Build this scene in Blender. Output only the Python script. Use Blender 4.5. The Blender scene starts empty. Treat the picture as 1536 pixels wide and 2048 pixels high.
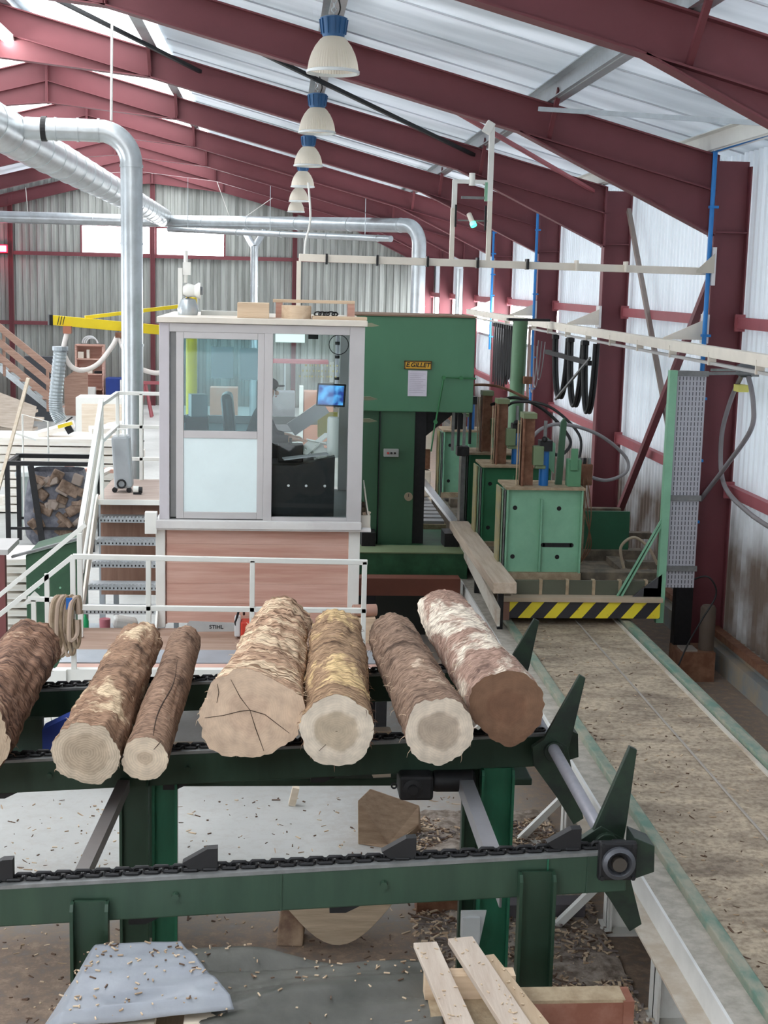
import bpy, bmesh, math, random
from mathutils import Vector, Matrix, noise
random.seed(7)
SC = bpy.context.scene
COL = SC.collection
PI = math.pi
V = Vector
ORG = {}

# ------------------------------------------------------------ materials
MATS = {}
def mat(name, color, rough=0.6, metal=0.0, vary=0.12, vscale=3.0, color2=None, thr=(0.4, 0.62), bump=0.0, bscale=40.0,
        stretch=(1, 1, 1), emit=None, estr=0.0, spec=0.4, transmission=0.0):
    if name in MATS: return MATS[name]
    m = bpy.data.materials.new(name); m.use_nodes = True
    nt = m.node_tree; N = nt.nodes; L = nt.links
    b = N['Principled BSDF']
    b.inputs['Roughness'].default_value = rough
    b.inputs['Metallic'].default_value = metal
    b.inputs['Specular IOR Level'].default_value = spec
    if transmission: b.inputs['Transmission Weight'].default_value = transmission
    tc = N.new('ShaderNodeTexCoord'); mp = N.new('ShaderNodeMapping')
    mp.inputs['Scale'].default_value = stretch
    L.new(tc.outputs['Object'], mp.inputs['Vector'])
    nz = N.new('ShaderNodeTexNoise'); nz.inputs['Scale'].default_value = vscale
    nz.inputs['Detail'].default_value = 6; nz.inputs['Roughness'].default_value = 0.62
    L.new(mp.outputs['Vector'], nz.inputs['Vector'])
    cr = N.new('ShaderNodeValToRGB')
    c = V(color); e = cr.color_ramp.elements
    c2 = V(color2) if color2 else None
    if c2 is None:
        e[0].position = 0.25; e[1].position = 0.75
        e[0].color = (*(c * (1 - vary)), 1); e[1].color = (*[min(1, v * (1 + vary)) for v in c], 1)
    else:
        e[0].position, e[1].position = thr
        e[0].color = (*c, 1); e[1].color = (*c2, 1)
    L.new(nz.outputs['Fac'], cr.inputs['Fac'])
    L.new(cr.outputs['Color'], b.inputs['Base Color'])
    if bump:
        bn = N.new('ShaderNodeTexNoise'); bn.inputs['Scale'].default_value = bscale; bn.inputs['Detail'].default_value = 4
        L.new(mp.outputs['Vector'], bn.inputs['Vector'])
        bp = N.new('ShaderNodeBump'); bp.inputs['Strength'].default_value = bump; bp.inputs['Distance'].default_value = 0.02
        L.new(bn.outputs['Fac'], bp.inputs['Height']); L.new(bp.outputs['Normal'], b.inputs['Normal'])
    if emit:
        b.inputs['Emission Color'].default_value = (*emit, 1); b.inputs['Emission Strength'].default_value = estr
    MATS[name] = m
    return m

def wood(name, c1, c2, scale=2.0, stretch=(1, 12, 12), rough=0.75, bump=0.15, dust=None):
    """planks whose grain runs along local X (stretch picks the axis)"""
    if name in MATS: return MATS[name]
    m = mat(name, c1, rough, 0, color2=c2, thr=(0.35, 0.68), vscale=scale, stretch=stretch, bump=bump, bscale=scale * 5)
    return m

# ------------------------------------------------------------ mesh builder (world coordinates)
class MB:
    def __init__(s): s.v = []; s.f = []; s.mi = []; s.m = 0
    def add(s, vs, fs):
        o = len(s.v); s.v += [tuple(v) for v in vs]
        for f in fs: s.f.append([i + o for i in f]); s.mi.append(s.m)
        return s
    def box(s, x0, x1, y0, y1, z0, z1):
        vs = [(x, y, z) for z in (z0, z1) for y in (y0, y1) for x in (x0, x1)]
        return s.add(vs, [(0, 2, 3, 1), (4, 5, 7, 6), (0, 1, 5, 4), (2, 6, 7, 3), (0, 4, 6, 2), (1, 3, 7, 5)])
    def obox(s, c, size, rot=(0, 0, 0)):
        from mathutils import Euler
        R = Euler(rot).to_matrix(); hx, hy, hz = [a / 2 for a in size]; c = V(c)
        vs = [c + R @ V((x * hx, y * hy, z * hz)) for z in (-1, 1) for y in (-1, 1) for x in (-1, 1)]
        return s.add(vs, [(0, 2, 3, 1), (4, 5, 7, 6), (0, 1, 5, 4), (2, 6, 7, 3), (0, 4, 6, 2), (1, 3, 7, 5)])
    def bar(s, p, q, w, h, up=(0, 0, 1)):
        p, q = V(p), V(q); d = (q - p).normalized(); u = V(up)
        if abs(d.dot(u)) > 0.98: u = V((0, 1, 0))
        a = d.cross(u).normalized() * w / 2; b = a.cross(d).normalized() * h / 2
        vs = [p - a - b, p + a - b, p - a + b, p + a + b, q - a - b, q + a - b, q - a + b, q + a + b]
        return s.add(vs, [(0, 2, 3, 1), (4, 5, 7, 6), (0, 1, 5, 4), (2, 6, 7, 3), (0, 4, 6, 2), (1, 3, 7, 5)])
    def ibeam(s, p, q, depth, width, up=(0, 0, 1), tf=0.016, tw=0.012):
        p, q = V(p), V(q); d = (q - p).normalized(); u = V(up)
        a = d.cross(u).normalized(); n = a.cross(d).normalized()
        if n.dot(u) < 0: n = -n
        o = n * (depth - tf) / 2
        s.bar(p + o, q + o, width, tf, n); s.bar(p - o, q - o, width, tf, n); s.bar(p, q, tw, depth - 2 * tf, n)
        return s
    def tube(s, pts, r, n=10, closed=False, cap=True):
        pts = [V(p) for p in pts]; k = len(pts); rr = r if isinstance(r, (list, tuple)) else [r] * k
        t = [(pts[min(i + 1, k - 1)] - pts[max(i - 1, 0)]).normalized() for i in range(k)]
        if closed: t = [(pts[(i + 1) % k] - pts[i - 1]).normalized() for i in range(k)]
        u = V((0, 0, 1)) if abs(t[0].z) < 0.9 else V((1, 0, 0))
        a = t[0].cross(u).normalized(); vs = []
        for i in range(k):
            a = (a - t[i] * a.dot(t[i])).normalized(); b = t[i].cross(a)
            for j in range(n):
                w = 2 * PI * j / n; vs.append(pts[i] + (a * math.cos(w) + b * math.sin(w)) * rr[i])
        fs = []
        for i in range(k if closed else k - 1):
            i2 = (i + 1) % k
            for j in range(n):
                j2 = (j + 1) % n; fs.append((i * n + j, i * n + j2, i2 * n + j2, i2 * n + j))
        if cap and not closed: fs += [tuple(range(n))[::-1], tuple((k - 1) * n + j for j in range(n))]
        return s.add(vs, fs)
    def cyl(s, p, q, r, r2=None, n=20): return s.tube([p, q], [r, r if r2 is None else r2], n)
    def lathe(s, c, prof, n=28, axis='z'):
        """prof = [(radius, offset along the axis)]"""
        vs = []; c = V(c)
        for (r, h) in prof:
            for j in range(n):
                w = 2 * PI * j / n; a, b = r * math.cos(w), r * math.sin(w)
                vs.append(c + (V((a, b, h)) if axis == 'z' else V((a, h, b)) if axis == 'y' else V((h, a, b))))
        fs = []
        for i in range(len(prof) - 1):
            for j in range(n):
                j2 = (j + 1) % n; fs.append((i * n + j, i * n + j2, (i + 1) * n + j2, (i + 1) * n + j))
        return s.add(vs, fs)
    def prism(s, poly, axis, a, b):
        """poly of 2d points swept along axis from a to b ('x': (y,z), 'y': (x,z), 'z': (x,y))"""
        f = {'x': lambda p, t: (t, p[0], p[1]), 'y': lambda p, t: (p[0], t, p[1]), 'z': lambda p, t: (p[0], p[1], t)}[axis]
        n = len(poly); vs = [f(p, a) for p in poly] + [f(p, b) for p in poly]
        fs = [tuple(range(n))[::-1], tuple(range(n, 2 * n))] + [(i, (i + 1) % n, n + (i + 1) % n, n + i) for i in range(n)]
        return s.add(vs, fs)
    def plate(s, pts, t):
        """planar polygon in 3-D given a thickness along its normal"""
        pts = [V(p) for p in pts]; nrm = (pts[1] - pts[0]).cross(pts[2] - pts[0]).normalized() * t / 2; n = len(pts)
        vs = [p - nrm for p in pts] + [p + nrm for p in pts]
        return s.add(vs, [tuple(range(n))[::-1], tuple(range(n, 2 * n))] + [(i, (i + 1) % n, n + (i + 1) % n, n + i) for i in range(n)])
    def sphere(s, c, r, n=12, m=8, sc=(1, 1, 1)):
        vs = []; c = V(c)
        for i in range(m + 1):
            th = PI * i / m
            for j in range(n):
                w = 2 * PI * j / n
                vs.append(c + V((r * sc[0] * math.sin(th) * math.cos(w), r * sc[1] * math.sin(th) * math.sin(w), r * sc[2] * math.cos(th))))
        fs = [(i * n + j, (i + 1) * n + j, (i + 1) * n + (j + 1) % n, i * n + (j + 1) % n) for i in range(m) for j in range(n)]
        return s.add(vs, fs)
    def build(s, name, m, parent=None, smooth=False, bevel=0.0, origin=None):
        me = bpy.data.meshes.new(name)
        if origin is None:
            if parent is not None: origin = ORG[parent.name]
            else:
                xs, ys, zs = zip(*s.v)
                origin = V(((min(xs) + max(xs)) / 2, (min(ys) + max(ys)) / 2, min(zs)))
        origin = V(origin)
        me.from_pydata([V(v) - origin for v in s.v], [], s.f)
        ms = m if isinstance(m, (list, tuple)) else [m]
        for x in ms: me.materials.append(x)
        if len(ms) > 1: me.polygons.foreach_set('material_index', s.mi)
        bm = bmesh.new(); bm.from_mesh(me); bmesh.ops.recalc_face_normals(bm, faces=bm.faces); bm.to_mesh(me); bm.free()
        if smooth:
            me.polygons.foreach_set('use_smooth', [True] * len(me.polygons))
            me.set_sharp_from_angle(angle=math.radians(42))
        o = bpy.data.objects.new(name, me); COL.objects.link(o)
        if parent is not None:
            o.parent = parent; o.location = origin - ORG[parent.name]
        else: o.location = origin
        ORG[o.name] = origin
        if bevel:
            md = o.modifiers.new('bevel', 'BEVEL'); md.width = bevel; md.segments = 2; md.limit_method = 'ANGLE'
        return o

def tag(o, label=None, cat=None, group=None, kind=None):
    if label: o['label'] = label
    if cat: o['category'] = cat
    if group: o['group'] = group
    if kind: o['kind'] = kind
    return o
def thing(name, label, cat, loc, group=None):
    o = bpy.data.objects.new(name, None); COL.objects.link(o); o.location = loc; o.empty_display_size = 0.2
    ORG[o.name] = V(loc); return tag(o, label, cat, group)
def struct(o): o['kind'] = 'structure'; return o
def copy_tree(o, parent=None):
    c = o.copy(); COL.objects.link(c)
    if parent is not None: c.parent = parent
    ORG[c.name] = ORG.get(o.name, V((0, 0, 0))).copy()
    for ch in list(o.children): copy_tree(ch, c)
    return c
def arc(c, r, a0, a1, n, ax=(1, 0, 0), ay=(0, 0, 1)):
    c, ax, ay = V(c), V(ax), V(ay)
    return [c + (ax * math.cos(a0 + (a1 - a0) * i / n) + ay * math.sin(a0 + (a1 - a0) * i / n)) * r for i in range(n + 1)]
def bez(p0, p1, p2, p3, n=14):
    p0, p1, p2, p3 = map(V, (p0, p1, p2, p3))
    return [p0 * (1 - t) ** 3 + p1 * 3 * t * (1 - t) ** 2 + p2 * 3 * t * t * (1 - t) + p3 * t ** 3 for t in [i / n for i in range(n + 1)]]
def spline(pts, n=8):
    pts = [V(p) for p in pts]; out = []
    for i in range(len(pts) - 1):
        a = pts[max(i - 1, 0)]; b = pts[i]; c = pts[i + 1]; d = pts[min(i + 2, len(pts) - 1)]
        for k in range(n):
            t = k / n
            out.append(0.5 * ((2 * b) + (c - a) * t + (2 * a - 5 * b + 4 * c - d) * t * t + (3 * b - a - 3 * c + d) * t ** 3))
    out.append(pts[-1]); return out

def text(name, body, size, loc, rot, m, parent, ext=0.002, shear=0.0, bold=0.0):
    cu = bpy.data.curves.new(name, 'FONT'); cu.body = body; cu.size = size; cu.extrude = ext; cu.shear = shear; cu.offset = bold
    cu.align_x = 'CENTER'; cu.align_y = 'CENTER'; cu.materials.append(m)
    tmp = bpy.data.objects.new(name, cu); COL.objects.link(tmp)
    me = bpy.data.meshes.new_from_object(tmp.evaluated_get(bpy.context.evaluated_depsgraph_get()))
    bpy.data.objects.remove(tmp); bpy.data.curves.remove(cu)
    o = bpy.data.objects.new(name, me); COL.objects.link(o); o.parent = parent
    o.location = V(loc) - ORG[parent.name]; o.rotation_euler = rot
    return o

# ------------------------------------------------------------ camera
def make_camera():
    yaw, pit, rol = math.radians(4.5), math.radians(9.3), math.radians(1.4)
    fw = V((math.sin(yaw) * math.cos(pit), math.cos(yaw) * math.cos(pit), -math.sin(pit)))
    r0 = V((math.cos(yaw), -math.sin(yaw), 0)); u0 = r0.cross(fw)
    R = r0 * math.cos(rol) + u0 * math.sin(rol); U = u0 * math.cos(rol) - r0 * math.sin(rol)
    cd = bpy.data.cameras.new('camera'); cd.sensor_fit = 'VERTICAL'; cd.sensor_height = 24; cd.sensor_width = 18
    cd.lens = 24 * 2800 / 2048; cd.clip_end = 300
    o = bpy.data.objects.new('camera', cd); COL.objects.link(o)
    M = Matrix((R, U, -fw)).transposed().to_4x4(); M.translation = (0, 0, 4.5); o.matrix_world = M
    SC.camera = o
make_camera()

# ------------------------------------------------------------ shared materials
RED = mat('oxide_red_paint', (0.17, 0.046, 0.055), 0.5, vary=0.12, vscale=1.5)
REDG = mat('red_girt_paint', (0.36, 0.10, 0.115), 0.55, vary=0.1)
GALV = mat('galvanised_steel', (0.50, 0.54, 0.56), 0.35, 0.75, vary=0.12, vscale=14)
GALVD = mat('dull_galvanised_steel', (0.36, 0.40, 0.43), 0.5, 0.35, vary=0.15, vscale=6)
WHITE = mat('white_paint', (0.78, 0.78, 0.74), 0.45, vary=0.05, vscale=4)
CREAM = mat('cream_paint', (0.76, 0.70, 0.61), 0.5, vary=0.07, vscale=5)
GREEN = mat('machine_green_paint', (0.034, 0.165, 0.062), 0.45, vary=0.14, vscale=4)
GREENB = mat('bright_green_paint', (0.22, 0.45, 0.30), 0.42, vary=0.12, vscale=5)
GREEND = mat('grimy_dark_green_paint', (0.012, 0.062, 0.026), 0.5, color2=(0.028, 0.095, 0.042), vscale=7, stretch=(1, 1, 0.2))
BLACK = mat('black_steel', (0.016, 0.016, 0.018), 0.5, 0.3, vary=0.3, vscale=20)
RUBBER = mat('black_rubber', (0.014, 0.014, 0.015), 0.55, vary=0.2)
BLUE = mat('blue_paint', (0.02, 0.20, 0.55), 0.4, vary=0.1)
YELLOW = mat('yellow_paint', (0.88, 0.66, 0.03), 0.45, vary=0.06)
SAWN = wood('sawn_softwood', (0.60, 0.44, 0.30), (0.72, 0.56, 0.40))
SAWNY = wood('sawn_softwood_lengthwise', (0.56, 0.42, 0.29), (0.70, 0.55, 0.40), stretch=(12, 1, 12))
PALE = wood('pale_fresh_timber', (0.72, 0.60, 0.46), (0.84, 0.74, 0.62))
RUSTY = mat('rusty_brown_steel', (0.16, 0.065, 0.035), 0.7, color2=(0.24, 0.12, 0.07), vscale=8)
DUSTY = mat('sawdust_covered_steel', (0.30, 0.22, 0.14), 0.85, color2=(0.42, 0.33, 0.22), vscale=9, bump=0.3)
CHROME = mat('bright_steel', (0.62, 0.62, 0.64), 0.25, 0.9, vary=0.08)
# ============================================================ the hall
FY = [10.9 + 5.6 * k for k in range(8)]          # portal frames along the hall; the last stands at the gable
YB, YE = -9.0, 50.3                              # hall from behind the viewpoint to the rear gable
XR, XL, XRG = 5.62, -14.36, -4.37                # right wall, left wall, ridge
SL = (8.5 - 6.06) / (5.1 - XRG)
def rz(x): return 8.5 - SL * abs(x - XRG)        # top of the rafters at x
def sheet(x): return rz(x) + 0.22                # underside of the roof sheet

def concrete_mat():
    m = bpy.data.materials.new('concrete_with_sawdust'); m.use_nodes = True
    nt = m.node_tree; N = nt.nodes; L = nt.links; b = N['Principled BSDF']; b.inputs['Roughness'].default_value = 0.8
    tc = N.new('ShaderNodeTexCoord')
    n1 = N.new('ShaderNodeTexNoise'); n1.inputs['Scale'].default_value = 0.6; n1.inputs['Detail'].default_value = 6
    n2 = N.new('ShaderNodeTexNoise'); n2.inputs['Scale'].default_value = 9; n2.inputs['Detail'].default_value = 8; n2.inputs['Roughness'].default_value = 0.75
    L.new(tc.outputs['Object'], n1.inputs['Vector']); L.new(tc.outputs['Object'], n2.inputs['Vector'])
    r1 = N.new('ShaderNodeValToRGB'); r1.color_ramp.elements[0].color = (0.40, 0.40, 0.385, 1); r1.color_ramp.elements[1].color = (0.55, 0.55, 0.53, 1)
    r1.color_ramp.elements[0].position = 0.3; r1.color_ramp.elements[1].position = 0.7
    L.new(n1.outputs['Fac'], r1.inputs['Fac'])
    # sawdust and bark dirt gathered near the log deck (y below about 9.5) and along the track
    r2 = N.new('ShaderNodeValToRGB'); e = r2.color_ramp.elements
    e[0].position = 0.40; e[0].color = (0.145, 0.10, 0.075, 1); e[1].position = 0.66; e[1].color = (0.34, 0.25, 0.18, 1)
    L.new(n2.outputs['Fac'], r2.inputs['Fac'])
    sp = N.new('ShaderNodeSeparateXYZ'); L.new(tc.outputs['Object'], sp.inputs[0])
    mr = N.new('ShaderNodeMapRange'); mr.inputs['From Min'].default_value = 10.6; mr.inputs['From Max'].default_value = 9.0
    L.new(sp.outputs['Y'], mr.inputs['Value'])
    mx = N.new('ShaderNodeMapRange'); mx.inputs['From Min'].default_value = 0.3; mx.inputs['From Max'].default_value = 2.2; mx.inputs['To Max'].default_value = 0.95; mx.inputs['From Max'].default_value = 2.6
    L.new(sp.outputs['X'], mx.inputs['Value'])
    ma = N.new('ShaderNodeMath'); ma.operation = 'MAXIMUM'; L.new(mr.outputs[0], ma.inputs[0]); L.new(mx.outputs[0], ma.inputs[1])
    ad = N.new('ShaderNodeMath'); ad.operation = 'MULTIPLY_ADD'; ad.inputs[1].default_value = 1.2; ad.inputs[2].default_value = -0.6
    L.new(n2.outputs['Fac'], ad.inputs[0])
    sm = N.new('ShaderNodeMath'); sm.operation = 'ADD'; sm.use_clamp = True; L.new(ma.outputs[0], sm.inputs[0]); L.new(ad.outputs[0], sm.inputs[1])
    mix = N.new('ShaderNodeMix'); mix.data_type = 'RGBA'; L.new(sm.outputs[0], mix.inputs['Factor'])
    L.new(r1.outputs['Color'], mix.inputs[6]); L.new(r2.outputs['Color'], mix.inputs[7]); L.new(mix.outputs[2], b.inputs['Base Color'])
    bp = N.new('ShaderNodeBump'); bp.inputs['Strength'].default_value = 0.25; bp.inputs['Distance'].default_value = 0.02
    L.new(n2.outputs['Fac'], bp.inputs['Height']); L.new(bp.outputs['Normal'], b.inputs['Normal'])
    return m
struct(MB().box(XL - 0.3, XR + 0.3, YB, YE + 0.3, -0.3, 0).build('floor', concrete_mat(), origin=(0, 0, 0)))

def corrugated(p0, p1, z0fn, z1fn, pitch=0.2, depth=0.035):
    """trapezoid sheet standing between two floor points"""
    p0, p1 = V((*p0, 0)), V((*p1, 0)); d = p1 - p0; L = d.length; d.normalize(); n = V((-d.y, d.x, 0))
    prof = []; t = 0.0
    while t < L:
        for a, h in ((0, 0), (0.42, 0), (0.54, 1), (0.88, 1)):
            if t + a * pitch <= L: prof.append((t + a * pitch, h * depth))
        t += pitch
    prof.append((L, 0)); vs = []; fs = []
    for (a, h) in prof:
        q = p0 + d * a + n * h; vs += [(q.x, q.y, z0fn(q)), (q.x, q.y, z1fn(q))]
    for i in range(len(prof) - 1): fs.append((2 * i, 2 * i + 2, 2 * i + 3, 2 * i + 1))
    return vs, fs

def wall_mat(name, c, dirt, zlo, zhi, streak=0.25, rough=0.45, trans=0):
    """sheet cladding with dusty grime thick along its foot"""
    m = bpy.data.materials.new(name); m.use_nodes = True
    nt = m.node_tree; N = nt.nodes; L = nt.links; b = N['Principled BSDF']; b.inputs['Roughness'].default_value = rough; b.inputs['Specular IOR Level'].default_value = .15
    tc = N.new('ShaderNodeTexCoord'); mp = N.new('ShaderNodeMapping'); mp.inputs['Scale'].default_value = (1, 1, 0.06)
    L.new(tc.outputs['Object'], mp.inputs['Vector'])
    n = N.new('ShaderNodeTexNoise'); n.inputs['Scale'].default_value = 4.0; n.inputs['Detail'].default_value = 7; n.inputs['Roughness'].default_value = 0.65
    L.new(mp.outputs['Vector'], n.inputs['Vector'])
    r = N.new('ShaderNodeValToRGB'); e = r.color_ramp.elements; e[0].position = 0.33; e[1].position = 0.6
    e[0].color = (*(V(c) * (1 - streak)), 1); e[1].color = (*c, 1)
    L.new(n.outputs['Fac'], r.inputs['Fac'])
    sp = N.new('ShaderNodeSeparateXYZ'); L.new(tc.outputs['Object'], sp.inputs[0])
    mr = N.new('ShaderNodeMapRange'); mr.inputs['From Min'].default_value = zhi; mr.inputs['From Max'].default_value = zlo; mr.inputs['To Max'].default_value = 0.95
    L.new(sp.outputs['Z'], mr.inputs['Value'])
    n2 = N.new('ShaderNodeTexNoise'); n2.inputs['Scale'].default_value = 1.4; n2.inputs['Detail'].default_value = 6
    L.new(tc.outputs['Object'], n2.inputs['Vector'])
    ad = N.new('ShaderNodeMath'); ad.operation = 'MULTIPLY_ADD'; ad.inputs[1].default_value = 1.3; ad.inputs[2].default_value = -0.65
    L.new(n2.outputs['Fac'], ad.inputs[0])
    sm = N.new('ShaderNodeMath'); sm.operation = 'ADD'; sm.use_clamp = True; L.new(mr.outputs[0], sm.inputs[0]); L.new(ad.outputs[0], sm.inputs[1])
    mul = N.new('ShaderNodeMath'); mul.operation = 'MULTIPLY'; L.new(sm.outputs[0], mul.inputs[0]); L.new(mr.outputs[0], mul.inputs[1])
    mix = N.new('ShaderNodeMix'); mix.data_type = 'RGBA'; L.new(mul.outputs[0], mix.inputs['Factor'])
    L.new(r.outputs['Color'], mix.inputs[6]); mix.inputs[7].default_value = (*dirt, 1)
    L.new(mix.outputs[2], b.inputs['Base Color'])
    if trans: see_through(m, mix.outputs[2], trans)
    return m
def see_through(m, col, f):
    """thin daylight-passing sheet: part of the sky light comes through"""
    nt = m.node_tree; N = nt.nodes; L = nt.links; t = N.new('ShaderNodeBsdfTranslucent'); L.new(col, t.inputs['Color'])
    mx = N.new('ShaderNodeMixShader'); mx.inputs[0].default_value = f
    L.new(N['Principled BSDF'].outputs[0], mx.inputs[1]); L.new(t.outputs[0], mx.inputs[2]); L.new(mx.outputs[0], N['Material Output'].inputs['Surface'])
WR = wall_mat('pale_wall_sheet', (0.74, 0.79, 0.83), (0.085, 0.055, 0.036), 1.4, 2.6, 0.12, trans=.05)
WB = wall_mat('weathered_grey_sheet', (0.40, 0.42, 0.395), (0.24, 0.23, 0.21), 0.5, 3.4, 0.45)
# right wall: closed sheet with a daylight band of glazing between z 3.15 and 4.0 in the far bays
def rect_wall(name, y0, y1, z0, z1, m):
    vs, fs = corrugated((XR, y0), (XR, y1), lambda q: z0, lambda q: z1, 0.17, 0.03)
    return MB().add(vs, fs)
wr = MB()
WY0, WY1, WZ0, WZ1 = 27.9, 50.1, 3.2, 4.05
for (y0, y1, z0, z1) in ((YB, WY0, 0.0, 6.3), (WY0, YE, 0, WZ0), (WY0, YE, WZ1, 6.3)):
    wr.add(*corrugated((XR, y0), (XR, y1), lambda q: z0, lambda q: z1, 0.17, 0.03))
struct(wr.build('wall_right', WR, origin=(0, 0, 0)))
# rear gable, with two glazed openings
wb = MB(); wins = [(-6.83, -4.47, 5.30, 6.20), (-4.25, -1.89, 5.28, 6.18)]
def gable(x0, x1, z0, z1fn): wb.add(*corrugated((x0, YE), (x1, YE), lambda q: z0, z1fn, 0.25, 0.045))
top = lambda q: sheet(q.x) + 0.02
gable(XL, -6.83, 0, top); gable(-1.89, XR, 0, top); gable(-4.47, -4.25, 0, top)
for (a, b_, c, d) in wins:
    gable(a, b_, 0, lambda q, c=c: c); gable(a, b_, d, top)
struct(wb.build('wall_back', WB, origin=(0, 0, 0)))
# unseen left wall; two openings added to let daylight in
wl = MB()
for (y0, y1, z0, z1) in ((YB, 11, 0, 6.3), (17, 24, 0, 6.3), (31, YE, 0, 6.3), (11, 17, 4.6, 6.3), (24, 31, 4.6, 6.3)):
    wl.add(*corrugated((XL, y0), (XL, y1), lambda q: z0, lambda q: z1, 0.25, 0.045))
struct(wl.build('wall_left', WR, origin=(0, 0, 0)))
def glow(name, c, s):
    m = bpy.data.materials.new(name); m.use_nodes = True; b = m.node_tree.nodes['Principled BSDF']
    b.inputs['Base Color'].default_value = (0.8, 0.85, 0.9, 1); b.inputs['Roughness'].default_value = 0.3
    b.inputs['Emission Color'].default_value = (*c, 1); b.inputs['Emission Strength'].default_value = s; return m
DAY = glow('daylit_glazing', (0.93, 0.97, 1.0), 5.0)
SKYL = glow('daylit_roof_panel', (0.95, 0.98, 1.0), 1.35)
for i, (a, b_, c, d) in enumerate(wins):
    w = struct(MB().box(a, b_, YE - 0.01, YE + 0.02, c, d).build('window_%d' % (i + 1), DAY))
    f = MB()
    for (x0, x1, z0, z1) in ((a - .04, a + .02, c - .05, d + .05), (b_ - .02, b_ + .04, c - .05, d + .05), (a, b_, c - .06, c), (a, b_, d, d + .06)): f.box(x0, x1, YE - 0.06, YE + 0.03, z0, z1)
    f.build('window_frame', RED, w)
for i in range(4):
    y0 = 27.9 + 5.6 * i; y1 = min(y0 + 5.4, YE)
    w = struct(MB().box(XR - 0.012, XR + 0.01, y0, y1, WZ0, WZ1).build('window_%d' % (i + 3), DAY))
    f = MB(); f.box(XR - .05, XR + .02, y0, y1, WZ0 - .04, WZ0 + .02); f.box(XR - .05, XR + .02, y0, y1, WZ1 - .02, WZ1 + .04)
    f.build('window_frame', GALVD, w)
# roof sheets with daylight strips; ribs run down the slope
def roof_mat():
    m = bpy.data.materials.new('lined_roof_sheet'); m.use_nodes = True
    nt = m.node_tree; N = nt.nodes; L = nt.links; b = N['Principled BSDF']
    b.inputs['Roughness'].default_value = 0.38
    tc = N.new('ShaderNodeTexCoord'); mp = N.new('ShaderNodeMapping'); mp.inputs['Scale'].default_value = (0.35, 1.6, 0.3)
    L.new(tc.outputs['Object'], mp.inputs['Vector'])
    n = N.new('ShaderNodeTexNoise'); n.inputs['Scale'].default_value = 0.9; n.inputs['Detail'].default_value = 4
    L.new(mp.outputs['Vector'], n.inputs['Vector'])
    r = N.new('ShaderNodeValToRGB'); e = r.color_ramp.elements; e[0].position = 0.36; e[1].position = 0.62
    e[0].color = (0.60, 0.64, 0.67, 1); e[1].color = (0.84, 0.87, 0.90, 1)
    L.new(n.outputs['Fac'], r.inputs['Fac']); L.new(r.outputs['Color'], b.inputs['Base Color'])
    see_through(m, r.outputs['Color'], .20)
    return m
RM = roof_mat()
rf = MB()
STR = (-3.95, -1.75)                             # daylight strip on the right slope; the left slope mirrors it
xs_r = [XRG, STR[0], STR[1], XR + 0.3]
def slope(mb, x0, x1, y0, y1, t=0.04):
    mb.add([(x0, y0, sheet(x0)), (x1, y0, sheet(x1)), (x1, y1, sheet(x1)), (x0, y1, sheet(x0)),
            (x0, y0, sheet(x0) + t), (x1, y0, sheet(x1) + t), (x1, y1, sheet(x1) + t), (x0, y1, sheet(x0) + t)],
           [(0, 1, 2, 3), (4, 5, 6, 7), (0, 1, 5, 4), (1, 2, 6, 5), (2, 3, 7, 6), (3, 0, 4, 7)])
mir = lambda x: 2 * XRG - x
for a, b_ in ((XRG, STR[0]), (STR[1], XR + 0.3)):
    slope(rf, a, b_, YB, YE); slope(rf, mir(a), mir(b_), YB, YE)
for y in [YB + 1.24 * k for k in range(int((YE - YB) / 1.24))]:   # standing seams between the lining boards
    for a, b_ in ((STR[1] + .05, XR), ):
        rf.bar((a, y, sheet(a) - 0.008), (b_, y, sheet(b_) - 0.008), 0.022, 0.02)
struct(rf.build('ceiling', RM, origin=(0, 0, 0)))
nn = 7
for side in (0, 1):
    for k, y in enumerate([YB] + FY[:-1]):
        y1 = FY[0] if k == 0 else y + 5.6
        a, b_ = STR if side == 0 else (mir(STR[0]), mir(STR[1]))
        sk = MB(); slope(sk, a, b_, y + 0.01, y1 - 0.01, 0.03)
        struct(sk.build('window_%d' % nn, SKYL)); nn += 1
# plinth of the right wall
pl = MB(); pl.box(5.30, XR + 0.1, YB, YE, 0, 0.26); pl.box(5.42, XR + .1, YB, YE, 0.26, 0.34)
struct(pl.build('baseboard_right', mat('grey_plinth', (0.22, 0.23, 0.23), 0.85, color2=(0.33, 0.27, 0.2), vscale=2.5), origin=(0, 0, 0)))
tr = MB(); tr.box(5.36, 5.48, YB, YE, 0.34, 0.42); struct(tr.build('trim_1', RUSTY, origin=(0, 0, 0)))

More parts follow.
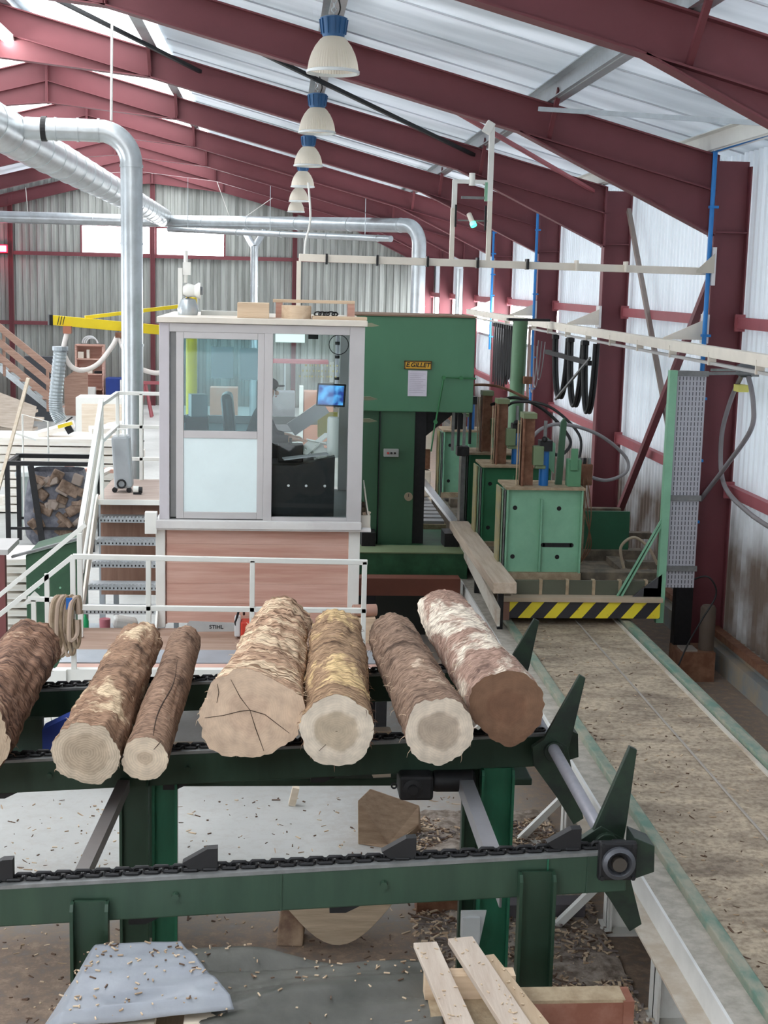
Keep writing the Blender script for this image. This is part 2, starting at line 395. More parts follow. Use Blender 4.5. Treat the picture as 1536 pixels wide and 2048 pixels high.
# ------------------------------------------------------------ portal frames
def portal(y, label):
    o = thing('portal_frame', label, 'steel frame', (5.3, y, 0), 'red steel portal frames')
    for side in (1, -1):
        X = lambda x: x if side == 1 else mir(x)
        c = MB()                                                    # column: web in the frame's plane, flanges across it
        c.box(min(X(5.1), X(5.5)), max(X(5.1), X(5.5)), y - .006, y + .006, 0, 6.0)
        for xf in (5.1, 5.5): c.box(X(xf) - .009, X(xf) + .009, y - .1, y + .1, 0, rz(5.1) - (0.0 if xf < 5.3 else .12))
        for z in (5.18, ): c.box(min(X(5.1), X(5.5)), max(X(5.1), X(5.5)), y - .1, y + .1, z - .008, z + .008)
        cc = c.build('column', RED, o)
        if side == 1:
            if y in FY[1:3]:
                for k in range(7):
                    zz = 5.25 + .11 * k
                    for dy in (-.06, .06): MB().cyl((5.09, y + dy, zz), (5.065, y + dy, zz), .014, n=6).build('bolt', RED, cc)
        r = MB(); D = 0.41
        x0, x1 = X(5.1), XRG
        def P(x, off): return V((X(x), y, rz(x) - off))
        for off in (0.009, D): r.bar(P(5.1, off), P(XRG, off), .2, .018, (0, 0, 1))
        r.add([P(5.1, 0) + V((0, s, 0)) for s in (-.006, .006)] + [P(XRG, 0) + V((0, s, 0)) for s in (-.006, .006)] +
              [P(5.1, D) + V((0, s, 0)) for s in (-.006, .006)] + [P(XRG, D) + V((0, s, 0)) for s in (-.006, .006)],
              [(0, 2, 6, 4), (1, 3, 7, 5), (0, 1, 5, 4), (2, 3, 7, 6)])
        r.build('rafter', RED, o)
        h = MB()                                                    # eaves haunch and apex haunch under the rafter
        a, b_, cpt = P(5.1, D), P(5.1, 0.92), P(2.75, D)
        h.plate([a, b_, cpt], .012); h.bar(b_, cpt, .2, .018, (0, 0, 1))
        h.bar(V((X(5.08), y, rz(5.1) - .0)), V((X(5.08), y, rz(5.1) - .93)), .2, .02, (1, 0, 0))
        h.build('haunch', RED, o)
        h = MB(); a, b_, cpt = P(XRG, D), P(XRG, 0.80), P(-1.95, D)
        h.plate([a, b_, cpt], .012); h.bar(b_, cpt, .2, .018, (0, 0, 1))
        h.bar(P(XRG, 0) + V((.012 * side, 0, 0)), P(XRG, 0.82) + V((.012 * side, 0, 0)), .22, .02, (1, 0, 0))
        h.bar(P(-1.95, 0.0), P(-1.95, D), .2, .014, (1, 0, 0))
        h.build('apex_haunch', RED, o)
        if side == 1:
            for x in (3.1, 0.55, -1.95):                            # fly brace from the purlin down to the bottom flange
                MB().bar((x, y - .55, sheet(x) - .12), (x, y - .02, rz(x) - D + .02), .05, .05).build('fly_brace', RED, o)
    return o
FL = ['nearest red steel portal frame, its rafter crossing the top right corner', 'red portal frame carrying the blue pipe and cream boom bracket',
      'red portal frame right behind the nearest pendant lamps, grey brace at its column', 'third red portal frame back from the blue pipe column, apex at top left',
      'red portal frame with the second blue pipe on its column', 'red portal frame behind the signal posts, half way to the rear gable',
      'red portal frame second from the rear gable wall', 'red end frame standing against the rear gable wall']
for y, l in zip(FY, FL): portal(y, l)
struct_y = FY
# rear gable posts and girts
for x, l in ((-9.25, 'red gable post at the left behind the wooden staircase'), (-4.37, 'red gable post between the two bright windows'), (0.58, 'red gable post right of the windows, behind the cabin')):
    tag(MB().ibeam((x, YE - .14, 0), (x, YE - .14, sheet(x) - .25), .16, .16, (1, 0, 0)).build('gable_post', RED), l, 'steel post', 'red gable posts')
for z, l in ((5.22, 'upper red rail across the rear gable under the windows'), (2.82, 'lower red rail across the rear gable behind the cabin')):
    tag(MB().bar((XL + .3, YE - .1, z), (5.3, YE - .1, z), .1, .13).build('gable_rail', RED), l, 'rail', 'red gable rails')
# wall girts of the right wall, one per bay and height
for k in range(8):
    y0 = (FY[k - 1] if k else 5.3) + .11; y1 = FY[k] - .11
    for z, n in ((4.13, 'upper'), (2.13, 'lower')):
        g = MB(); g.bar((5.47, y0, z), (5.47, y1, z), .09, .13); g.box(5.4, 5.52, y0, y0 + .04, z - .1, z + .1); g.box(5.4, 5.52, y1 - .04, y1, z - .1, z + .1)
        where = ['in the bay nearest the camera', 'beside the hanging hose loop', 'behind the crossed wall braces', 'behind the black cable loops',
                 'in the first bay with bright glazing', 'in the second glazed bay', 'in the third glazed bay', 'in the last bay before the rear gable'][k]
        tag(g.build('wall_girt', REDG), '%s red wall girt %s' % (n, where), 'wall girt', 'red wall girts of the right wall')
# purlins under the roof sheet
for x, l in ((5.0, 'pale eaves purlin along the top of the right wall'), (3.1, 'wide white purlin in the right roof slope, first in from the eaves'), (0.55, 'galvanised purlin the pendant lamps hang from'),
             (-1.95, 'galvanised purlin along the right edge of the daylight strip'), (-4.1, 'galvanised ridge purlin right of the roof ridge'), (mir(-4.1), 'galvanised ridge purlin left of the roof ridge'),
             (mir(-1.95), 'galvanised purlin along the left roof slope')):
    z = sheet(x); p = MB()
    p.bar((x, YB, z - .105), (x, YE, z - .105), .012, .2); p.bar((x + .05, YB, z - .21), (x + .05, YE, z - .21), .11, .012); p.bar((x - .05, YB, z - .012), (x - .05, YE, z - .012), .11, .012)
    p.bar((x - .03, YB, z - .20), (x - .03, YE, z - .20), .05, .012)
    tag(p.build('roof_purlin', GALV if x != 5.0 else WHITE), l, 'purlin', 'long roof purlins')
# thin diagonal roof braces
for (p, q, l) in (((-2.0, FY[1], 0), (0.5, FY[0] + 5, 0), 'x'),): pass
BR = [((3.0, 22.1), (-1.9, 16.5), 'dark diagonal roof brace rod above the signal posts'), ((-4.3, 16.7), (-1.2, 22.0), 'dark diagonal roof brace rod at the upper left'),
      ((5.0, 12.6), (2.95, 16.3), 'pale diagonal roof brace at the upper right, beside the wide purlin'), ((4.9, 22.1), (1.0, 16.6), 'faded red roof brace behind the signal posts')]
for (p, q, l) in BR:
    P_ = V((p[0], p[1], rz(p[0]) - .12)); Q_ = V((q[0], q[1], rz(q[0]) - .12))
    tag(MB().bar(P_, Q_, .05, .05).build('roof_brace', GALVD if 'pale' in l else REDG if 'faded' in l else BLACK), l, 'brace')
# crossed braces on the right wall
tag(MB().bar((5.30, 16.75, 4.95), (5.30, 21.9, 0.3), .09, .09).build('wall_brace', RED), 'dark red diagonal wall brace crossing a grey one', 'brace')
tag(MB().bar((5.40, 21.8, 5.7), (5.40, 17.3, 0.9), .06, .08).build('wall_brace', mat('grey_brown_angle', (0.25, 0.2, 0.18), .6)), 'grey diagonal wall brace crossing a dark red one', 'brace')
# blue conduit pipes on the columns
def bluepipe(y, z0, l, branch=False):
    o = thing('blue_pipe', l, 'pipe', (5.02, y, z0), 'blue air pipes')
    MB().tube([(5.02, y, z0), (5.02, y, 6.12)], .027, 10).build('riser', BLUE, o, smooth=True)
    for k in range(6):
        z = z0 + .3 + k * (5.9 - z0) / 6; MB().box(4.985, 5.09, y - .035, y + .035, z - .015, z + .015).build('pipe_clip', BLUE, o)
    if branch:
        MB().tube([(5.02, y, 6.1), (5.02, y - 3.4, 6.12)], .025, 10).build('branch', BLUE, o, smooth=True)
        MB().tube([(5.02, y, 6.1), (4.98, y + 2.2, 6.08)], .022, 10).build('branch', BLUE, o, smooth=True)
    return o
bluepipe(16.30, 1.45, 'long blue pipe running down the nearest full red column', True)
bluepipe(33.1, 3.0, 'blue pipe on the far column right of the green lamp')
bluepipe(27.5, 2.2, 'blue pipe beside the bandsaw, behind the black cable bunch')
# wall behind the viewpoint
wf_ = MB()   # unseen; wall added to darken near faces, opening to light the fronts
for b_ in ((XL, -9.5, 0, 8.9), (1.5, XR, 0, 8.9), (-9.5, 1.5, 2.6, 8.9)): wf_.box(b_[0], b_[1], YB - .1, YB, b_[2], b_[3])
struct(wf_.build('wall_front', WB, origin=(0, 0, 0)))
# ============================================================ log deck: three chain conveyors, kicker, logs
def zt(x): return 1.70 + 0.05 * x                # top of the chains (the deck climbs slightly to the right)
GREY_STRIP = mat('worn_grey_steel', (0.20, 0.205, 0.205), 0.5, 0.4, vary=0.25, vscale=12)
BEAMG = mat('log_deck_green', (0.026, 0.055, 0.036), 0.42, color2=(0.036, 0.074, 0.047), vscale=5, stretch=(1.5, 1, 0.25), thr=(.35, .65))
BEAMD = mat('log_deck_green_dark', (0.014, 0.036, 0.022), 0.45, color2=(0.022, 0.05, 0.032), vscale=6, stretch=(1.5, 1, 0.3), thr=(.35, .65))  # darker green for the middle and far beams and the bench
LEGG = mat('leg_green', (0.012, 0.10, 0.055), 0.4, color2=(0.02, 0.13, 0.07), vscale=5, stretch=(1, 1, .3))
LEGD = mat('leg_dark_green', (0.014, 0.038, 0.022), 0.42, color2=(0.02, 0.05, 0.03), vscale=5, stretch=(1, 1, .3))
KICK = mat('kicker_steel', (0.022, 0.030, 0.026), 0.45, 0.35, color2=(0.03, 0.052, 0.035), vscale=6)
DOG = mat('dog_black_steel', (0.018, 0.018, 0.02), 0.5, 0.3, vary=0.3)

def chain_mesh(x0, x1, y):
    c = MB(); p = .047; n = int((x1 - x0) / p)
    for k in range(n):
        x = x0 + p * k; z = zt(x) - .022; flat = k % 2
        pts = []
        hl, hw = .026, .014
        for j in range(10):
            a = 2 * PI * j / 10
            u = hl * (1 if math.cos(a) > 0 else -1) * (abs(math.cos(a)) > .3) + .014 * math.cos(a); v = (hw + .012) * math.sin(a)
            pts.append((x + u, y + (v if flat else 0), z + (0 if flat else v * .8)))
        c.tube(pts, .0085, 6, closed=True)
    return c
def dog(mb, x, y, up=1, w=.05):
    z = zt(x) - .035 if up == 1 else zt(x) - .235
    if up == 1: poly = [(x - .14, z + .045), (x - .02, z + .115), (x + .03, z + .118), (x + .03, z + .01), (x - .10, z + .01)]
    else: poly = [(x - .09, z + .0), (x - .09, z - .055), (x - .01, z - .055), (x + .10, z)]
    mb.prism(poly, 'y', y - w / 2, y + w / 2); return mb

def conveyor(y, label, x0, x1, legs, dogs, rdogs, gm, front):
    o = thing('log_conveyor', label, 'conveyor', (0, y, 0), 'chain conveyors of the log deck')
    d = lambda x: zt(x)
    b = MB()
    b.prism([(x0, d(x0) - .245), (x1 - .1, d(x1) - .25), (x1 - .1, d(x1) - .05), (x0, d(x0) - .05)], 'y', y - .07, y + .07)
    b.build('beam', gm, o, bevel=.008)
    s = MB(); s.prism([(x0, d(x0) - .052), (x1 - .1, d(x1) - .052), (x1 - .1, d(x1) - .034), (x0, d(x0) - .034)], 'y', y - .075, y + .05)
    s.build('wear_strip', GREY_STRIP, o)
    chain_mesh(x0, x1 - .06, y - .012).build('chain', BLACK, o, smooth=True)
    for x in dogs: dog(MB(), x, y - .012, 1).build('pusher_dog', DOG, o)
    for x in rdogs: dog(MB(), x, y, -1, .07).build('pusher_dog', DOG, o)
    for (x, w, ly, mt, ztop) in legs:
        l = MB()
        l.box(x - w / 2, x + w / 2, ly + .055, ly + .07, 0, ztop)              # channel: web behind, flanges forward
        for sx in (-1, 1): l.prism([(ly, 0.02), (ly + .07, .02), (ly + .07, ztop), (ly + .02, ztop), (ly, ztop - .03)], 'x', x + sx * w / 2 - .008, x + sx * w / 2 + .008)
        l.box(x - w / 2 - .04, x + w / 2 + .04, ly - .04, ly + .12, 0, .015)
        l.build('leg', mt, o)
    return o
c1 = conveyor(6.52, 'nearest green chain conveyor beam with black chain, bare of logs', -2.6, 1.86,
              [(-.865, .165, 6.36, LEGD, zt(-.9) - .12), (1.30, .165, 6.36, LEGD, zt(1.3) - .10)], (-1.27, -.29, .68, 1.50), (-.60, .38), BEAMG, True)
for x in (-.46, .55):
    MB().cyl((x, 6.45, zt(x) - .13), (x, 6.42, zt(x) - .13), .018, n=8).build('bolt', BEAMG, c1)
for x in (1.36, 1.56, .05, -1.5):
    MB().bar((x, 6.448, zt(x) - .05), (x, 6.448, zt(x) - .24), .008, .01, (0, 1, 0)).build('weld_seam', LEGG if x > 1 and x < 1.5 else BEAMG, c1)
# bearing at its right end
bz = 1.718; bx = 1.70
e = MB(); e.prism([(bx + .085, bz + .11), (bx + .19, bz + .065), (bx + .195, bz - .07), (bx + .085, bz - .11)], 'y', 6.44, 6.60); e.build('end_shoe', KICK, c1, bevel=.004)
br = MB(); br.box(bx - .095, bx + .095, 6.405, 6.45, bz - .10, bz + .10); bb = br.build('bearing', DOG, c1, bevel=.012)
rg = MB(); rg.lathe((bx, 0, bz), [(.05, 6.405), (.082, 6.40), (.082, 6.378), (.062, 6.37), (.055, 6.378), (.05, 6.405)], 28, 'y'); rg.build('ring', mat('worn_bearing_rim', (.10, .105, .12), .4, .5), bb, smooth=True)
rg = MB(); rg.cyl((bx, 6.41, bz), (bx, 6.365, bz), .036, n=20); rg.build('shaft_end', mat('dark_turned_steel', (.10, .09, .08), .4, .7), bb)
for sx in (-1, 1):
    for sz in (-1, 1): MB().cyl((bx + sx * .078, 6.405, bz + sz * .082), (bx + sx * .078, 6.392, bz + sz * .082), .012, n=6).build('bolt', DOG, bb)
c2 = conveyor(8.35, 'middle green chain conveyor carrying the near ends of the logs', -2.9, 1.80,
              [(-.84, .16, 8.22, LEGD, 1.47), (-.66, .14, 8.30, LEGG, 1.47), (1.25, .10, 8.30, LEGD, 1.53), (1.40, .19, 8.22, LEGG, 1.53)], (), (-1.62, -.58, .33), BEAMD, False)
for x in (-1.35, -.52): MB().cyl((x, 8.28, zt(x) - .14), (x, 8.255, zt(x) - .14), .017, n=8).build('bolt', BEAMD, c2)
e = MB(); e.prism([(1.79, 1.80), (1.90, 1.75), (1.91, 1.60), (1.79, 1.56)], 'y', 8.28, 8.44); e.build('end_shoe', KICK, c2)
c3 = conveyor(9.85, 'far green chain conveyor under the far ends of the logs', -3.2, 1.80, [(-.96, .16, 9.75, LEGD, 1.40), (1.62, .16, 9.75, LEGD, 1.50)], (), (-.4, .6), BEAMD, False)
# gearmotor under the middle beam
g = thing('gear_motor', 'black gear motor hanging under the middle conveyor', 'motor', (.95, 8.3, 1.36))
MB().box(.78, .99, 8.16, 8.40, 1.36, 1.52).build('gearbox', BLACK, g, bevel=.02)
m_ = MB(); m_.lathe((0, 8.28, 1.45), [(0, 1.0), (.065, 1.0), (.07, 1.02), (.07, 1.24), (.05, 1.26), (0, 1.26)], 20, 'x'); m_.build('motor_body', BLACK, g, smooth=True)
m_ = MB(); m_.lathe((.86, 0, 1.44), [(0, 8.13), (.03, 8.13), (.032, 8.15), (.06, 8.155), (.062, 8.17), (.02, 8.17)], 20, 'y'); m_.build('output_flange', DOG, g, smooth=True)
m_ = MB(); m_.tube(arc((.745, 8.16, 1.46), .015, 0, 2 * PI, 12), .006, 6); m_.build('lifting_eye', BLACK, g)
# tie bars between the near and middle conveyor
tag(MB().bar((-.99, 6.62, 1.44), (-.90, 8.24, 1.44), .07, .07).build('tie_bar', mat('grey_brown_tube', (.17, .155, .15), .5, .2)), 'grey square tie bar between near and middle conveyor, left side', 'steel bar', 'deck tie bars')
tb = MB(); tb.bar((1.20, 6.62, 1.47), (1.20, 8.24, 1.47), .085, .012); tb.bar((1.162, 6.62, 1.43), (1.162, 8.24, 1.43), .012, .09)
tag(tb.build('tie_bar', mat('grey_angle_steel', (.33, .33, .35), .45, .3)), 'grey angle tie bar between near and middle conveyor, right side', 'steel bar', 'deck tie bars')
# log kicker: shaft with three bladed arms
k = thing('log_kicker', 'dark log kicker with three pointed blades along its grey shaft', 'log kicker', (1.72, 8.2, 1.2))
MB().cyl((1.70, 6.62, 1.715), (1.735, 9.9, 1.70), .036, n=18).build('shaft', mat('grey_shaft_steel', (.36, .36, .40), .4, .5, vary=.15, vscale=10), k, smooth=True)
def blade(y, hx, hz, lean, ln, up=True):
    c, s = math.cos(lean), math.sin(lean)
    T = lambda u, v: (hx + u * c + v * s, hz + v * c - u * s)
    a = MB(); pl = [T(*p) for p in ((-.085, .02), (-.065, .12), (.015, ln), (.055, ln - .01), (.085, .12), (.09, -.05), (.02, -.10), (-.06, -.09))]
    a.prism(pl, 'y', y - .016, y + .016)
    c2, s2 = math.cos(-.30), math.sin(-.30)
    T2 = lambda u, v: (hx + u * c2 + v * s2, hz + v * c2 - u * s2)
    pl = [T2(*p) for p in ((-.12, .06), (-.14, -.06), (-.055, -.30), (.0, -.50), (.07, -.48), (.075, -.2), (.09, .0), (.0, .1))]
    a.prism(pl, 'y', y - .022, y + .022)
    a.cyl((hx, y - .05, hz), (hx, y + .05, hz), .062, n=20)
    a.build('arm', KICK, k, bevel=.003)
blade(6.66, 1.695, 1.715, .16, .52); blade(8.16, 1.72, 1.69, .26, .50); blade(9.72, 1.735, 1.70, .26, .46)

# ------------------------------------------------------------ logs
def bark_mat(name, dark, mid, light, sc=6, stretch=(1, 1, 1), lt=.62, mt=.48, streak=None):
    m = bpy.data.materials.new(name); m.use_nodes = True; nt = m.node_tree; N = nt.nodes; L = nt.links; b = N['Principled BSDF']
    b.inputs['Roughness'].default_value = .85; b.inputs['Specular IOR Level'].default_value = .25
    tc = N.new('ShaderNodeTexCoord'); mp = N.new('ShaderNodeMapping'); mp.inputs['Scale'].default_value = stretch
    L.new(tc.outputs['Object'], mp.inputs['Vector'])
    n = N.new('ShaderNodeTexNoise'); n.inputs['Scale'].default_value = sc; n.inputs['Detail'].default_value = 9; n.inputs['Roughness'].default_value = .68; n.inputs['Distortion'].default_value = .6
    L.new(mp.outputs['Vector'], n.inputs['Vector'])
    r = N.new('ShaderNodeValToRGB'); e = r.color_ramp.elements; e[0].position = .35; e[0].color = (*(V(dark) * .7), 1); e[1].position = mt; e[1].color = (*mid, 1)
    q = e.new(lt); q.color = (*(V(mid) * 1.15), 1); q = e.new(lt + .05); q.color = (*light, 1)
    L.new(n.outputs['Fac'], r.inputs['Fac'])
    n3 = N.new('ShaderNodeTexNoise'); n3.inputs['Scale'].default_value = 30; n3.inputs['Detail'].default_value = 6
    mp2 = N.new('ShaderNodeMapping'); mp2.inputs['Scale'].default_value = (.6, 1.6, .6); L.new(tc.outputs['Object'], mp2.inputs['Vector']); L.new(mp2.outputs['Vector'], n3.inputs['Vector'])
    r3 = N.new('ShaderNodeValToRGB'); r3.color_ramp.elements[0].position = .35; r3.color_ramp.elements[0].color = (.30, .25, .21, 1); r3.color_ramp.elements[1].position = .62; r3.color_ramp.elements[1].color = (1.1, 1.08, 1.05, 1)
    L.new(n3.outputs['Fac'], r3.inputs['Fac'])
    mx = N.new('ShaderNodeMix'); mx.data_type = 'RGBA'; mx.blend_type = 'MULTIPLY'; mx.inputs['Factor'].default_value = .8
    L.new(r.outputs['Color'], mx.inputs[6]); L.new(r3.outputs['Color'], mx.inputs[7])
    out = mx.outputs[2]
    if streak:                                    # torn bands running round the trunk
        mp4 = N.new('ShaderNodeMapping'); mp4.inputs['Scale'].default_value = (1, 9, 1); mp4.inputs['Rotation'].default_value = (0, 0, .25); L.new(tc.outputs['Object'], mp4.inputs['Vector'])
        n4 = N.new('ShaderNodeTexNoise'); n4.inputs['Scale'].default_value = 2.2; n4.inputs['Detail'].default_value = 5; n4.inputs['Distortion'].default_value = 1.2
        L.new(mp4.outputs['Vector'], n4.inputs['Vector'])
        r4 = N.new('ShaderNodeValToRGB'); r4.color_ramp.elements[0].position = .40; r4.color_ramp.elements[0].color = (.28, .2, .16, 1); r4.color_ramp.elements[1].position = .47; r4.color_ramp.elements[1].color = (1, 1, 1, 1)
        L.new(n4.outputs['Fac'], r4.inputs['Fac'])
        m4 = N.new('ShaderNodeMix'); m4.data_type = 'RGBA'; m4.blend_type = 'MULTIPLY'; m4.inputs['Factor'].default_value = streak
        L.new(out, m4.inputs[6]); L.new(r4.outputs['Color'], m4.inputs[7]); out = m4.outputs[2]
    L.new(out, b.inputs['Base Color'])
    bp = N.new('ShaderNodeBump'); bp.inputs['Strength'].default_value = .7; bp.inputs['Distance'].default_value = .02
    L.new(n.outputs['Fac'], bp.inputs['Height']); bp2 = N.new('ShaderNodeBump'); bp2.inputs['Strength'].default_value = .5; bp2.inputs['Distance'].default_value = .01
    L.new(n3.outputs['Fac'], bp2.inputs['Height']); L.new(bp.outputs['Normal'], bp2.inputs['Normal']); L.new(bp2.outputs['Normal'], b.inputs['Normal'])
    return m
def cut_mat(name, heart, sap, r, split=.6, ring=.12):
    m = bpy.data.materials.new(name); m.use_nodes = True; nt = m.node_tree; N = nt.nodes; L = nt.links; b = N['Principled BSDF']; b.inputs['Roughness'].default_value = .8
    tc = N.new('ShaderNodeTexCoord'); sp = N.new('ShaderNodeMapping'); sp.inputs['Scale'].default_value = (1, 0, 1.08); L.new(tc.outputs['Object'], sp.inputs['Vector'])
    n = N.new('ShaderNodeTexNoise'); n.inputs['Scale'].default_value = 7; n.inputs['Detail'].default_value = 6; L.new(tc.outputs['Object'], n.inputs['Vector'])
    ln = N.new('ShaderNodeVectorMath'); ln.operation = 'LENGTH'; L.new(sp.outputs['Vector'], ln.inputs[0])
    ad = N.new('ShaderNodeMath'); ad.operation = 'MULTIPLY_ADD'; ad.inputs[1].default_value = .10 * r / .2; L.new(n.outputs['Fac'], ad.inputs[0]); L.new(ln.outputs['Value'], ad.inputs[2])
    mr = N.new('ShaderNodeMapRange'); mr.inputs['From Min'].default_value = .05 * r / .2; mr.inputs['From Max'].default_value = r + .05 * r / .2; L.new(ad.outputs[0], mr.inputs['Value'])
    cr = N.new('ShaderNodeValToRGB'); e = cr.color_ramp.elements; e[0].color = (*heart, 1); e[0].position = split - .06; e[1].color = (*sap, 1); e[1].position = split + .06
    q = e.new(.0); q.color = (*(V(heart) * .9), 1); q = e.new(.97); q.color = (*(V(sap) * .95), 1)
    L.new(mr.outputs[0], cr.inputs['Fac'])
    si = N.new('ShaderNodeMath'); si.operation = 'MULTIPLY'; si.inputs[1].default_value = 420; L.new(ad.outputs[0], si.inputs[0])
    sn = N.new('ShaderNodeMath'); sn.operation = 'SINE'; L.new(si.outputs[0], sn.inputs[0])
    m2 = N.new('ShaderNodeMapRange'); m2.inputs['From Min'].default_value = -1; m2.inputs['To Min'].default_value = 1 - ring; L.new(sn.outputs[0], m2.inputs['Value'])
    n2 = N.new('ShaderNodeTexNoise'); n2.inputs['Scale'].default_value = 14; n2.inputs['Detail'].default_value = 8; L.new(tc.outputs['Object'], n2.inputs['Vector'])
    m3 = N.new('ShaderNodeMapRange'); m3.inputs['From Min'].default_value = .3; m3.inputs['From Max'].default_value = .7; m3.inputs['To Min'].default_value = .78; m3.inputs['To Max'].default_value = 1.08; L.new(n2.outputs['Fac'], m3.inputs['Value'])
    mm = N.new('ShaderNodeMath'); mm.operation = 'MULTIPLY'; L.new(m2.outputs[0], mm.inputs[0]); L.new(m3.outputs[0], mm.inputs[1])
    vm = N.new('ShaderNodeVectorMath'); vm.operation = 'SCALE'; L.new(cr.outputs['Color'], vm.inputs[0]); L.new(mm.outputs[0], vm.inputs['Scale'])
    L.new(vm.outputs['Vector'], b.inputs['Base Color'])
    bp = N.new('ShaderNodeBump'); bp.inputs['Strength'].default_value = .3; bp.inputs['Distance'].default_value = .01; L.new(n2.outputs['Fac'], bp.inputs['Height']); L.new(bp.outputs['Normal'], b.inputs['Normal'])
    return m
CRACK = mat('dark_crack', (.05, .03, .02), .9)
LOGS = []
def log(label, near, r1, far, r2, bm, cm, seed, sx=1.0, sz=1.0, lobes=(), rough=.02, flare=0.0, tilt=(0, 0), cracks=(), shreds=0, shred_mat=None):
    near, far = V(near), V(far); ax = far - near; L = ax.length; ax.normalize()
    xa = ax.cross(V((0, 0, 1))).normalized(); za = xa.cross(ax)
    M = Matrix((xa, ax, za)).transposed().to_4x4(); M.translation = near
    nA, nL = 72, 56; vs = []; fs = []
    def rad(a, t):
        r = r1 + (r2 - r1) * t + flare * max(0, 1 - t * 4) ** 2
        for (n, amp, ph) in lobes: r += amp * math.cos(n * a + ph) * (1 - .6 * t)
        q = V((math.cos(a) * 1.1, t * L * .9, math.sin(a) * 1.1)) + V((seed * 3.7, 0, 0))
        r += noise.noise(q * 1.6) * rough * 1.0 + noise.noise(q * 6) * rough * .5 + noise.noise(q * 17) * rough * .35 + noise.noise(V((q.x * 4, q.y * 9, q.z * 4))) * rough * .25
        return r
    for i in range(nL + 1):
        t = i / nL
        for j in range(nA):
            a = 2 * PI * j / nA; r = rad(a, t); x, z = r * math.cos(a) * sx, r * math.sin(a) * sz
            y = t * L
            if t < .12: y += (tilt[0] * x + tilt[1] * z) * (1 - t / .12)
            vs.append((x, y, z))
    for i in range(nL):
        for j in range(nA): j2 = (j + 1) % nA; fs.append((i * nA + j, i * nA + j2, (i + 1) * nA + j2, (i + 1) * nA + j))
    me = bpy.data.meshes.new('log'); me.from_pydata(vs, [], fs); me.materials.append(bm); me.polygons.foreach_set('use_smooth', [True] * len(fs))
    o = bpy.data.objects.new('log', me); COL.objects.link(o); o.matrix_world = M; ORG[o.name] = near
    tag(o, label, 'log', 'logs lying across the chain conveyors'); LOGS.append((o, M, L, rad))
    for (nm, i, sgn) in (('cut_end', 0, -1), ('cut_end', nL, 1)):
        ring = [V(v) for v in vs[i * nA:(i + 1) * nA]]; c = sum(ring, V()) / nA; nr = 5; fv = []; ff = []
        for k in range(nr):
            for v in ring: fv.append((c + (v - c) * (1 - k / nr)) - c + V((0, sgn * .004, 0)))
        fv.append(V((0, sgn * .004, 0)))
        for k in range(nr - 1):
            for j in range(nA): j2 = (j + 1) % nA; ff.append((k * nA + j, (k + 1) * nA + j, (k + 1) * nA + j2, k * nA + j2)[::sgn])
        for j in range(nA): ff.append(((nr - 1) * nA + j, nr * nA, (nr - 1) * nA + (j + 1) % nA)[::sgn])
        m2 = bpy.data.meshes.new(nm); m2.from_pydata(fv, [], ff); m2.materials.append(cm); m2.polygons.foreach_set('use_smooth', [True] * len(ff))
        q = bpy.data.objects.new(nm, m2); COL.objects.link(q); q.parent = o; q.location = c
        if i == 0:
            for pts in cracks:
                cb = MB(); P = [V((p[0], -.006 + tilt[0] * p[0] + tilt[1] * p[1], p[1])) for p in pts]
                w = [.0006 + .0020 * math.sin(PI * (.15 + .7 * z / (len(P) - 1))) for z in range(len(P))]; cb.tube(P, w, 5)
                mm = bpy.data.meshes.new('crack'); mm.from_pydata(cb.v, [], cb.f); mm.materials.append(CRACK)
                k_ = bpy.data.objects.new('crack', mm); COL.objects.link(k_); k_.parent = q; k_.location = -c
    if shreds:
        rnd = random.Random(seed); sb = MB()
        for i in range(shreds):
            t = rnd.random() ** 1.6; a = rnd.choice([rnd.uniform(-.5, .5), rnd.uniform(2.6, 3.7), rnd.uniform(0, 6.28)])
            r = rad(a, t) * .99; p = V((r * math.cos(a) * sx, t * L, r * math.sin(a) * sz)); nrm = V((math.cos(a), 0, math.sin(a)))
            d = (nrm * rnd.uniform(.2, 1) + V((rnd.uniform(-.6, .6), rnd.uniform(-1, .6), rnd.uniform(-1.1, .3)))).normalized(); l = rnd.uniform(.015, .05)
            sb.tube([p, p + d * l * .5 + nrm * .006, p + d * l + V((0, 0, -l * .25))], [.0022, .0016, .0005], 4)
        ms = bpy.data.meshes.new('bark_shreds'); ms.from_pydata(sb.v, [], sb.f); ms.materials.append(shred_mat or SAWN)
        s_ = bpy.data.objects.new('bark_shreds', ms); COL.objects.link(s_); s_.parent = o; s_['kind'] = 'stuff'
    return o
BK1 = bark_mat('bark_brown_torn', (.09, .045, .03), (.27, .155, .105), (.52, .38, .27), 3.2, (1, 2.2, 1), .58, .46, .8)
BK2 = bark_mat('bark_patchy_cream', (.12, .065, .04), (.31, .19, .125), (.70, .55, .38), 2.6, (1, .8, 1), .53, .44)
BK3 = bark_mat('bark_plain_brown', (.12, .065, .042), (.29, .185, .13), (.56, .42, .31), 3.0, (1, .55, 1), .60, .45)
BK4 = bark_mat('bark_stripped_tan', (.20, .10, .065), (.50, .33, .225), (.84, .66, .47), 2.8, (1, 1.6, 1), .49, .38, .9)
BK5 = bark_mat('bark_yellowish', (.16, .09, .05), (.38, .25, .155), (.76, .56, .30), 2.5, (1, .9, 1), .52, .41, .5)
BK6 = bark_mat('bark_grey_brown', (.13, .08, .055), (.31, .21, .155), (.62, .49, .38), 3.0, (1, .7, 1), .60, .45, .4)
BK7 = bark_mat('bark_white_patched', (.14, .075, .06), (.38, .25, .20), (.88, .79, .67), 1.6, (1, .5, 1), .495, .43)
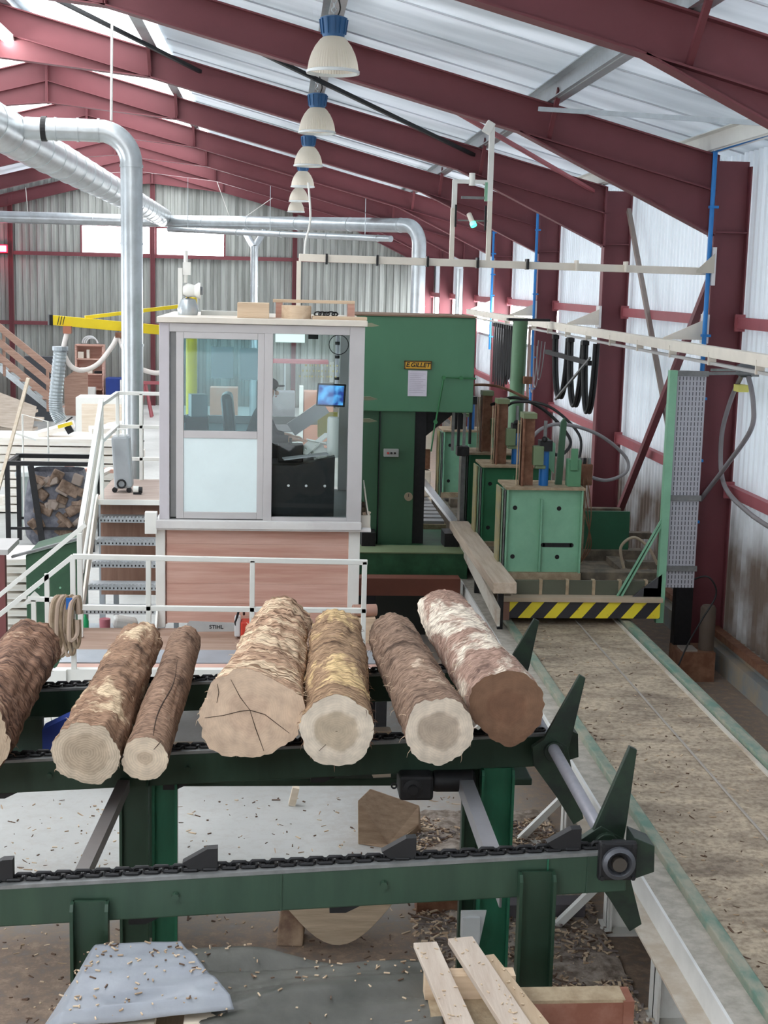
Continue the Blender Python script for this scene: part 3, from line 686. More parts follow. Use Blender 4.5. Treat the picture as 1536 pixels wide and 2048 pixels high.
log('thick brown log at the left edge of the photo, cut off by the frame', (-1.753, 7.842, 1.862), .25, (-1.751, 9.939, 1.832), .22, BK1, cut_mat('cut_tan', (.45, .33, .23), (.55, .42, .30), .25), 1, rough=.03, shreds=60, shred_mat=BK1)
log('mid-sized log with cream bark patches and a finely ringed grey end', (-1.051, 7.692, 1.832), .185, (-.997, 10.287, 1.805), .155, BK2, cut_mat('cut_ringed', (.52, .41, .30), (.66, .54, .41), .185, .72, .2), 2, rough=.022, lobes=((2, .008, .5),), shreds=30)
log('thinnest log, plain brown with a long crack along its bark', (-.723, 7.716, 1.794), .13, (-.668, 10.354, 1.789), .122, BK3, cut_mat('cut_thin', (.58, .45, .33), (.76, .62, .47), .13, .35, .12), 3, rough=.012, lobes=((3, .004, 1),), cracks=(((.05, .055), (.075, .085), (.09, .105)),))
log('thickest log in the middle with cracks across its oval cut end', (-.136, 8.02, 1.955), .245, (.063, 10.585, 1.893), .185, BK4, cut_mat('cut_cracked', (.56, .40, .29), (.60, .44, .32), .27, .5, .06), 4, sx=1.12, sz=.98, rough=.03, flare=.025, lobes=((2, .018, -.9), (3, .01, .4)), tilt=(-.12, .2),
    cracks=(((-.27, -.03), (-.16, -.01), (-.06, .02), (0, .03), (.09, .01), (.18, -.05), (.24, -.09)), ((-.12, .20), (-.06, .10), (0, .03)), ((-.20, .06), (-.19, .12), (-.2, .17)), ((0, .03), (.04, -.08), (.09, -.2))), shreds=150)
log('upright-pointing log with a round pale end and darker heart, frayed bark at its right', (.369, 7.801, 1.928), .212, (.461, 10.043, 1.923), .20, BK5, cut_mat('cut_pale_heart', (.56, .45, .33), (.78, .67, .54), .21, .62, .07), 5, rough=.022, shreds=170, shred_mat=BK1, cracks=(((-.10, -.12), (-.06, -.08)), ((-.006, 0), (.006, 0))))
log('grey-brown log with a pale rimmed end, second from the right', (.959, 7.741, 1.948), .20, (.87, 10.019, 1.919), .178, BK6, cut_mat('cut_grey_heart', (.50, .40, .31), (.78, .66, .53), .20, .63, .08), 6, rough=.02, shreds=60)
log('rightmost log with white patched bark and an orange-brown end', (1.393, 8.013, 2.000), .225, (1.312, 10.648, 1.956), .19, BK7, cut_mat('cut_orange_brown', (.21, .105, .06), (.235, .125, .073), .24, .5, .06), 7, sx=1.0, sz=1.02, rough=.022, lobes=((2, .012, 1.4), (3, .012, -2.2), (1, .012, -.9)), tilt=(.05, 0), shreds=40)
sp = LOGS[2]                                       # the long bark crack of the thin log
o, M, L, rad = sp; cb = MB(); P = []
for t in [i / 14 for i in range(15)]:
    tt = .02 + t * .62; a = 1.25 + .12 * math.sin(t * 7); r = rad(a, tt) + .001; P.append(V((r * math.cos(a), tt * L, r * math.sin(a))))
cb.tube(P, [.001 + .0035 * math.sin(PI * min(1, .1 + i / 15)) for i in range(15)], 5)
mm = bpy.data.meshes.new('bark_crack'); mm.from_pydata(cb.v, [], cb.f); mm.materials.append(CRACK); kq = bpy.data.objects.new('bark_crack', mm); COL.objects.link(kq); kq.parent = o

# ------------------------------------------------------------ things behind and under the deck
xb = thing('cross_bench', 'low dark green bench standing between the middle and far conveyors', 'bench', (-.6, 9.2, 0))
MB().box(-2.9, 1.75, 8.92, 9.5, 1.175, 1.225).build('top', BEAMD, xb, bevel=.01)
for x in (-2.6, -.84, 1.55): MB().box(x - .05, x + .05, 9.15, 9.25, 0, 1.175).build('leg', LEGD, xb)
tag(MB().box(-2.6, -1.56, 9.28, 9.36, 1.225, 1.52).build('divider_plate', BEAMD), 'dark green steel plate standing on the bench at the left', 'plate')
tag(MB().prism([(-1.55, 1.225), (-1.38, 1.225), (-1.37, 1.56), (-1.55, 1.47)], 'y', 9.22, 9.36).build('blue_box', mat('blue_plastic', (.012, .045, .28), .5)), 'small blue box on the bench behind the left logs', 'box')
tag(MB().obox((-.42, 9.3, 1.28), (.55, .16, .11), (0, 0, .05)).build('timber_offcut', PALE), 'pale timber offcut lying on the bench left of the thickest log', 'wood')
tag(MB().obox((.73, 9.0, 1.385), (.12, .10, .32), (0, 0, .1)).build('timber_block', PALE), 'pale timber block showing between the two logs right of the thickest one', 'wood')
# ============================================================ carriage track
ZD = 0.78
def deck_mat():
    m = bpy.data.materials.new('sawdusty_deck_plate'); m.use_nodes = True; nt = m.node_tree; N = nt.nodes; L = nt.links; b = N['Principled BSDF']; b.inputs['Roughness'].default_value = .7
    tc = N.new('ShaderNodeTexCoord')
    def nz(sc, st, det=7, dist=0):
        mp = N.new('ShaderNodeMapping'); mp.inputs['Scale'].default_value = st; L.new(tc.outputs['Object'], mp.inputs['Vector'])
        n = N.new('ShaderNodeTexNoise'); n.inputs['Scale'].default_value = sc; n.inputs['Detail'].default_value = det; n.inputs['Roughness'].default_value = .66; n.inputs['Distortion'].default_value = dist
        L.new(mp.outputs['Vector'], n.inputs['Vector']); return n
    n1 = nz(2.4, (.6, 1.5, 1), 9, .5); n2 = nz(22, (1, 1, 1), 8)
    r = N.new('ShaderNodeValToRGB'); e = r.color_ramp.elements; e[0].position = .34; e[0].color = (.22, .175, .135, 1); e[1].position = .60; e[1].color = (.50, .42, .32, 1)
    L.new(n1.outputs['Fac'], r.inputs['Fac'])
    sp = N.new('ShaderNodeSeparateXYZ'); L.new(tc.outputs['Object'], sp.inputs[0])
    mr = N.new('ShaderNodeMapRange'); mr.inputs['From Min'].default_value = 3.28; mr.inputs['From Max'].default_value = 3.42; mr.inputs['To Max'].default_value = .85; L.new(sp.outputs['X'], mr.inputs['Value'])
    g = N.new('ShaderNodeValToRGB'); e = g.color_ramp.elements; e[0].position = .35; e[0].color = (.15, .14, .13, 1); e[1].position = .66; e[1].color = (.34, .31, .275, 1); L.new(n1.outputs['Fac'], g.inputs['Fac'])
    mx = N.new('ShaderNodeMix'); mx.data_type = 'RGBA'; L.new(mr.outputs[0], mx.inputs['Factor']); L.new(r.outputs['Color'], mx.inputs[6]); L.new(g.outputs['Color'], mx.inputs[7])
    r2 = N.new('ShaderNodeValToRGB'); e = r2.color_ramp.elements; e[0].position = .38; e[0].color = (.5, .44, .38, 1); e[1].position = .56; e[1].color = (1.08, 1.05, 1, 1); L.new(n2.outputs['Fac'], r2.inputs['Fac'])
    m2 = N.new('ShaderNodeMix'); m2.data_type = 'RGBA'; m2.blend_type = 'MULTIPLY'; m2.inputs['Factor'].default_value = .7; L.new(mx.outputs[2], m2.inputs[6]); L.new(r2.outputs['Color'], m2.inputs[7])
    L.new(m2.outputs[2], b.inputs['Base Color'])
    bp = N.new('ShaderNodeBump'); bp.inputs['Strength'].default_value = .35; bp.inputs['Distance'].default_value = .015; L.new(n2.outputs['Fac'], bp.inputs['Height']); L.new(bp.outputs['Normal'], b.inputs['Normal'])
    return m
DECKM = deck_mat()
RAILG = mat('dusty_green_rail', (.13, .23, .18), .5, color2=(.34, .33, .26), vscale=7, stretch=(1, .5, 1), thr=(.38, .62))
PALEG = mat('dusty_white_channel', (.58, .54, .47), .6, color2=(.42, .34, .26), vscale=5, stretch=(1, .4, 1), thr=(.5, .68))
tr_ = thing('carriage_track', 'raised saw carriage track with a sawdusty deck between green edged rails', 'track', (3.1, 10, 0))
MB().box(2.66, 3.84, 3.0, 25, ZD - .05, ZD).build('deck', DECKM, tr_)
MB().box(2.38, 2.57, 3.0, 25, ZD - .02, ZD).build('channel_top', mat('dusty_channel_top', (.36, .33, .28), .8, color2=(.50, .46, .40), vscale=9), tr_)
MB().box(2.362, 2.38, 3, 25, ZD - .17, ZD + .006).build('channel_web', mat('channel_white', (.76, .76, .74), .5), tr_)
MB().box(2.235, 2.362, 3, 25, ZD - .17, ZD - .155).build('channel_flange', mat('dusty_flange', (.50, .42, .33), .85, color2=(.62, .56, .48), vscale=6), tr_)
l = MB(); l.box(2.56, 2.64, 3, 25, ZD - .06, ZD + .055); l.build('left_rail', RAILG, tr_, bevel=.008)
l = MB(); l.box(3.84, 3.875, 3, 25, ZD - .1, ZD + .02); l.build('right_kerb', PALEG, tr_)
l = MB(); l.box(3.885, 3.975, 3, 25, ZD - .1, ZD + .055); l.box(3.985, 4.02, 3, 25, ZD - .25, ZD + .03); l.build('right_rail', RAILG, tr_, bevel=.008)
MB().tube([(3.40, 3, ZD + .008), (3.40, 15.2, ZD + .008)], .010, 6).build('centre_cable', mat('grey_wire', (.34, .31, .28), .6), tr_)
WP = mat('white_post_paint', (.74, .74, .71), .5, color2=(.60, .56, .50), vscale=3, thr=(.55, .75))
def trackpost(y, braced=True):
    p = MB(); p.box(2.38, 2.395, y - .1, y + .1, 0.02, ZD - .17); p.box(2.38, 2.60, y - .01, y + .01, .02, ZD - .17); p.box(2.3, 2.66, y - .12, y + .12, 0, .02)
    q = p.build('post', WP, tr_)
    if braced:
     b = MB(); b.bar((2.39, y, .42), (2.02, y, .03), .05, .05, (0, 1, 0)); b.box(1.96, 2.2, y - .06, y + .06, 0, .015); b.build('brace', WP, q)
    for dx in (2.33, 2.63): MB().cyl((dx, y - .08, .02), (dx, y - .08, .06), .012, n=6).build('anchor_bolt', WP, q)
for y in (7.95, 9.2, 10.75, 13.5): trackpost(y, y > 8)
for y in (7.95, 10.75, 13.5, 17):
    MB().box(3.95, 4.01, y - .08, y + .08, 0, ZD - .1).build('post', BLACK, tr_)
# ============================================================ operator cabin, its stairs and walkway
def glass_mat(name, tint=(.93, .97, .97), milk=0.0, milkc=(.75, .84, .84), gloss=.10):
    m = bpy.data.materials.new(name); m.use_nodes = True; nt = m.node_tree; N = nt.nodes; L = nt.links; N.remove(N['Principled BSDF']); out = N['Material Output']
    t = N.new('ShaderNodeBsdfTransparent'); t.inputs['Color'].default_value = (*tint, 1)
    d = N.new('ShaderNodeBsdfDiffuse'); d.inputs['Color'].default_value = (*milkc, 1)
    g = N.new('ShaderNodeBsdfGlossy'); g.inputs['Roughness'].default_value = .02
    f = N.new('ShaderNodeFresnel'); f.inputs['IOR'].default_value = 1.22
    m1 = N.new('ShaderNodeMixShader'); m1.inputs[0].default_value = milk; L.new(t.outputs[0], m1.inputs[1]); L.new(d.outputs[0], m1.inputs[2])
    m2 = N.new('ShaderNodeMixShader'); L.new(f.outputs[0], m2.inputs[0]); L.new(m1.outputs[0], m2.inputs[1]); L.new(g.outputs[0], m2.inputs[2])
    L.new(m2.outputs[0], out.inputs['Surface']); return m
GLASS = glass_mat('clear_glass'); GLASSD = glass_mat('milky_door_glass', (.70, .86, .89), .05)  # door pane has a faint milky diffuse mixed in
ALU = mat('aluminium_frame', (.52, .50, .50), .45, .25, vary=.06)
ALUD = mat('dark_aluminium_channel', (.20, .20, .20), .5, .3)
PANELW = mat('pale_green_white_panel', (.74, .86, .87), .35, vary=.04)
def redwood():
    m = wood('red_brown_cladding', (.55, .30, .235), (.72, .48, .40), scale=1.4, stretch=(.5, 3, 9), rough=.55, bump=.1)
    return m
RW = redwood()
LILAC = mat('lilac_grey_paint', (.55, .52, .55), .45, vary=.06)
cab = thing('operator_cabin', 'glazed operator cabin with sliding door on a red-brown wooden base', 'cabin', (-.14, 15.1, .98))
CX0, CX1, CY0, CY1, CZ0, CZ1 = -1.16, .87, 14.0, 16.2, 2.10, 4.06
def cp(name, m, *boxes, parent=cab, bevel=.004):
    b = MB()
    for x in boxes: b.box(*x)
    return b.build(name, m, parent, bevel=bevel)
bp_ = MB()
for k in range(5):
    z0 = 1.02 + k * .206; bp_.box(CX0 + .07, CX1 - .1, CY0 + .05, CY0 + .08, z0, z0 + .2045)
bp_.box(CX0 + .04, CX0 + .07, CY0 + .08, CY1, 1.0, 2.04); bp_.box(CX1 - .14, CX1 - .1, CY0 + .08, CY1, 1.0, 2.04); bp_.box(CX0 + .07, CX1 - .1, CY1 - .04, CY1, 1.0, 2.04)
bp_.build('base_panel', RW, cab)
for (x0, x1) in ((CX0 - .04, CX0 + .055), (CX1 - .12, CX1 - .005)):
    for (y0, y1) in ((CY0 + .02, CY0 + .12), (CY1 - .1, CY1)): cp('base_post', WHITE, (x0, x1, y0, y1, .98, 2.02))
cp('sill', mat('grey_white_sill', (.64, .62, .61), .5, color2=(.72, .71, .69), vscale=3), (CX0 - .03, CX1 + .0, CY0 - .08, CY1, 2.02, 2.10), (CX0 - .02, CX1 + .10, CY0 - .06, CY0 + .05, 2.0, 2.03))
cp('sill_bracket', WHITE, (CX0 - .14, CX0 - .02, CY0 - .07, CY0 + .02, 1.96, 2.18)); 
cp('cabin_floor', ALUD, (CX0, CX1, CY0, CY1, 2.06, 2.105))
cp('roof', CREAM, (CX0 - .02, CX1 + .02, CY0 - .05, CY1 + .1, CZ1 + .005, CZ1 + .06)); 
for (x0, x1) in ((CX0, CX0 + .10), (CX1 - .15, CX1)):
    for (y0, y1) in ((CY0, CY0 + .09), (CY1 - .09, CY1)): cp('corner_post', LILAC if x0 < 0 else ALU, (x0, x1, y0, y1, CZ0, CZ1))
cp('head_rail', ALU, (CX0 + .10, CX1 - .15, CY0 + .0, CY0 + .08, CZ1 - .085, CZ1), (CX0 + .1, CX1 - .15, CY1 - .08, CY1, CZ1 - .08, CZ1), (CX0, CX0 + .08, CY0 + .09, CY1 - .09, CZ1 - .08, CZ1), (CX1 - .08, CX1, CY0 + .09, CY1 - .09, CZ1 - .08, CZ1))
cp('door_channel', ALUD, (CX0 + .105, CX0 + .165, CY0 + .03, CY0 + .06, CZ0 + .02, CZ1 - .06))
cp('mullion', ALU, (-.125, -.04, CY0 - .005, CY0 + .08, CZ0, CZ1 - .08))
fw = cp('fixed_window', GLASS, (-.04, CX1 - .15, CY0 + .035, CY0 + .043, CZ0 + .03, CZ1 - .085), bevel=0)
cp('bottom_rail', ALU, (-.04, CX1 - .15, CY0, CY0 + .07, CZ0, CZ0 + .035))
# sliding door
dr = cp('sliding_door', ALU, (CX0 + .165, CX0 + .24, CY0 + .0, CY0 + .045, CZ0 + .01, CZ1 - .085), (-.19, -.125, CY0, CY0 + .045, CZ0 + .01, CZ1 - .085),
        (CX0 + .24, -.19, CY0, CY0 + .045, CZ1 - .15, CZ1 - .085), (CX0 + .24, -.19, CY0, CY0 + .045, CZ0 + .01, CZ0 + .08), (CX0 + .24, -.19, CY0 + .002, CY0 + .04, 2.925, 3.0))
cp('door_glass', GLASSD, (CX0 + .24, -.19, CY0 + .018, CY0 + .026, 3.0, CZ1 - .15), parent=dr, bevel=0)
cp('door_lower_panel', PANELW, (CX0 + .24, -.19, CY0 + .012, CY0 + .032, CZ0 + .08, 2.925), parent=dr, bevel=0)
cp('door_edge', BLACK, (-.20, -.188, CY0 + .046, CY0 + .07, CZ0 + .03, 3.5), parent=dr, bevel=0)
# side and rear glazing
cp('rear_rail', ALU, (CX0 + .1, CX1 - .15, CY1 - .07, CY1 - .01, 2.86, 2.95), (-.22, -.15, CY1 - .07, CY1 - .01, 2.95, CZ1 - .08))
cp('rear_panel', PANELW, (CX0 + .1, -.2, CY1 - .05, CY1 - .02, CZ0, 2.86), bevel=0)
cp('rear_window', GLASS, (CX0 + .1, CX1 - .15, CY1 - .045, CY1 - .037, 2.95, CZ1 - .08), (-.15, CX1 - .15, CY1 - .045, CY1 - .037, CZ0 + .04, 2.86), bevel=0)
cp('side_window', GLASS, (CX0 + .03, CX0 + .038, CY0 + .09, CY1 - .09, 2.95, CZ1 - .08), bevel=0)
cp('side_panel', PANELW, (CX0 + .02, CX0 + .05, CY0 + .09, CY1 - .09, CZ0, 2.95), bevel=0)
cp('side_window', GLASS, (CX1 - .038, CX1 - .03, CY0 + .09, CY1 - .09, CZ0 + .05, CZ1 - .08), bevel=0)
cp('glazing_bar', ALU, (CX1 - .06, CX1 - .02, CY0 + .8, CY0 + .84, CZ0, CZ1 - .08))
cp('hung_panel', glow('pale_cyan_panel', (.75, 1, .95), .28), (-.02, .30, 15.45, 15.7, 3.83, 3.93))  # pale cyan glowing panel hung under the cabin roof
for x in (.0, .28, .40): cp('cabin_hanger', BLACK, (x - .006, x + .006, 15.56, 15.572, 3.93, CZ1 + .005), bevel=0)
cp('speaker_box', BLACK, (.34, .45, 15.5, 15.65, 3.87, 3.93))
# writing on the glass: pale decal
rr = random.Random(6)                                  # faded yellow lettering on the glass, too worn to read
q = MB()
for r in range(3):
    x = .28 - .03 * r
    while x < .60:
        w = rr.uniform(.008, .02); q.box(x, x + w, CY0 + .030, CY0 + .034, 3.66 - .055 * r, 3.66 - .055 * r + .018); x += w + rr.uniform(.006, .03)
q.build('worn_lettering', glass_mat('worn_yellow_decal', (.93, .93, .80), .28, (.75, .72, .35)), fw)
# tray of wood bits on the cabin's right flank
ty = thing('side_tray', 'white metal tray of wood scraps fixed to the right side of the cabin', 'tray', (.93, 14.3, 2.0))
q = MB(); q.box(.875, .975, 14.15, 14.75, 2.0, 2.02); q.plate([(.975, 14.15, 2.0), (.975, 14.75, 2.0), (.935, 14.75, 2.42), (.905, 14.15, 2.42)], .012); q.box(.875, .975, 14.14, 14.155, 2.0, 2.14); q.build('tray_body', CREAM, ty)
r_ = random.Random(3)
for k in range(7):
    MB().obox((.925 + r_.uniform(-.02, .02), 14.2 + .07 * k, 2.05 + r_.uniform(0, .10)), (.05, .04, .12), (r_.uniform(-.6, .6), r_.uniform(-.5, .5), r_.uniform(0, 3))).build('wood_scrap', [SAWN, RW, PALE][k % 3], ty)

# ---- inside
dk = thing('control_desk', 'black control desk standing behind the cabin window', 'desk', (.26, 14.4, 2.105))
q = MB(); q.prism([(-.10, 2.105), (.595, 2.105), (.60, 2.74), (.45, 2.70), (.2, 2.645), (-.10, 2.64)], 'y', 14.14, 14.30); q.build('front_panel', BLACK, dk, bevel=.004)
MB().box(-.10, .6, 14.30, 14.85, 2.60, 2.64).build('desktop', mat('dark_grey_top', (.06, .06, .065), .4), dk)
for k, x in enumerate((-.06, .13, .31, .50)): MB().cyl((x, 14.14, 2.44), (x, 14.128, 2.44), .014, n=10).build('screw_head', CHROME, dk)
tag(MB().obox((.30, 14.2, 2.735), (.46, .16, .012), (0, -.12, .12)).build('clipboard', mat('grey_plastic', (.45, .45, .47), .5)), 'grey tilted tray lying on the black control desk', 'tray')
jb = MB(); jb.box(.02, .28, 14.42, 14.66, 2.64, 2.82); jb = tag(jb.build('joystick_box', BLACK, bevel=.01), 'black joystick box under the operator hand', 'control box')
q = MB(); q.cyl((.15, 14.55, 2.82), (.15, 14.55, 2.88), .015); q.build('joystick', RUBBER, jb)
pp = thing('paper_stack', 'heap of crumpled white paper on the control desk', 'paper', (.42, 14.6, 2.64)); r_ = random.Random(5)
for k in range(9):
    MB().obox((.42 + r_.uniform(-.10, .06), 14.6 + r_.uniform(-.1, .1), 2.66 + .026 * k), (.21, .15, .012), (r_.uniform(-.3, .3), r_.uniform(-.75, .1), r_.uniform(0, 3))).build('sheet', WHITE, pp)
q = MB(); q.lathe((.585, 14.42, 2.70), [(0, 0), (.055, 0), (.06, .02), (.06, .40), (.05, .42), (0, .42)], 20); tag(q.build('paper_roll', WHITE, smooth=True), 'upright white roll at the right end of the control desk', 'roll')
mn = thing('monitor', 'small screen showing a blue picture, hung inside the cabin', 'monitor', (.56, 14.4, 3.22))
q = MB(); q.obox((.56, 14.42, 3.345), (.30, .03, .235), (.05, .04, .18)); q.build('case', BLACK, mn, bevel=.006)
def screen_mat():
    m = bpy.data.materials.new('lit_screen'); m.use_nodes = True; nt = m.node_tree; N = nt.nodes; L = nt.links; b = N['Principled BSDF']
    tc = N.new('ShaderNodeTexCoord'); n = N.new('ShaderNodeTexNoise'); n.inputs['Scale'].default_value = 11; n.inputs['Detail'].default_value = 3; L.new(tc.outputs['Object'], n.inputs['Vector'])
    r = N.new('ShaderNodeValToRGB'); e = r.color_ramp.elements; e[0].position = .38; e[0].color = (.01, .035, .20, 1); e[1].position = .66; e[1].color = (.10, .42, .80, 1); L.new(n.outputs['Fac'], r.inputs['Fac'])
    b.inputs['Base Color'].default_value = (.02, .02, .03, 1); L.new(r.outputs['Color'], b.inputs['Emission Color']); b.inputs['Emission Strength'].default_value = .4; return m
q = MB(); q.obox((.557, 14.402, 3.345), (.265, .004, .20), (.05, .04, .18)); q.build('screen', screen_mat(), mn)
q = MB(); q.cyl((.615, 14.45, 3.42), (.62, 14.5, CZ1 - .01), .02); q.build('arm', mat('pale_arm', (.66, .66, .72), .4), mn, smooth=True)
q = MB(); q.tube(arc((.63, 14.46, 3.86), .10, 0, 2 * PI, 20), .005, 6); q.build('cable_loop', RUBBER, mn)
for z in (3.86, 3.72, 3.5): MB().cyl((.617, 14.46, z), (.617, 14.46, z + .03), .026).build('clamp', BLACK, mn)
tag(MB().box(.545, .585, 14.52, 14.54, 3.47, 3.68).build('strip_lamp', WHITE), 'short white strip beside the monitor arm', 'lamp')
tag(MB().obox((.57, 15.6, 2.92), (.22, .02, .28), (0, 0, .1)).build('yellow_sheet', mat('faded_yellow', (.72, .62, .18), .6)), 'yellow sheet behind the monitor inside the cabin', 'sheet')
tag(MB().obox((.35, 15.5, 3.0), (.46, .03, .16), (0, -.62, 0)).build('grey_flap', mat('flap_grey', (.52, .53, .55), .5)), 'grey slanting flap behind the operator hand', 'panel')
PAPERT = mat('backlit_paper', (.84, .86, .88), .7, vary=.03); see_through(PAPERT, PAPERT.node_tree.nodes['Color Ramp'].outputs['Color'], .8)
for (x, z, w, l) in ((-.62, 3.56, .25, 'left white sheet hung behind the cabin door'), (-.30, 3.55, .24, 'right white sheet hung behind the cabin door, half behind the chair')):
    tag(MB().obox((x, 16.08, z), (w, .004, .36), (.04, 0, 0)).build('hung_sheet', PAPERT), l, 'paper')
tag(MB().box(-.98, -.74, 15.2, 15.5, 2.105, 3.02).build('cabinet', mat('charcoal_cabinet', (.05, .05, .055), .5), bevel=.006), 'charcoal box behind the door glass, at its left', 'cabinet')
tag(MB().obox((-.85, 15.3, 3.14), (.18, .14, .24), (0, 0, .3)).build('jacket', mat('white_cloth', (.7, .7, .7), .8)), 'white cloth thrown on the charcoal box', 'cloth')
ch = thing('operator_chair', 'black high-backed chair with a shiny backrest inside the cabin', 'chair', (-.30, 14.95, 2.105))
LEATH = mat('black_leather', (.02, .02, .022), .28, spec=.6)
q = MB(); q.obox((-.50, 14.95, 3.0), (.12, .46, .62), (0, -.10, 0)); q.build('backrest', LEATH, ch, bevel=.05)
q = MB(); q.obox((-.25, 14.95, 2.56), (.50, .48, .12)); q.build('seat', LEATH, ch, bevel=.04)
q = MB(); q.cyl((-.27, 14.95, 2.14), (-.27, 14.95, 2.5), .035); q.build('column', BLACK, ch)
for k in range(5):
    a = 2 * PI * k / 5; MB().bar((-.27, 14.95, 2.17), (-.27 + .28 * math.cos(a), 14.95 + .28 * math.sin(a), 2.125), .05, .035).build('foot', BLACK, ch)
# ---- operator
def skin_obj(name, verts, edges, m, root=0, sub=2, parent=None):
    me = bpy.data.meshes.new(name); me.from_pydata([v[:3] for v in verts], edges, []); o = bpy.data.objects.new(name, me); COL.objects.link(o)
    md = o.modifiers.new('skin', 'SKIN'); md.use_smooth_shade = True
    sd = me.skin_vertices[0].data
    for i, v in enumerate(verts): r = v[3]; sd[i].radius = r if isinstance(r, tuple) else (r, r)
    sd[root].use_root = True
    s = o.modifiers.new('sub', 'SUBSURF'); s.levels = sub; s.render_levels = sub
    me.materials.append(m)
    if parent: o.parent = parent
    return o
SKIN = mat('skin', (.62, .36, .26), .5, vary=.06); CLOTH = mat('black_work_cloth', (.014, .014, .017), .85, vary=.3, vscale=30)
PX, PY, PZ = -.28, 14.95, 2.66                       # pelvis
per = thing('person', 'operator in black clothes and cap seated in the cabin, hand on the controls', 'person', (PX, PY, 2.105))
def W(pts): return [(p[0] - PX, p[1] - PY, p[2] - 2.105, p[3]) for p in pts]
# body facing +X : pelvis, spine, neck, head, arms, hands, legs in one surface
vb = [(-.28, 14.95, 2.70, (.15, .17)), (-.28, 14.95, 2.88, (.125, .155)), (-.25, 14.95, 3.06, (.12, .17)), (-.22, 14.95, 3.16, (.06, .07)), (-.20, 14.95, 3.22, .052),
      (-.17, 14.95, 3.31, (.085, .075)), (-.165, 14.95, 3.40, (.09, .075))]
eb = [(0, 1), (1, 2), (2, 3), (3, 4), (4, 5), (5, 6)]
def limb(start, pts):
    i = start
    for p in pts: vb.append(p); eb.append((i, len(vb) - 1)); i = len(vb) - 1
    return i
hands = []
for s, hx, hy, hz in ((-1, .17, 14.66, 2.845), (1, .12, 15.22, 2.82)):
    sh = (-.235, 14.95 + s * .19, 3.08, .062); el = (-.10, 14.95 + s * .25, 2.84, .047)
    w_ = (hx - .085, hy, hz + .012, .030); i = limb(2, [sh, ((sh[0] + el[0]) / 2, (sh[1] + el[1]) / 2, (sh[2] + el[2]) / 2, .056), el, ((el[0] + w_[0]) / 2, (el[1] + w_[1]) / 2, (el[2] + w_[2]) / 2, .042), w_])
    pm = limb(i, [(hx - .04, hy, hz + .008, (.030, .020)), (hx, hy, hz, (.036, .017))])
    for f, (dy, ln) in enumerate(((-.030, .062), (-.010, .072), (.011, .067), (.031, .052))):
        limb(pm, [(hx + .025, hy + dy, hz, .0095), (hx + .025 + ln * .5, hy + dy * 1.1, hz - .004, .0088), (hx + .025 + ln * .85, hy + dy * 1.12, hz - .026, .0078)])
    limb(pm - 1, [(hx - .02, hy - s * .034, hz - .003, .0125), (hx + .012, hy - s * .052, hz - .010, .0105), (hx + .04, hy - s * .052, hz - .022, .0088)])
for s in (-1, 1):
    limb(0, [(-.18, 14.95 + s * .10, 2.68, .085), (.16, 14.95 + s * .12, 2.68, .062), (.20, 14.95 + s * .12, 2.42, .050), (.19, 14.95 + s * .12, 2.19, .036), (.28, 14.95 + s * .13, 2.145, .034)])
body = skin_obj('body', W(vb), eb, SKIN, 0, 2, per)
# clothing over the body
jv = [(-.28, 14.95, 2.68, (.168, .188)), (-.28, 14.95, 2.88, (.145, .175)), (-.25, 14.95, 3.06, (.138, .188)), (-.225, 14.95, 3.15, (.075, .085))]; je = [(0, 1), (1, 2), (2, 3)]
for s, hx, hy, hz in ((-1, .17, 14.66, 2.845), (1, .12, 15.22, 2.82)):
    b0 = len(jv); sh = (-.235, 14.95 + s * .19, 3.08, .078); el = (-.10, 14.95 + s * .25, 2.84, .062); w_ = (hx - .10, hy, hz + .014, .043)
    jv += [sh, el, w_]; je += [(2, b0), (b0, b0 + 1), (b0 + 1, b0 + 2)]
skin_obj('jacket', W(jv), je, CLOTH, 0, 2, per)
tv = [(-.28, 14.95, 2.69, (.165, .185))]; te = []
for s in (-1, 1):
    b0 = len(tv); tv += [(-.16, 14.95 + s * .11, 2.685, .10), (.16, 14.95 + s * .12, 2.685, .078), (.205, 14.95 + s * .12, 2.42, .064), (.19, 14.95 + s * .12, 2.22, .05)]; te += [(0, b0), (b0, b0 + 1), (b0 + 1, b0 + 2), (b0 + 2, b0 + 3)]
skin_obj('trousers', W(tv), te, CLOTH, 0, 2, per)
for s in (-1, 1):
    q = MB(); q.obox((.25, 14.95 + s * .125, 2.14), (.28, .10, .08)); q.build('shoe', RUBBER, per, bevel=.03)
q = MB(); q.sphere((-.165, 14.95, 3.405), .100, 20, 12, (1.05, .86, .72)); q.add([], []); q.build('cap', CLOTH, per, smooth=True)
q = MB(); q.prism([(-.10, 14.88), (-.02, 14.895), (.005, 14.95), (-.02, 15.005), (-.10, 15.02)], 'z', 3.385, 3.397); q.build('cap_brim', CLOTH, per)
q = MB(); q.sphere((-.205, 14.95, 3.34), .088, 16, 10, (.75, .94, .85)); q.build('hair', mat('dark_hair', (.05, .035, .025), .7), per, smooth=True)
q = MB(); q.sphere((-.078, 14.95, 3.315), .02, 10, 8, (1.1, .7, 1.3)); q.build('nose', SKIN, per, smooth=True)
for s in (-1, 1):
    q = MB(); q.sphere((-.093, 14.95 + s * .032, 3.345), .012, 10, 8); q.build('eye', mat('eye_dark', (.05, .04, .04), .3), per, smooth=True)
    q = MB(); q.sphere((-.175, 14.95 + s * .078, 3.325), .026, 10, 8, (.7, .35, 1.1)); q.build('ear', SKIN, per, smooth=True)
q = MB(); q.sphere((-.088, 14.95, 3.275), .022, 10, 8, (.5, 1, .28)); q.build('mouth', mat('lips', (.45, .18, .15), .5), per, smooth=True)

per.location.x += .08
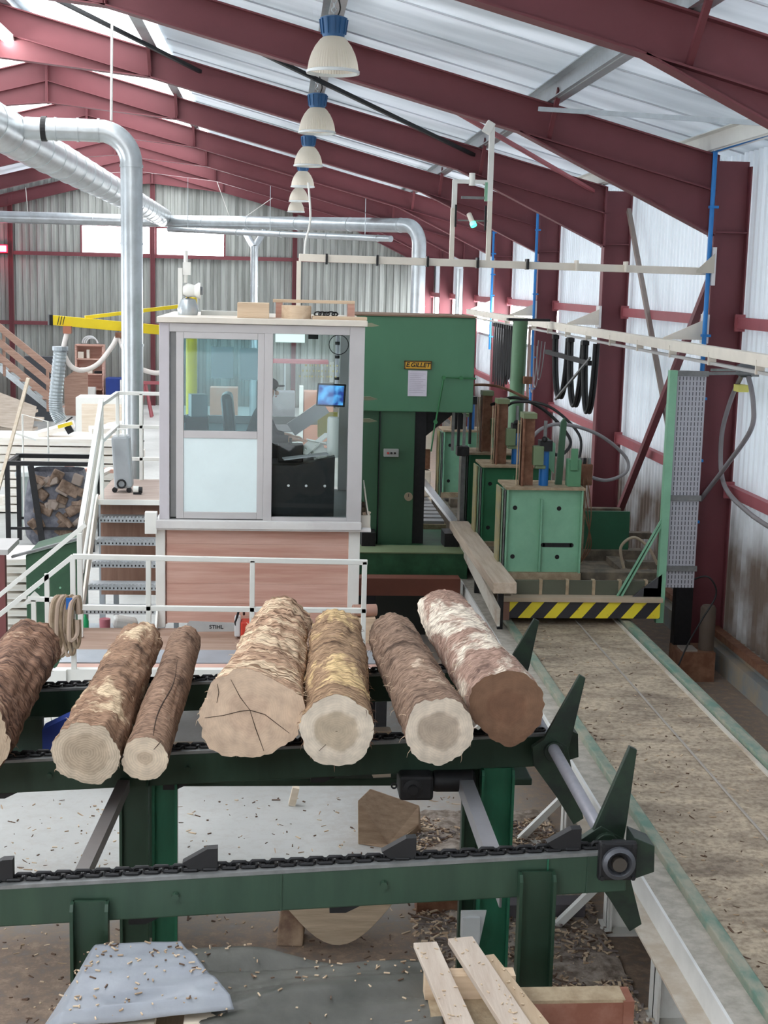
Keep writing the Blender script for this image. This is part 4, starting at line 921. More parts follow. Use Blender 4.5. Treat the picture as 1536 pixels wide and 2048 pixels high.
# ---- on the cabin roof
zr = CZ1 + .06
tag(MB().box(-.40, -.085, 14.12, 14.5, zr, zr + .15).build('wooden_box', SAWN, bevel=.004), 'pale wooden box at the front edge of the cabin roof', 'box')
q = MB(); q.lathe((.19, 14.35, zr), [(0, 0), (.15, 0), (.15, .13), (0, .13)], 28); tag(q.build('wooden_drum', SAWN, smooth=True), 'round pale wooden drum on the cabin roof', 'wood')
tag(MB().box(-.05, .79, 14.5, 14.75, zr + .155, zr + .185).build('roof_board', SAWN), 'long pale board lying across blocks on the cabin roof', 'board')
for x, l in ((.72, 'red-brown block holding up the right end of the roof board'), (-.02, 'red-brown block under the left end of the roof board, behind the drum')): tag(MB().box(x, x + .07, 14.52, 14.73, zr, zr + .155).build('roof_block', RW), l, 'block')
tag(MB().box(.35, .90, 14.2, 14.45, zr, zr + .03).build('roof_plank', SAWN), 'low plank flat on the right corner of the cabin roof', 'board')
tag(MB().box(-.80, -.42, 14.9, 15.1, zr, zr + .045).build('cable_tray', mat('pale_grey_trunking', (.55, .56, .53), .5)), 'grey trunking lying on the cabin roof left of the wooden box', 'trunking')
q = MB(); rr = random.Random(9)
for k in range(5): q.tube(arc((.42 + .045 * k, 14.85, zr + .04), .03 + .012 * rr.random(), 0, 2 * PI, 14, (1, .2, 0), (.1, .6, .6)), .008, 6)
tag(q.build('cable_coil', RUBBER, smooth=True), 'tangle of black cable behind the roof boards', 'cable')
wn = thing('roof_winch', 'white spotlight and winch head on a bracket at the left of the cabin roof', 'winch', (-.93, 14.8, zr))
q = MB(); q.box(-1.03, -.985, 14.76, 14.84, zr, 4.60); q.build('post', WHITE, wn)
q = MB(); q.lathe((0, 14.8, 4.37), [(0, -.98), (.05, -.98), (.075, -.93), (.06, -.86), (.085, -.82), (.085, -.80), (0, -.80)], 18, 'x'); q.build('lamp_head', WHITE, wn, smooth=True)
q = MB(); q.lathe((0, 14.8, 4.37), [(.0, -.80), (.045, -.80), (.04, -.775), (0, -.775)], 18, 'x'); q.build('lens', mat('grey_lens', (.2, .22, .24), .2), wn, smooth=True)
q = MB(); q.lathe((-.93, 14.8, zr), [(0, 0), (.10, 0), (.11, .06), (.08, .16), (0, .18)], 18); q.build('winch_drum', GALV, wn, smooth=True)
q = MB(); q.box(-.98, -.90, 14.77, 14.83, 4.53, 4.66); q.build('junction_box', WHITE, wn)
q = MB(); q.cyl((-.955, 14.8, 4.45), (-.95, 14.8, 4.78), .022); q.build('rod', WHITE, wn)

# ---- walkway, guard rails, stairs
wk = thing('walkway', 'low walkway of brown planks with a grey steel strip and white edge', 'walkway', (-.4, 13.2, 0))
MB().box(-1.97, 1.12, 13.15, 14.0, .93, .975).build('plank', RW if False else wood('grey_brown_plank', (.30, .19, .14), (.42, .30, .235), stretch=(.6, 8, 8)), wk)
MB().box(-1.97, 1.12, 12.68, 13.14, .93, .98).build('steel_strip', mat('blue_grey_plate', (.38, .41, .45), .45, .3), wk)
MB().box(-1.97, 1.12, 12.5, 12.67, .93, .972).build('plank', RW, wk)
MB().box(-1.97, 1.12, 12.42, 12.50, .86, .985).build('edge_beam', WHITE, wk)
b = MB(); b.prism([(-2.06, .99), (-1.86, .99), (-1.86, .86), (-1.96, .80), (-2.06, .80)], 'y', 12.36, 12.41); b.build('corner_plate', WHITE, wk)
for x in (-1.85, -.4, 1.0):
    for y in (12.5, 13.8): MB().box(x - .05, x + .05, y - .05, y + .05, 0, .93).build('leg', BLACK, wk)
gr = thing('guard_rail', 'white tube guard rail along the front of the cabin walkway', 'guard rail', (-.5, 12.45, .98))
rw = lambda name, p, q: MB().bar(p, q, .045, .045).build(name, WHITE, gr, bevel=.004)
rw('top_rail', (-1.80, 12.45, 2.02), (.84, 12.45, 1.99)); rw('mid_rail', (-1.80, 12.45, 1.555), (.84, 12.45, 1.54))
for x in (-1.80, -1.13, -.20, .815): rw('post', (x, 12.45, .96), (x, 12.45, 2.0))
sr = thing('stair_rail', 'white sloping hand rails of the steps going down at the left end of the walkway', 'hand rail', (-2.3, 12.7, 0))
rs = lambda name, p, q: MB().bar(p, q, .04, .04).build(name, WHITE, sr)
rs('hand_rail', (-1.80, 12.45, 2.02), (-3.0, 12.45, 1.03)); rs('hand_rail', (-1.80, 13.3, 2.16), (-3.0, 13.3, 1.14))
rs('mid_rail', (-2.20, 12.45, 1.63), (-1.80, 12.45, 1.62)); rs('post', (-2.03, 12.45, .3), (-2.03, 12.45, 1.86)); rs('post', (-2.15, 12.45, .3), (-2.15, 12.45, 1.62))
MB().plate([(-2.28, 12.45, 1.55), (-2.14, 12.45, 1.70), (-2.06, 12.45, 1.62), (-2.2, 12.45, 1.58)], .01).build('gusset', WHITE, sr)
for x, z in ((-2.2, .75), (-2.45, .5), (-2.7, .25)): MB().box(x - .12, x + .12, 12.5, 13.3, z - .03, z).build('tread', GALV, sr)
st = thing('cabin_stairs', 'steep steel stairs with galvanised treads up to the cabin landing', 'stairs', (-1.6, 14.5, .98))
TR = [(14.03, 1.165), (14.36, 1.34), (14.65, 1.52), (14.96, 1.70), (15.24, 1.90)]
TRM = mat('tread_steel', (.46, .50, .53), .4, .5, vary=.2, vscale=30)
for y, z in TR:
    t = MB(); t.box(-1.92, -1.20, y, y + .22, z - .008, z); t.box(-1.92, -1.20, y - .004, y + .006, z - .055, z)
    o = t.build('tread', TRM, st); nb = MB()
    for k in range(18): nb.box(-1.90 + .039 * k, -1.882 + .039 * k, y - .008, y + .03, z, z + .014)
    nb.build('nosing', TRM, o)
    nb = MB()
    for k in range(18): nb.box(-1.90 + .039 * k, -1.886 + .039 * k, y - .006, y - .003, z - .042, z - .022)
    nb.build('hole_row', BLACK, o)
for x in (-1.945, -1.185): MB().plate([(x, 13.75, .98), (x, 13.95, .98), (x, 15.36, 1.92), (x, 15.36, 2.14), (x, 15.2, 2.10)], .02).build('stringer', CREAM if x < -1.5 else WHITE, st)
MB().box(-1.93, -1.2, 15.50, 15.53, .98, 2.04).build('back_panel', wood('brown_plywood', (.22, .125, .09), (.31, .19, .14), stretch=(6, 6, .6)), st)
ld = MB(); ld.box(-1.97, -1.17, 15.33, 17.0, 2.045, 2.075); lo = ld.build('landing', wood('landing_plate', (.36, .27, .23), (.48, .38, .33)), st)
MB().box(-1.97, -1.17, 15.31, 15.33, 2.03, 2.085).build('edge', WHITE, lo)
for x, y in ((-1.93, 16.95), (-1.2, 16.95), (-1.93, 15.6)): MB().box(x - .03, x + .03, y - .03, y + .03, 0, 2.045).build('support', GALVD, st)
hr = thing('landing_rail', 'white hand rails around the cabin landing and down its stairs', 'hand rail', (-1.6, 16, 2.08))
rh = lambda name, p, q, w=.042: MB().bar(p, q, w, w).build(name, WHITE, hr, bevel=.004)
rh('stair_hand_rail', (-1.90, 13.62, 2.02), (-1.90, 15.4, 3.16), .05); rh('stair_hand_rail', (-1.90, 13.62, 2.02), (-1.90, 13.62, .98), .05); rh('stair_mid_rail', (-1.90, 13.7, 1.62), (-1.90, 15.4, 2.72), .05); MB().plate([(-1.9, 13.7, 1.9), (-1.9, 15.35, 2.98), (-1.9, 15.35, 2.80), (-1.9, 13.7, 1.72)], .012).build('side_plate', CREAM, hr)
for z in (3.12, 2.72): rh('top_rail' if z > 3 else 'mid_rail', (-1.90, 16.95, z), (-1.20, 16.95, z)); rh('side_rail', (-1.90, 15.4, z), (-1.90, 16.95, z))
rh('low_rail', (-1.90, 16.95, 2.33), (-1.20, 16.95, 2.33))
for x, y in ((-1.90, 15.4), (-1.90, 16.95), (-1.62, 16.95), (-1.20, 16.95)): rh('post', (x, y, 2.07), (x, y, 3.12))
cs = thing('wheeled_case', 'grey wheeled case standing on the cabin landing', 'case', (-1.76, 16.0, 2.08))
GC = mat('silver_grey_plastic', (.36, .38, .40), .4)
MB().obox((-1.74, 16.0, 2.42), (.20, .22, .60), (0, -.06, 0)).build('shell', GC, cs, bevel=.03)
q = MB(); q.tube(arc((-1.74, 15.87, 2.18), .045, 0, 2 * PI, 14), .012, 6); q.build('ring_handle', BLACK, cs)
q = MB(); q.tube([(-1.78, 15.93, 2.7), (-1.78, 15.9, 2.80), (-1.70, 15.9, 2.80), (-1.70, 15.93, 2.7)], .012, 6); q.build('grip', WHITE, cs)
for dx in (-.08, .08): MB().cyl((-1.74 + dx, 15.9, 2.105), (-1.74 + dx, 15.94, 2.105), .03).build('wheel', BLACK, cs)
mo = thing('small_motor', 'small white and black motor on the landing beside the grey case', 'motor', (-1.55, 15.8, 2.08))
MB().cyl((-1.60, 15.8, 2.13), (-1.54, 15.8, 2.13), .04).build('housing', WHITE, mo, smooth=True); MB().cyl((-1.54, 15.8, 2.125), (-1.50, 15.8, 2.125), .035).build('fan_cover', BLACK, mo, smooth=True); MB().box(-1.6, -1.51, 15.77, 15.83, 2.075, 2.1).build('foot', BLACK, mo)
# ---- bits on the walkway
cw = thing('chainsaw', 'chainsaw with a long grey guide bar lying against the cabin base', 'chainsaw', (-.5, 13.6, .98))
BARM = mat('guide_bar_grey', (.50, .52, .52), .35, .5)
q = MB(); pl = [(-.84, 1.04), (-.86, 1.07), (-.86, 1.12), (-.83, 1.15), (-.40, 1.135), (-.38, 1.12), (-.38, 1.06), (-.40, 1.045)]; q.prism(pl, 'y', 13.60, 13.606); gbar = q.build('guide_bar', BARM, cw)
text('bar_lettering', 'STIHL', .055, (-.57, 13.598, 1.09), (PI / 2, 0, 0), BLACK, gbar, .001, bold=.001)
q = MB(); q.box(-.39, -.33, 13.55, 13.68, 1.0, 1.2); q.build('clutch_cover', mat('light_grey_magnesium', (.6, .6, .6), .4), cw, bevel=.015)
q = MB(); q.box(-.33, -.13, 13.54, 13.70, .985, 1.16); q.build('motor_body', mat('saw_red_orange', (.55, .05, .03), .4), cw, bevel=.02)
q = MB(); q.tube([(-.36, 13.57, 1.0), (-.38, 13.56, 1.15), (-.35, 13.55, 1.26), (-.30, 13.6, 1.27), (-.3, 13.68, 1.2)], .012, 8); q.build('front_handle', BLACK, cw, smooth=True)
tag(MB().cyl((.78, 13.5, 1.29), (1.01, 13.55, 1.285), .06, n=20).build('wood_roll', mat('pink_brown_wood', (.45, .26, .2), .6), smooth=True), 'short round wood roll beyond the right end of the guard rail', 'wood')
tag(MB().box(.80, 1.0, 13.42, 13.62, .975, 1.225).build('wood_block', SAWN), 'wood block under the short round roll', 'wood')
bt = MB(); bt.lathe((-2.03, 14.9, .98 - .255), [(0, 0), (.035, 0), (.04, .02), (.04, .10), (.015, .15), (.015, .18), (0, .18)], 14); 
tag(bt.build('green_bottle', mat('green_plastic', (.01, .28, .10), .3), smooth=True), 'green bottle under the lowest stair tread', 'bottle')
tag(MB().lathe((-1.82, 14.9, .70), [(0, 0), (.055, 0), (.06, .15), (.055, .15), (0, .14)], 18).build('pink_tub', mat('pink_plastic', (.42, .13, .16), .5), smooth=True), 'dull pink tub under the lowest stair tread', 'tub')
tag(MB().obox((-1.62, 15.05, .77), (.26, .2, .12), (0, .2, .2)).build('white_bag', WHITE, bevel=.03), 'crumpled white bag under the stairs, right of the pink tub', 'bag')
sh = MB(); sh.box(-2.15, -1.2, 14.75, 15.3, .67, .70); 
for x in (-2.1, -1.25): sh.box(x - .03, x + .03, 14.95, 15.05, 0, .67)
tag(sh.build('low_shelf', GALVD), 'low grey shelf under the cabin stairs', 'shelf')
rg = thing('strap_bundle', 'bundle of brown webbing straps hung over the guard rail corner', 'straps', (-1.9, 12.40, 1.15), None); rr = random.Random(12)
STRAP = mat('brown_webbing', (.22, .155, .10), .9, color2=(.34, .26, .18), vscale=8)
for k in range(11):
    x = -1.98 + .019 * k; zl = 1.12 + rr.uniform(0, .22); y = 12.41 + rr.uniform(-.04, .0)
    pts = spline([(x + .06, y + .06, 1.50), (x + .05, y + .02, 1.66), (x, y - .01, 1.60), (x - .015, y - .02, 1.4), (x + rr.uniform(-.02, .04), y - .02, zl), (x + .05, y, zl + .05), (x + .05, y + .02, 1.45)], 5)
    MB().tube(pts, .014 + .008 * rr.random(), 6).build('strap', STRAP if k % 3 else mat('pale_webbing', (.5, .38, .3), .9), rg, smooth=True)
MB().box(-1.85, -1.795, 12.355, 12.37, 1.555, 1.66).build('tag', mat('blue_tag', (.02, .13, .45), .5), rg)
# ============================================================ band saw and log carriage
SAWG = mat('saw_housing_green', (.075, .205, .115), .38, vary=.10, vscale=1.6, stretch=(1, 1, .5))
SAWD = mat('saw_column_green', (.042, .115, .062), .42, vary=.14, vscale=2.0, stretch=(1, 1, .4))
bs = thing('band_saw', 'tall green band saw with a big overhanging housing and yellow name plate', 'band saw', (1.8, 18.6, .5))
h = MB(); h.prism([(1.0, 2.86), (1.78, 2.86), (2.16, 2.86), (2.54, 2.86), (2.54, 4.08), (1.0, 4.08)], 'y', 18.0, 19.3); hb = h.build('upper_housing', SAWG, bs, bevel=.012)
MB().box(.98, 2.55, 17.98, 19.3, 4.08, 4.10).build('lid', mat('rusty_dusty_lid', (.25, .16, .11), .8), bs)
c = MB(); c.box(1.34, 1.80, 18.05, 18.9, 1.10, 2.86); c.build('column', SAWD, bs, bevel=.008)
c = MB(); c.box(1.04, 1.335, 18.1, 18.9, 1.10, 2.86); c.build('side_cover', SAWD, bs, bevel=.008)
MB().bar((1.34, 18.04, 2.86), (1.34, 18.04, 1.15), .012, .02, (0, 1, 0)).build('seam', BLACK, bs)
c = MB(); c.box(1.80, 1.95, 18.1, 18.9, 1.1, 2.85); c.build('inner_cover', BLACK, bs)
c = MB(); c.prism([(1.82, 2.86), (2.38, 2.86), (1.95, 2.50), (1.82, 2.40)], 'y', 18.3, 19.0); c.build('black_interior', BLACK, bs)  # solid black wedge standing for the housing's black interior
c = MB(); c.box(1.0, 2.46, 17.42, 19.2, .74, 1.11); c.build('base', mat('base_green', (.016, .075, .034), .5, color2=(.03, .12, .055), vscale=4), bs, bevel=.01)
MB().box(1.0, 2.46, 17.40, 17.9, 1.11, 1.125).build('base_ledge', mat('top_lit_green', (.19, .24, .13), .7), bs)  # lit top of the base put into a paler green
for x in (1.12, 2.2): MB().box(x, x + .18, 17.8, 18.2, 1.11, 1.3).build('base_pad', BLACK, bs)
c = MB(); c.box(1.05, 2.42, 17.6, 19.1, .0, .74); c.build('plinth', mat('dark_plinth', (.03, .035, .03), .7), bs)
npl = MB(); npl.box(1.638, 1.976, 17.975, 17.99, 3.415, 3.515); n_ = npl.build('name_plate', mat('plate_amber', (.72, .40, .03), .4), bs, bevel=.004)
nb = MB()
for b_ in ((1.63, 1.984, 17.972, 17.988, 3.505, 3.52), (1.63, 1.984, 17.972, 17.988, 3.41, 3.42), (1.63, 1.645, 17.972, 17.988, 3.41, 3.52), (1.969, 1.984, 17.972, 17.988, 3.41, 3.52)): nb.box(*b_)
nb.build('plate_rim', mat('plate_brown', (.12, .07, .02), .5), n_)
text('plate_lettering', 'E.GILLET', .082, (1.805, 17.972, 3.465), (PI / 2, 0, 0), BLACK, n_, .002, .25, .0015)
pn = MB(); pn.box(1.685, 1.93, 17.985, 17.998, 3.065, 3.395); p_ = pn.build('paper_notice', mat('white_paper', (.70, .66, .74), .7), bs)
pl_ = MB()
for k in range(11): pl_.box(1.705, 1.91 - .03 * (k % 3), 17.982, 17.986, 3.35 - .024 * k, 3.354 - .024 * k)
pl_.build('print_lines', mat('grey_ink', (.42, .38, .46), .8), p_)
lv = MB(); lv.tube([(2.56, 17.96, 3.307), (2.145, 17.96, 3.313), (2.05, 17.96, 2.70)], .012, 8); lv.cyl((2.05, 17.96, 2.74), (2.0, 17.9, 2.36), .010); lo = lv.build('lever', GREEN, bs, smooth=True)
for (x, z) in ((2.145, 3.313), (2.37, 3.31), (2.053, 2.74)): MB().cyl((x, 17.985, z), (x, 17.93, z), .026, n=12).build('joint', GREEN, lo)
bx_ = MB(); bx_.box(1.395, 1.59, 18.0, 18.06, 2.268, 2.372); q = bx_.build('switch_box', mat('switch_grey', (.35, .36, .34), .5), bs, bevel=.006)
for k, m_ in enumerate((mat('button_red', (.5, .03, .03), .4), BLACK, BLACK)): MB().cyl((1.45 + .045 * k, 18.0, 2.32), (1.45 + .045 * k, 17.985, 2.32), .014, n=10).build('button', m_, q)
g_ = MB(); g_.cyl((1.735, 18.05, 1.745), (1.735, 18.02, 1.745), .055, n=24); q = g_.build('dial', mat('dial_dusty', (.34, .27, .19), .5), bs); MB().bar((1.735, 18.018, 1.745), (1.735, 18.018, 1.785), .008, .004, (0, 1, 0)).build('pointer', BLACK, q)
for k in range(4): MB().box(2.30 + .075 * k, 2.335 + .075 * k, 18.2, 18.25, 2.34 + .03 * k, 2.86).build('guide_rod', BLACK if k % 2 else GREY_STRIP, bs)
c = MB(); c.box(2.37, 2.53, 18.12, 18.3, 2.28, 2.40); c.cyl((2.46, 18.1, 2.33), (2.46, 18.08, 2.33), .05); c.build('blade_guide', BLACK, bs, bevel=.008)
MB().box(2.415, 2.445, 18.24, 18.245, 1.30, 2.30).build('blade', CHROME, bs); MB().box(2.45, 2.51, 18.3, 18.305, 1.3, 2.30).build('blade_rear', GREY_STRIP, bs)
c = MB(); c.box(1.0, 2.3, 16.86, 17.1, .68, .90); tag(c.build('red_brown_beam', mat('red_brown_steel', (.17, .055, .035), .6), bevel=.006), 'red-brown beam lying in front of the band saw base', 'beam')
for x in (1.1, 2.1): tag(MB().box(x, x + .15, 16.88, 17.08, 0, .68).build('beam_trestle', BLACK), ('left' if x < 1.5 else 'right') + ' dark block under the red-brown beam before the saw', 'block')
for z, l in ((4.0, 'topmost pale pointed slat sticking out behind the cabin roof'), (3.14, 'middle pale pointed slat beside the green saw column'), (2.88, 'lowest pale pointed slat beside the green saw column')):
    tag(MB().plate([(.90, 16.5, z + .02), (1.10, 16.5, z + .03), (1.19, 16.5, z), (1.10, 16.5, z - .015), (.90, 16.5, z - .012)], .04).build('pointed_slat', mat('olive_slat', (.33, .34, .22), .7)), l, 'slat')
# infeed tables and sawn timbers seen past the blade
rt = thing('roller_table', 'grey slatted roller table behind the band saw column', 'table', (2.1, 20.3, 0))
for k in range(9): MB().box(1.85, 2.38, 19.35 + .33 * k, 19.58 + .33 * k, 1.16, 1.20).build('slat', mat('slat_grey', (.30, .30, .31), .5, .3), rt)
MB().box(1.85, 2.4, 19.3, 22.4, 1.0, 1.16).build('frame', DUSTY, rt)
for y in (19.6, 22): MB().box(1.9, 2.35, y, y + .1, 0, 1.0).build('leg', BLACK, rt)
for (y, z, l) in ((21.6, 1.2, 'lower squared timber on the roller table behind the saw'), (21.75, 1.62, 'middle dark squared timber stacked behind the saw'), (21.6, 1.95, 'top pale squared timber stacked behind the saw')):
    tag(MB().box(1.9, 2.42, y, y + .5, z, z + (.40 if z < 1.5 else .32)).build('squared_timber', PALE if z != 1.62 else RUSTY, bevel=.01), l, 'timber')
# carriage
ca = thing('log_carriage', 'green log carriage on the track with head blocks and a striped bumper', 'log carriage', (3.4, 18, .85))
def hazard():
    m = bpy.data.materials.new('hazard_stripes'); m.use_nodes = True; nt = m.node_tree; N = nt.nodes; L = nt.links; b = N['Principled BSDF']; b.inputs['Roughness'].default_value = .5
    tc = N.new('ShaderNodeTexCoord'); sp = N.new('ShaderNodeSeparateXYZ'); L.new(tc.outputs['Object'], sp.inputs[0])
    a = N.new('ShaderNodeMath'); a.operation = 'MULTIPLY_ADD'; a.inputs[1].default_value = -.85; L.new(sp.outputs['Z'], a.inputs[0]); L.new(sp.outputs['X'], a.inputs[2])
    f = N.new('ShaderNodeMath'); f.operation = 'MULTIPLY'; f.inputs[1].default_value = 1 / .29; L.new(a.outputs[0], f.inputs[0])
    fr = N.new('ShaderNodeMath'); fr.operation = 'FRACT'; L.new(f.outputs[0], fr.inputs[0])
    g = N.new('ShaderNodeMath'); g.operation = 'GREATER_THAN'; g.inputs[1].default_value = .52; L.new(fr.outputs[0], g.inputs[0])
    n = N.new('ShaderNodeTexNoise'); n.inputs['Scale'].default_value = 12; n.inputs['Detail'].default_value = 6; L.new(tc.outputs['Object'], n.inputs['Vector'])
    r = N.new('ShaderNodeValToRGB'); r.color_ramp.elements[0].position = .28; r.color_ramp.elements[0].color = (.40, .20, .04, 1); r.color_ramp.elements[1].position = .38; r.color_ramp.elements[1].color = (.80, .66, .035, 1); L.new(n.outputs['Fac'], r.inputs['Fac'])
    mx = N.new('ShaderNodeMix'); mx.data_type = 'RGBA'; L.new(g.outputs[0], mx.inputs['Factor']); mx.inputs[6].default_value = (.025, .024, .03, 1); L.new(r.outputs['Color'], mx.inputs[7]); L.new(mx.outputs[2], b.inputs['Base Color']); return m
MB().box(2.60, 4.30, 14.98, 15.02, .865, 1.055).build('striped_bumper', hazard(), ca, bevel=.004)
MB().box(2.50, 2.60, 14.98, 15.05, .84, 1.055).build('bumper_end', mat('scuffed_red_brown', (.28, .15, .11), .7), ca)
MB().box(2.50, 4.32, 14.95, 15.25, 1.055, 1.10).build('bumper_ledge', mat('dusty_ledge', (.46, .37, .27), .8), ca)
BED = mat('dusty_bed_steel', (.10, .085, .065), .8, color2=(.20, .16, .115), vscale=6)
b = MB(); b.box(2.52, 2.62, 15.05, 22.3, .92, 1.2); b.box(4.12, 4.28, 15.05, 22.3, .92, 1.2); b.box(2.62, 4.12, 15.2, 22.3, 1.08, 1.14); b.build('bed_frame', BED, ca)
for k in range(5): MB().box(2.66, 4.6, 15.55 + 1.35 * k, 15.75 + 1.35 * k, 1.14, 1.27).build('cross_rail', BED, ca)
for k in range(5): MB().box(2.95 + .30 * k, 2.985 + .30 * k, 15.12, 15.2, 1.10, 1.27).build('stiffener', DUSTY, ca)
MB().box(2.66, 4.25, 15.13, 15.17, 1.10, 1.26).build('bed_front', mat('bed_olive', (.10, .105, .075), .8), ca)
for y in (15.4, 19, 22):
    for x in (2.60, 3.93): MB().cyl((x - .03, y, .845), (x + .03, y, .845), .012 if False else .055, n=20).build('wheel', GREY_STRIP, ca)
b = MB(); b.box(3.82, 4.42, 16.98, 17.03, 1.27, 1.75); b.build('green_panel', mat('panel_dark_green', (.02, .10, .05), .5), ca)
b = MB(); b.prism([(4.0, 1.10), (4.32, 1.10), (4.32, 1.36)], 'y', 15.05, 15.08); b.build('corner_gusset', mat('dark_gusset', (.06, .06, .065), .6), ca)
for (y, s) in ((16.2, .0), (17.9, .05), (19.6, 0.1)):
    MB().bar((4.2, y, 1.24 + s), (4.95, y, 1.24 + s), .14, .08).build('cross_tail', BED, ca)
def headblock(y, k):
    g = GREENB if k in (0, 3) else mat('headblock_green', (.03, .15, .07), .45, vary=.15)
    D = .26; b = MB()
    b.box(2.60, 3.475, y, y + .02, 1.28, 2.235)
    b.box(2.60, 2.62, y - .06, y + D, 1.28, 2.235); b.box(3.455, 3.475, y - .06, y + D, 1.28, 2.235)
    hb = b.build('head_block', g, ca, bevel=.003)
    MB().box(2.995, 3.012, y - .055, y, 1.29, 2.13).build('rib', g, hb, bevel=.004)
    MB().box(2.59, 3.49, y - .07, y + D + .3, 2.235, 2.262).build('top_plate', DUSTY, hb)
    MB().box(2.58, 3.48, y - .08, y + D, 1.20, 1.282).build('foot', DUSTY, hb)
    for x, z in ((2.707, 2.02), (3.212, 2.018), (2.70, 1.458), (3.214, 1.457)): MB().cyl((x, y - .003, z), (x, y + .001, z), .026, n=16).build('hole', BLACK, hb)
    b = MB(); b.box(3.045, 3.375, y - .003, y + .001, 1.57, 1.62); b.cyl((3.045, y - .003, 1.595), (3.045, y + .001, 1.595), .025, n=14); b.cyl((3.375, y - .003, 1.595), (3.375, y + .001, 1.595), .025, n=14); b.build('slot', BLACK, hb)
    for i, m_ in enumerate((mat('dusty_yellow_plate', (.33, .28, .12), .7, color2=(.25, .24, .15), vscale=9), mat('pale_green_plate', (.22, .34, .22), .6), GREY_STRIP)): MB().box(2.525 + .025 * i, 2.54 + .025 * i, y - .02 - .01 * i, y + D, 1.22, 2.25 - .015 * i).build('wear_plate', m_, hb)
    b = MB(); b.box(2.775, 2.92, y + .12, y + .17, 2.26, 3.07); b.box(2.775, 2.795, y + .04, y + .25, 2.26, 3.07); pst = b.build('hook_post', RUSTY if k < 3 else BLACK, hb)
    MB().box(2.77, 2.925, y + .03, y + .26, 3.03, 3.09).build('post_cap', mat('olive_cap', (.16, .19, .10), .6), pst)
    for dx in (-.05, -.025): MB().box(2.775 + dx, 2.785 + dx, y + .1, y + .14, 2.26, 3.0).build('guide_rail', DUSTY, pst)
    MB().cyl((3.045, y + .14, 2.26), (3.045, y + .14, 2.66), .055, n=18).build('hydraulic_cylinder', mat('cylinder_blue', (.01, .13, .40), .35), hb, smooth=True)
    MB().cyl((3.045, y + .14, 2.66), (3.045, y + .14, 3.0), .02, n=10).build('piston_rod', GREY_STRIP, hb)
    b = MB(); b.box(2.93, 3.05, y + .05, y + .12, 2.46, 2.50); b.box(2.90, 3.02, y + .03, y + .16, 2.50, 2.72); b.build('clamp_hook', mat('olive_dusty_green', (.16, .22, .12), .65), hb, bevel=.01)
    b = MB(); b.box(2.98, 3.12, y + .06, y + .22, 2.66, 2.78); b.sphere((3.02, y + .03, 2.80), .035); b.build('valve', BLACK, hb)
    if k == 0:
        b = MB(); b.prism([(3.20, 2.26), (3.275, 2.26), (3.30, 2.98), (3.27, 3.03), (3.235, 2.98)], 'y', y + .2, y + .25); b.build('green_fin', mat('fin_green', (.04, .10, .055), .6), hb)
        b = MB(); b.box(3.31, 3.46, y + .05, y + .2, 2.262, 2.57); b.box(3.33, 3.41, y + .02, y + .05, 2.45, 2.70); b.build('green_box', mat('box_green', (.10, .26, .14), .5), hb, bevel=.005)
        b = MB(); b.prism([(3.10, 2.5), (3.24, 2.35), (3.24, 2.7), (3.1, 2.8)], 'y', y + .5, y + .53); b.build('fin_plate', g, hb)
for k, y in enumerate((15.5, 17.4, 18.7, 21.6)): headblock(y, k)
gd = thing('mesh_guard', 'tall grey mesh guard on a green post at the right of the carriage front', 'guard', (4.5, 15.1, .85))
MB().box(4.28, 4.365, 15.05, 15.13, .8, 3.63).build('post', GREENB, gd)
def mesh_mat():
    m = bpy.data.materials.new('perforated_grey_sheet'); m.use_nodes = True; nt = m.node_tree; N = nt.nodes; L = nt.links; b = N['Principled BSDF']; b.inputs['Roughness'].default_value = .5
    tc = N.new('ShaderNodeTexCoord'); mp = N.new('ShaderNodeMapping'); mp.inputs['Scale'].default_value = (26, 26, 18); L.new(tc.outputs['Object'], mp.inputs['Vector'])
    sp = N.new('ShaderNodeSeparateXYZ'); L.new(mp.outputs['Vector'], sp.inputs[0])
    def tri(o):
        f = N.new('ShaderNodeMath'); f.operation = 'FRACT'; L.new(o, f.inputs[0]); s = N.new('ShaderNodeMath'); s.operation = 'SUBTRACT'; s.inputs[1].default_value = .5; L.new(f.outputs[0], s.inputs[0]); a = N.new('ShaderNodeMath'); a.operation = 'ABSOLUTE'; L.new(s.outputs[0], a.inputs[0]); return a.outputs[0]
    x = N.new('ShaderNodeMath'); x.operation = 'LESS_THAN'; x.inputs[1].default_value = .13; L.new(tri(sp.outputs['X']), x.inputs[0])
    z = N.new('ShaderNodeMath'); z.operation = 'LESS_THAN'; z.inputs[1].default_value = .36; L.new(tri(sp.outputs['Z']), z.inputs[0])
    mu = N.new('ShaderNodeMath'); mu.operation = 'MULTIPLY'; L.new(x.outputs[0], mu.inputs[0]); L.new(z.outputs[0], mu.inputs[1])
    mx = N.new('ShaderNodeMix'); mx.data_type = 'RGBA'; L.new(mu.outputs[0], mx.inputs['Factor']); mx.inputs[6].default_value = (.40, .40, .44, 1); mx.inputs[7].default_value = (.06, .06, .07, 1); L.new(mx.outputs[2], b.inputs['Base Color']); return m
MB().box(4.375, 4.70, 15.09, 15.105, 1.20, 3.62).build('mesh_panel', mesh_mat(), gd)
for z in (3.60, 2.22, 1.42): MB().box(4.36, 4.72, 15.07, 15.09, z - .03, z + .03).build('strap', GREY_STRIP, gd)
for dx in (0, .05): MB().bar((3.83 + dx, 15.08, 1.10), (4.31 + dx * .6, 15.08, 2.02), .02, .02).build('brace', GREENB, gd)
MB().bar((3.855, 15.10, 1.10), (4.325, 15.10, 2.02), .04, .01, (0, 1, 0)).build('brace_web', GREEND, gd)
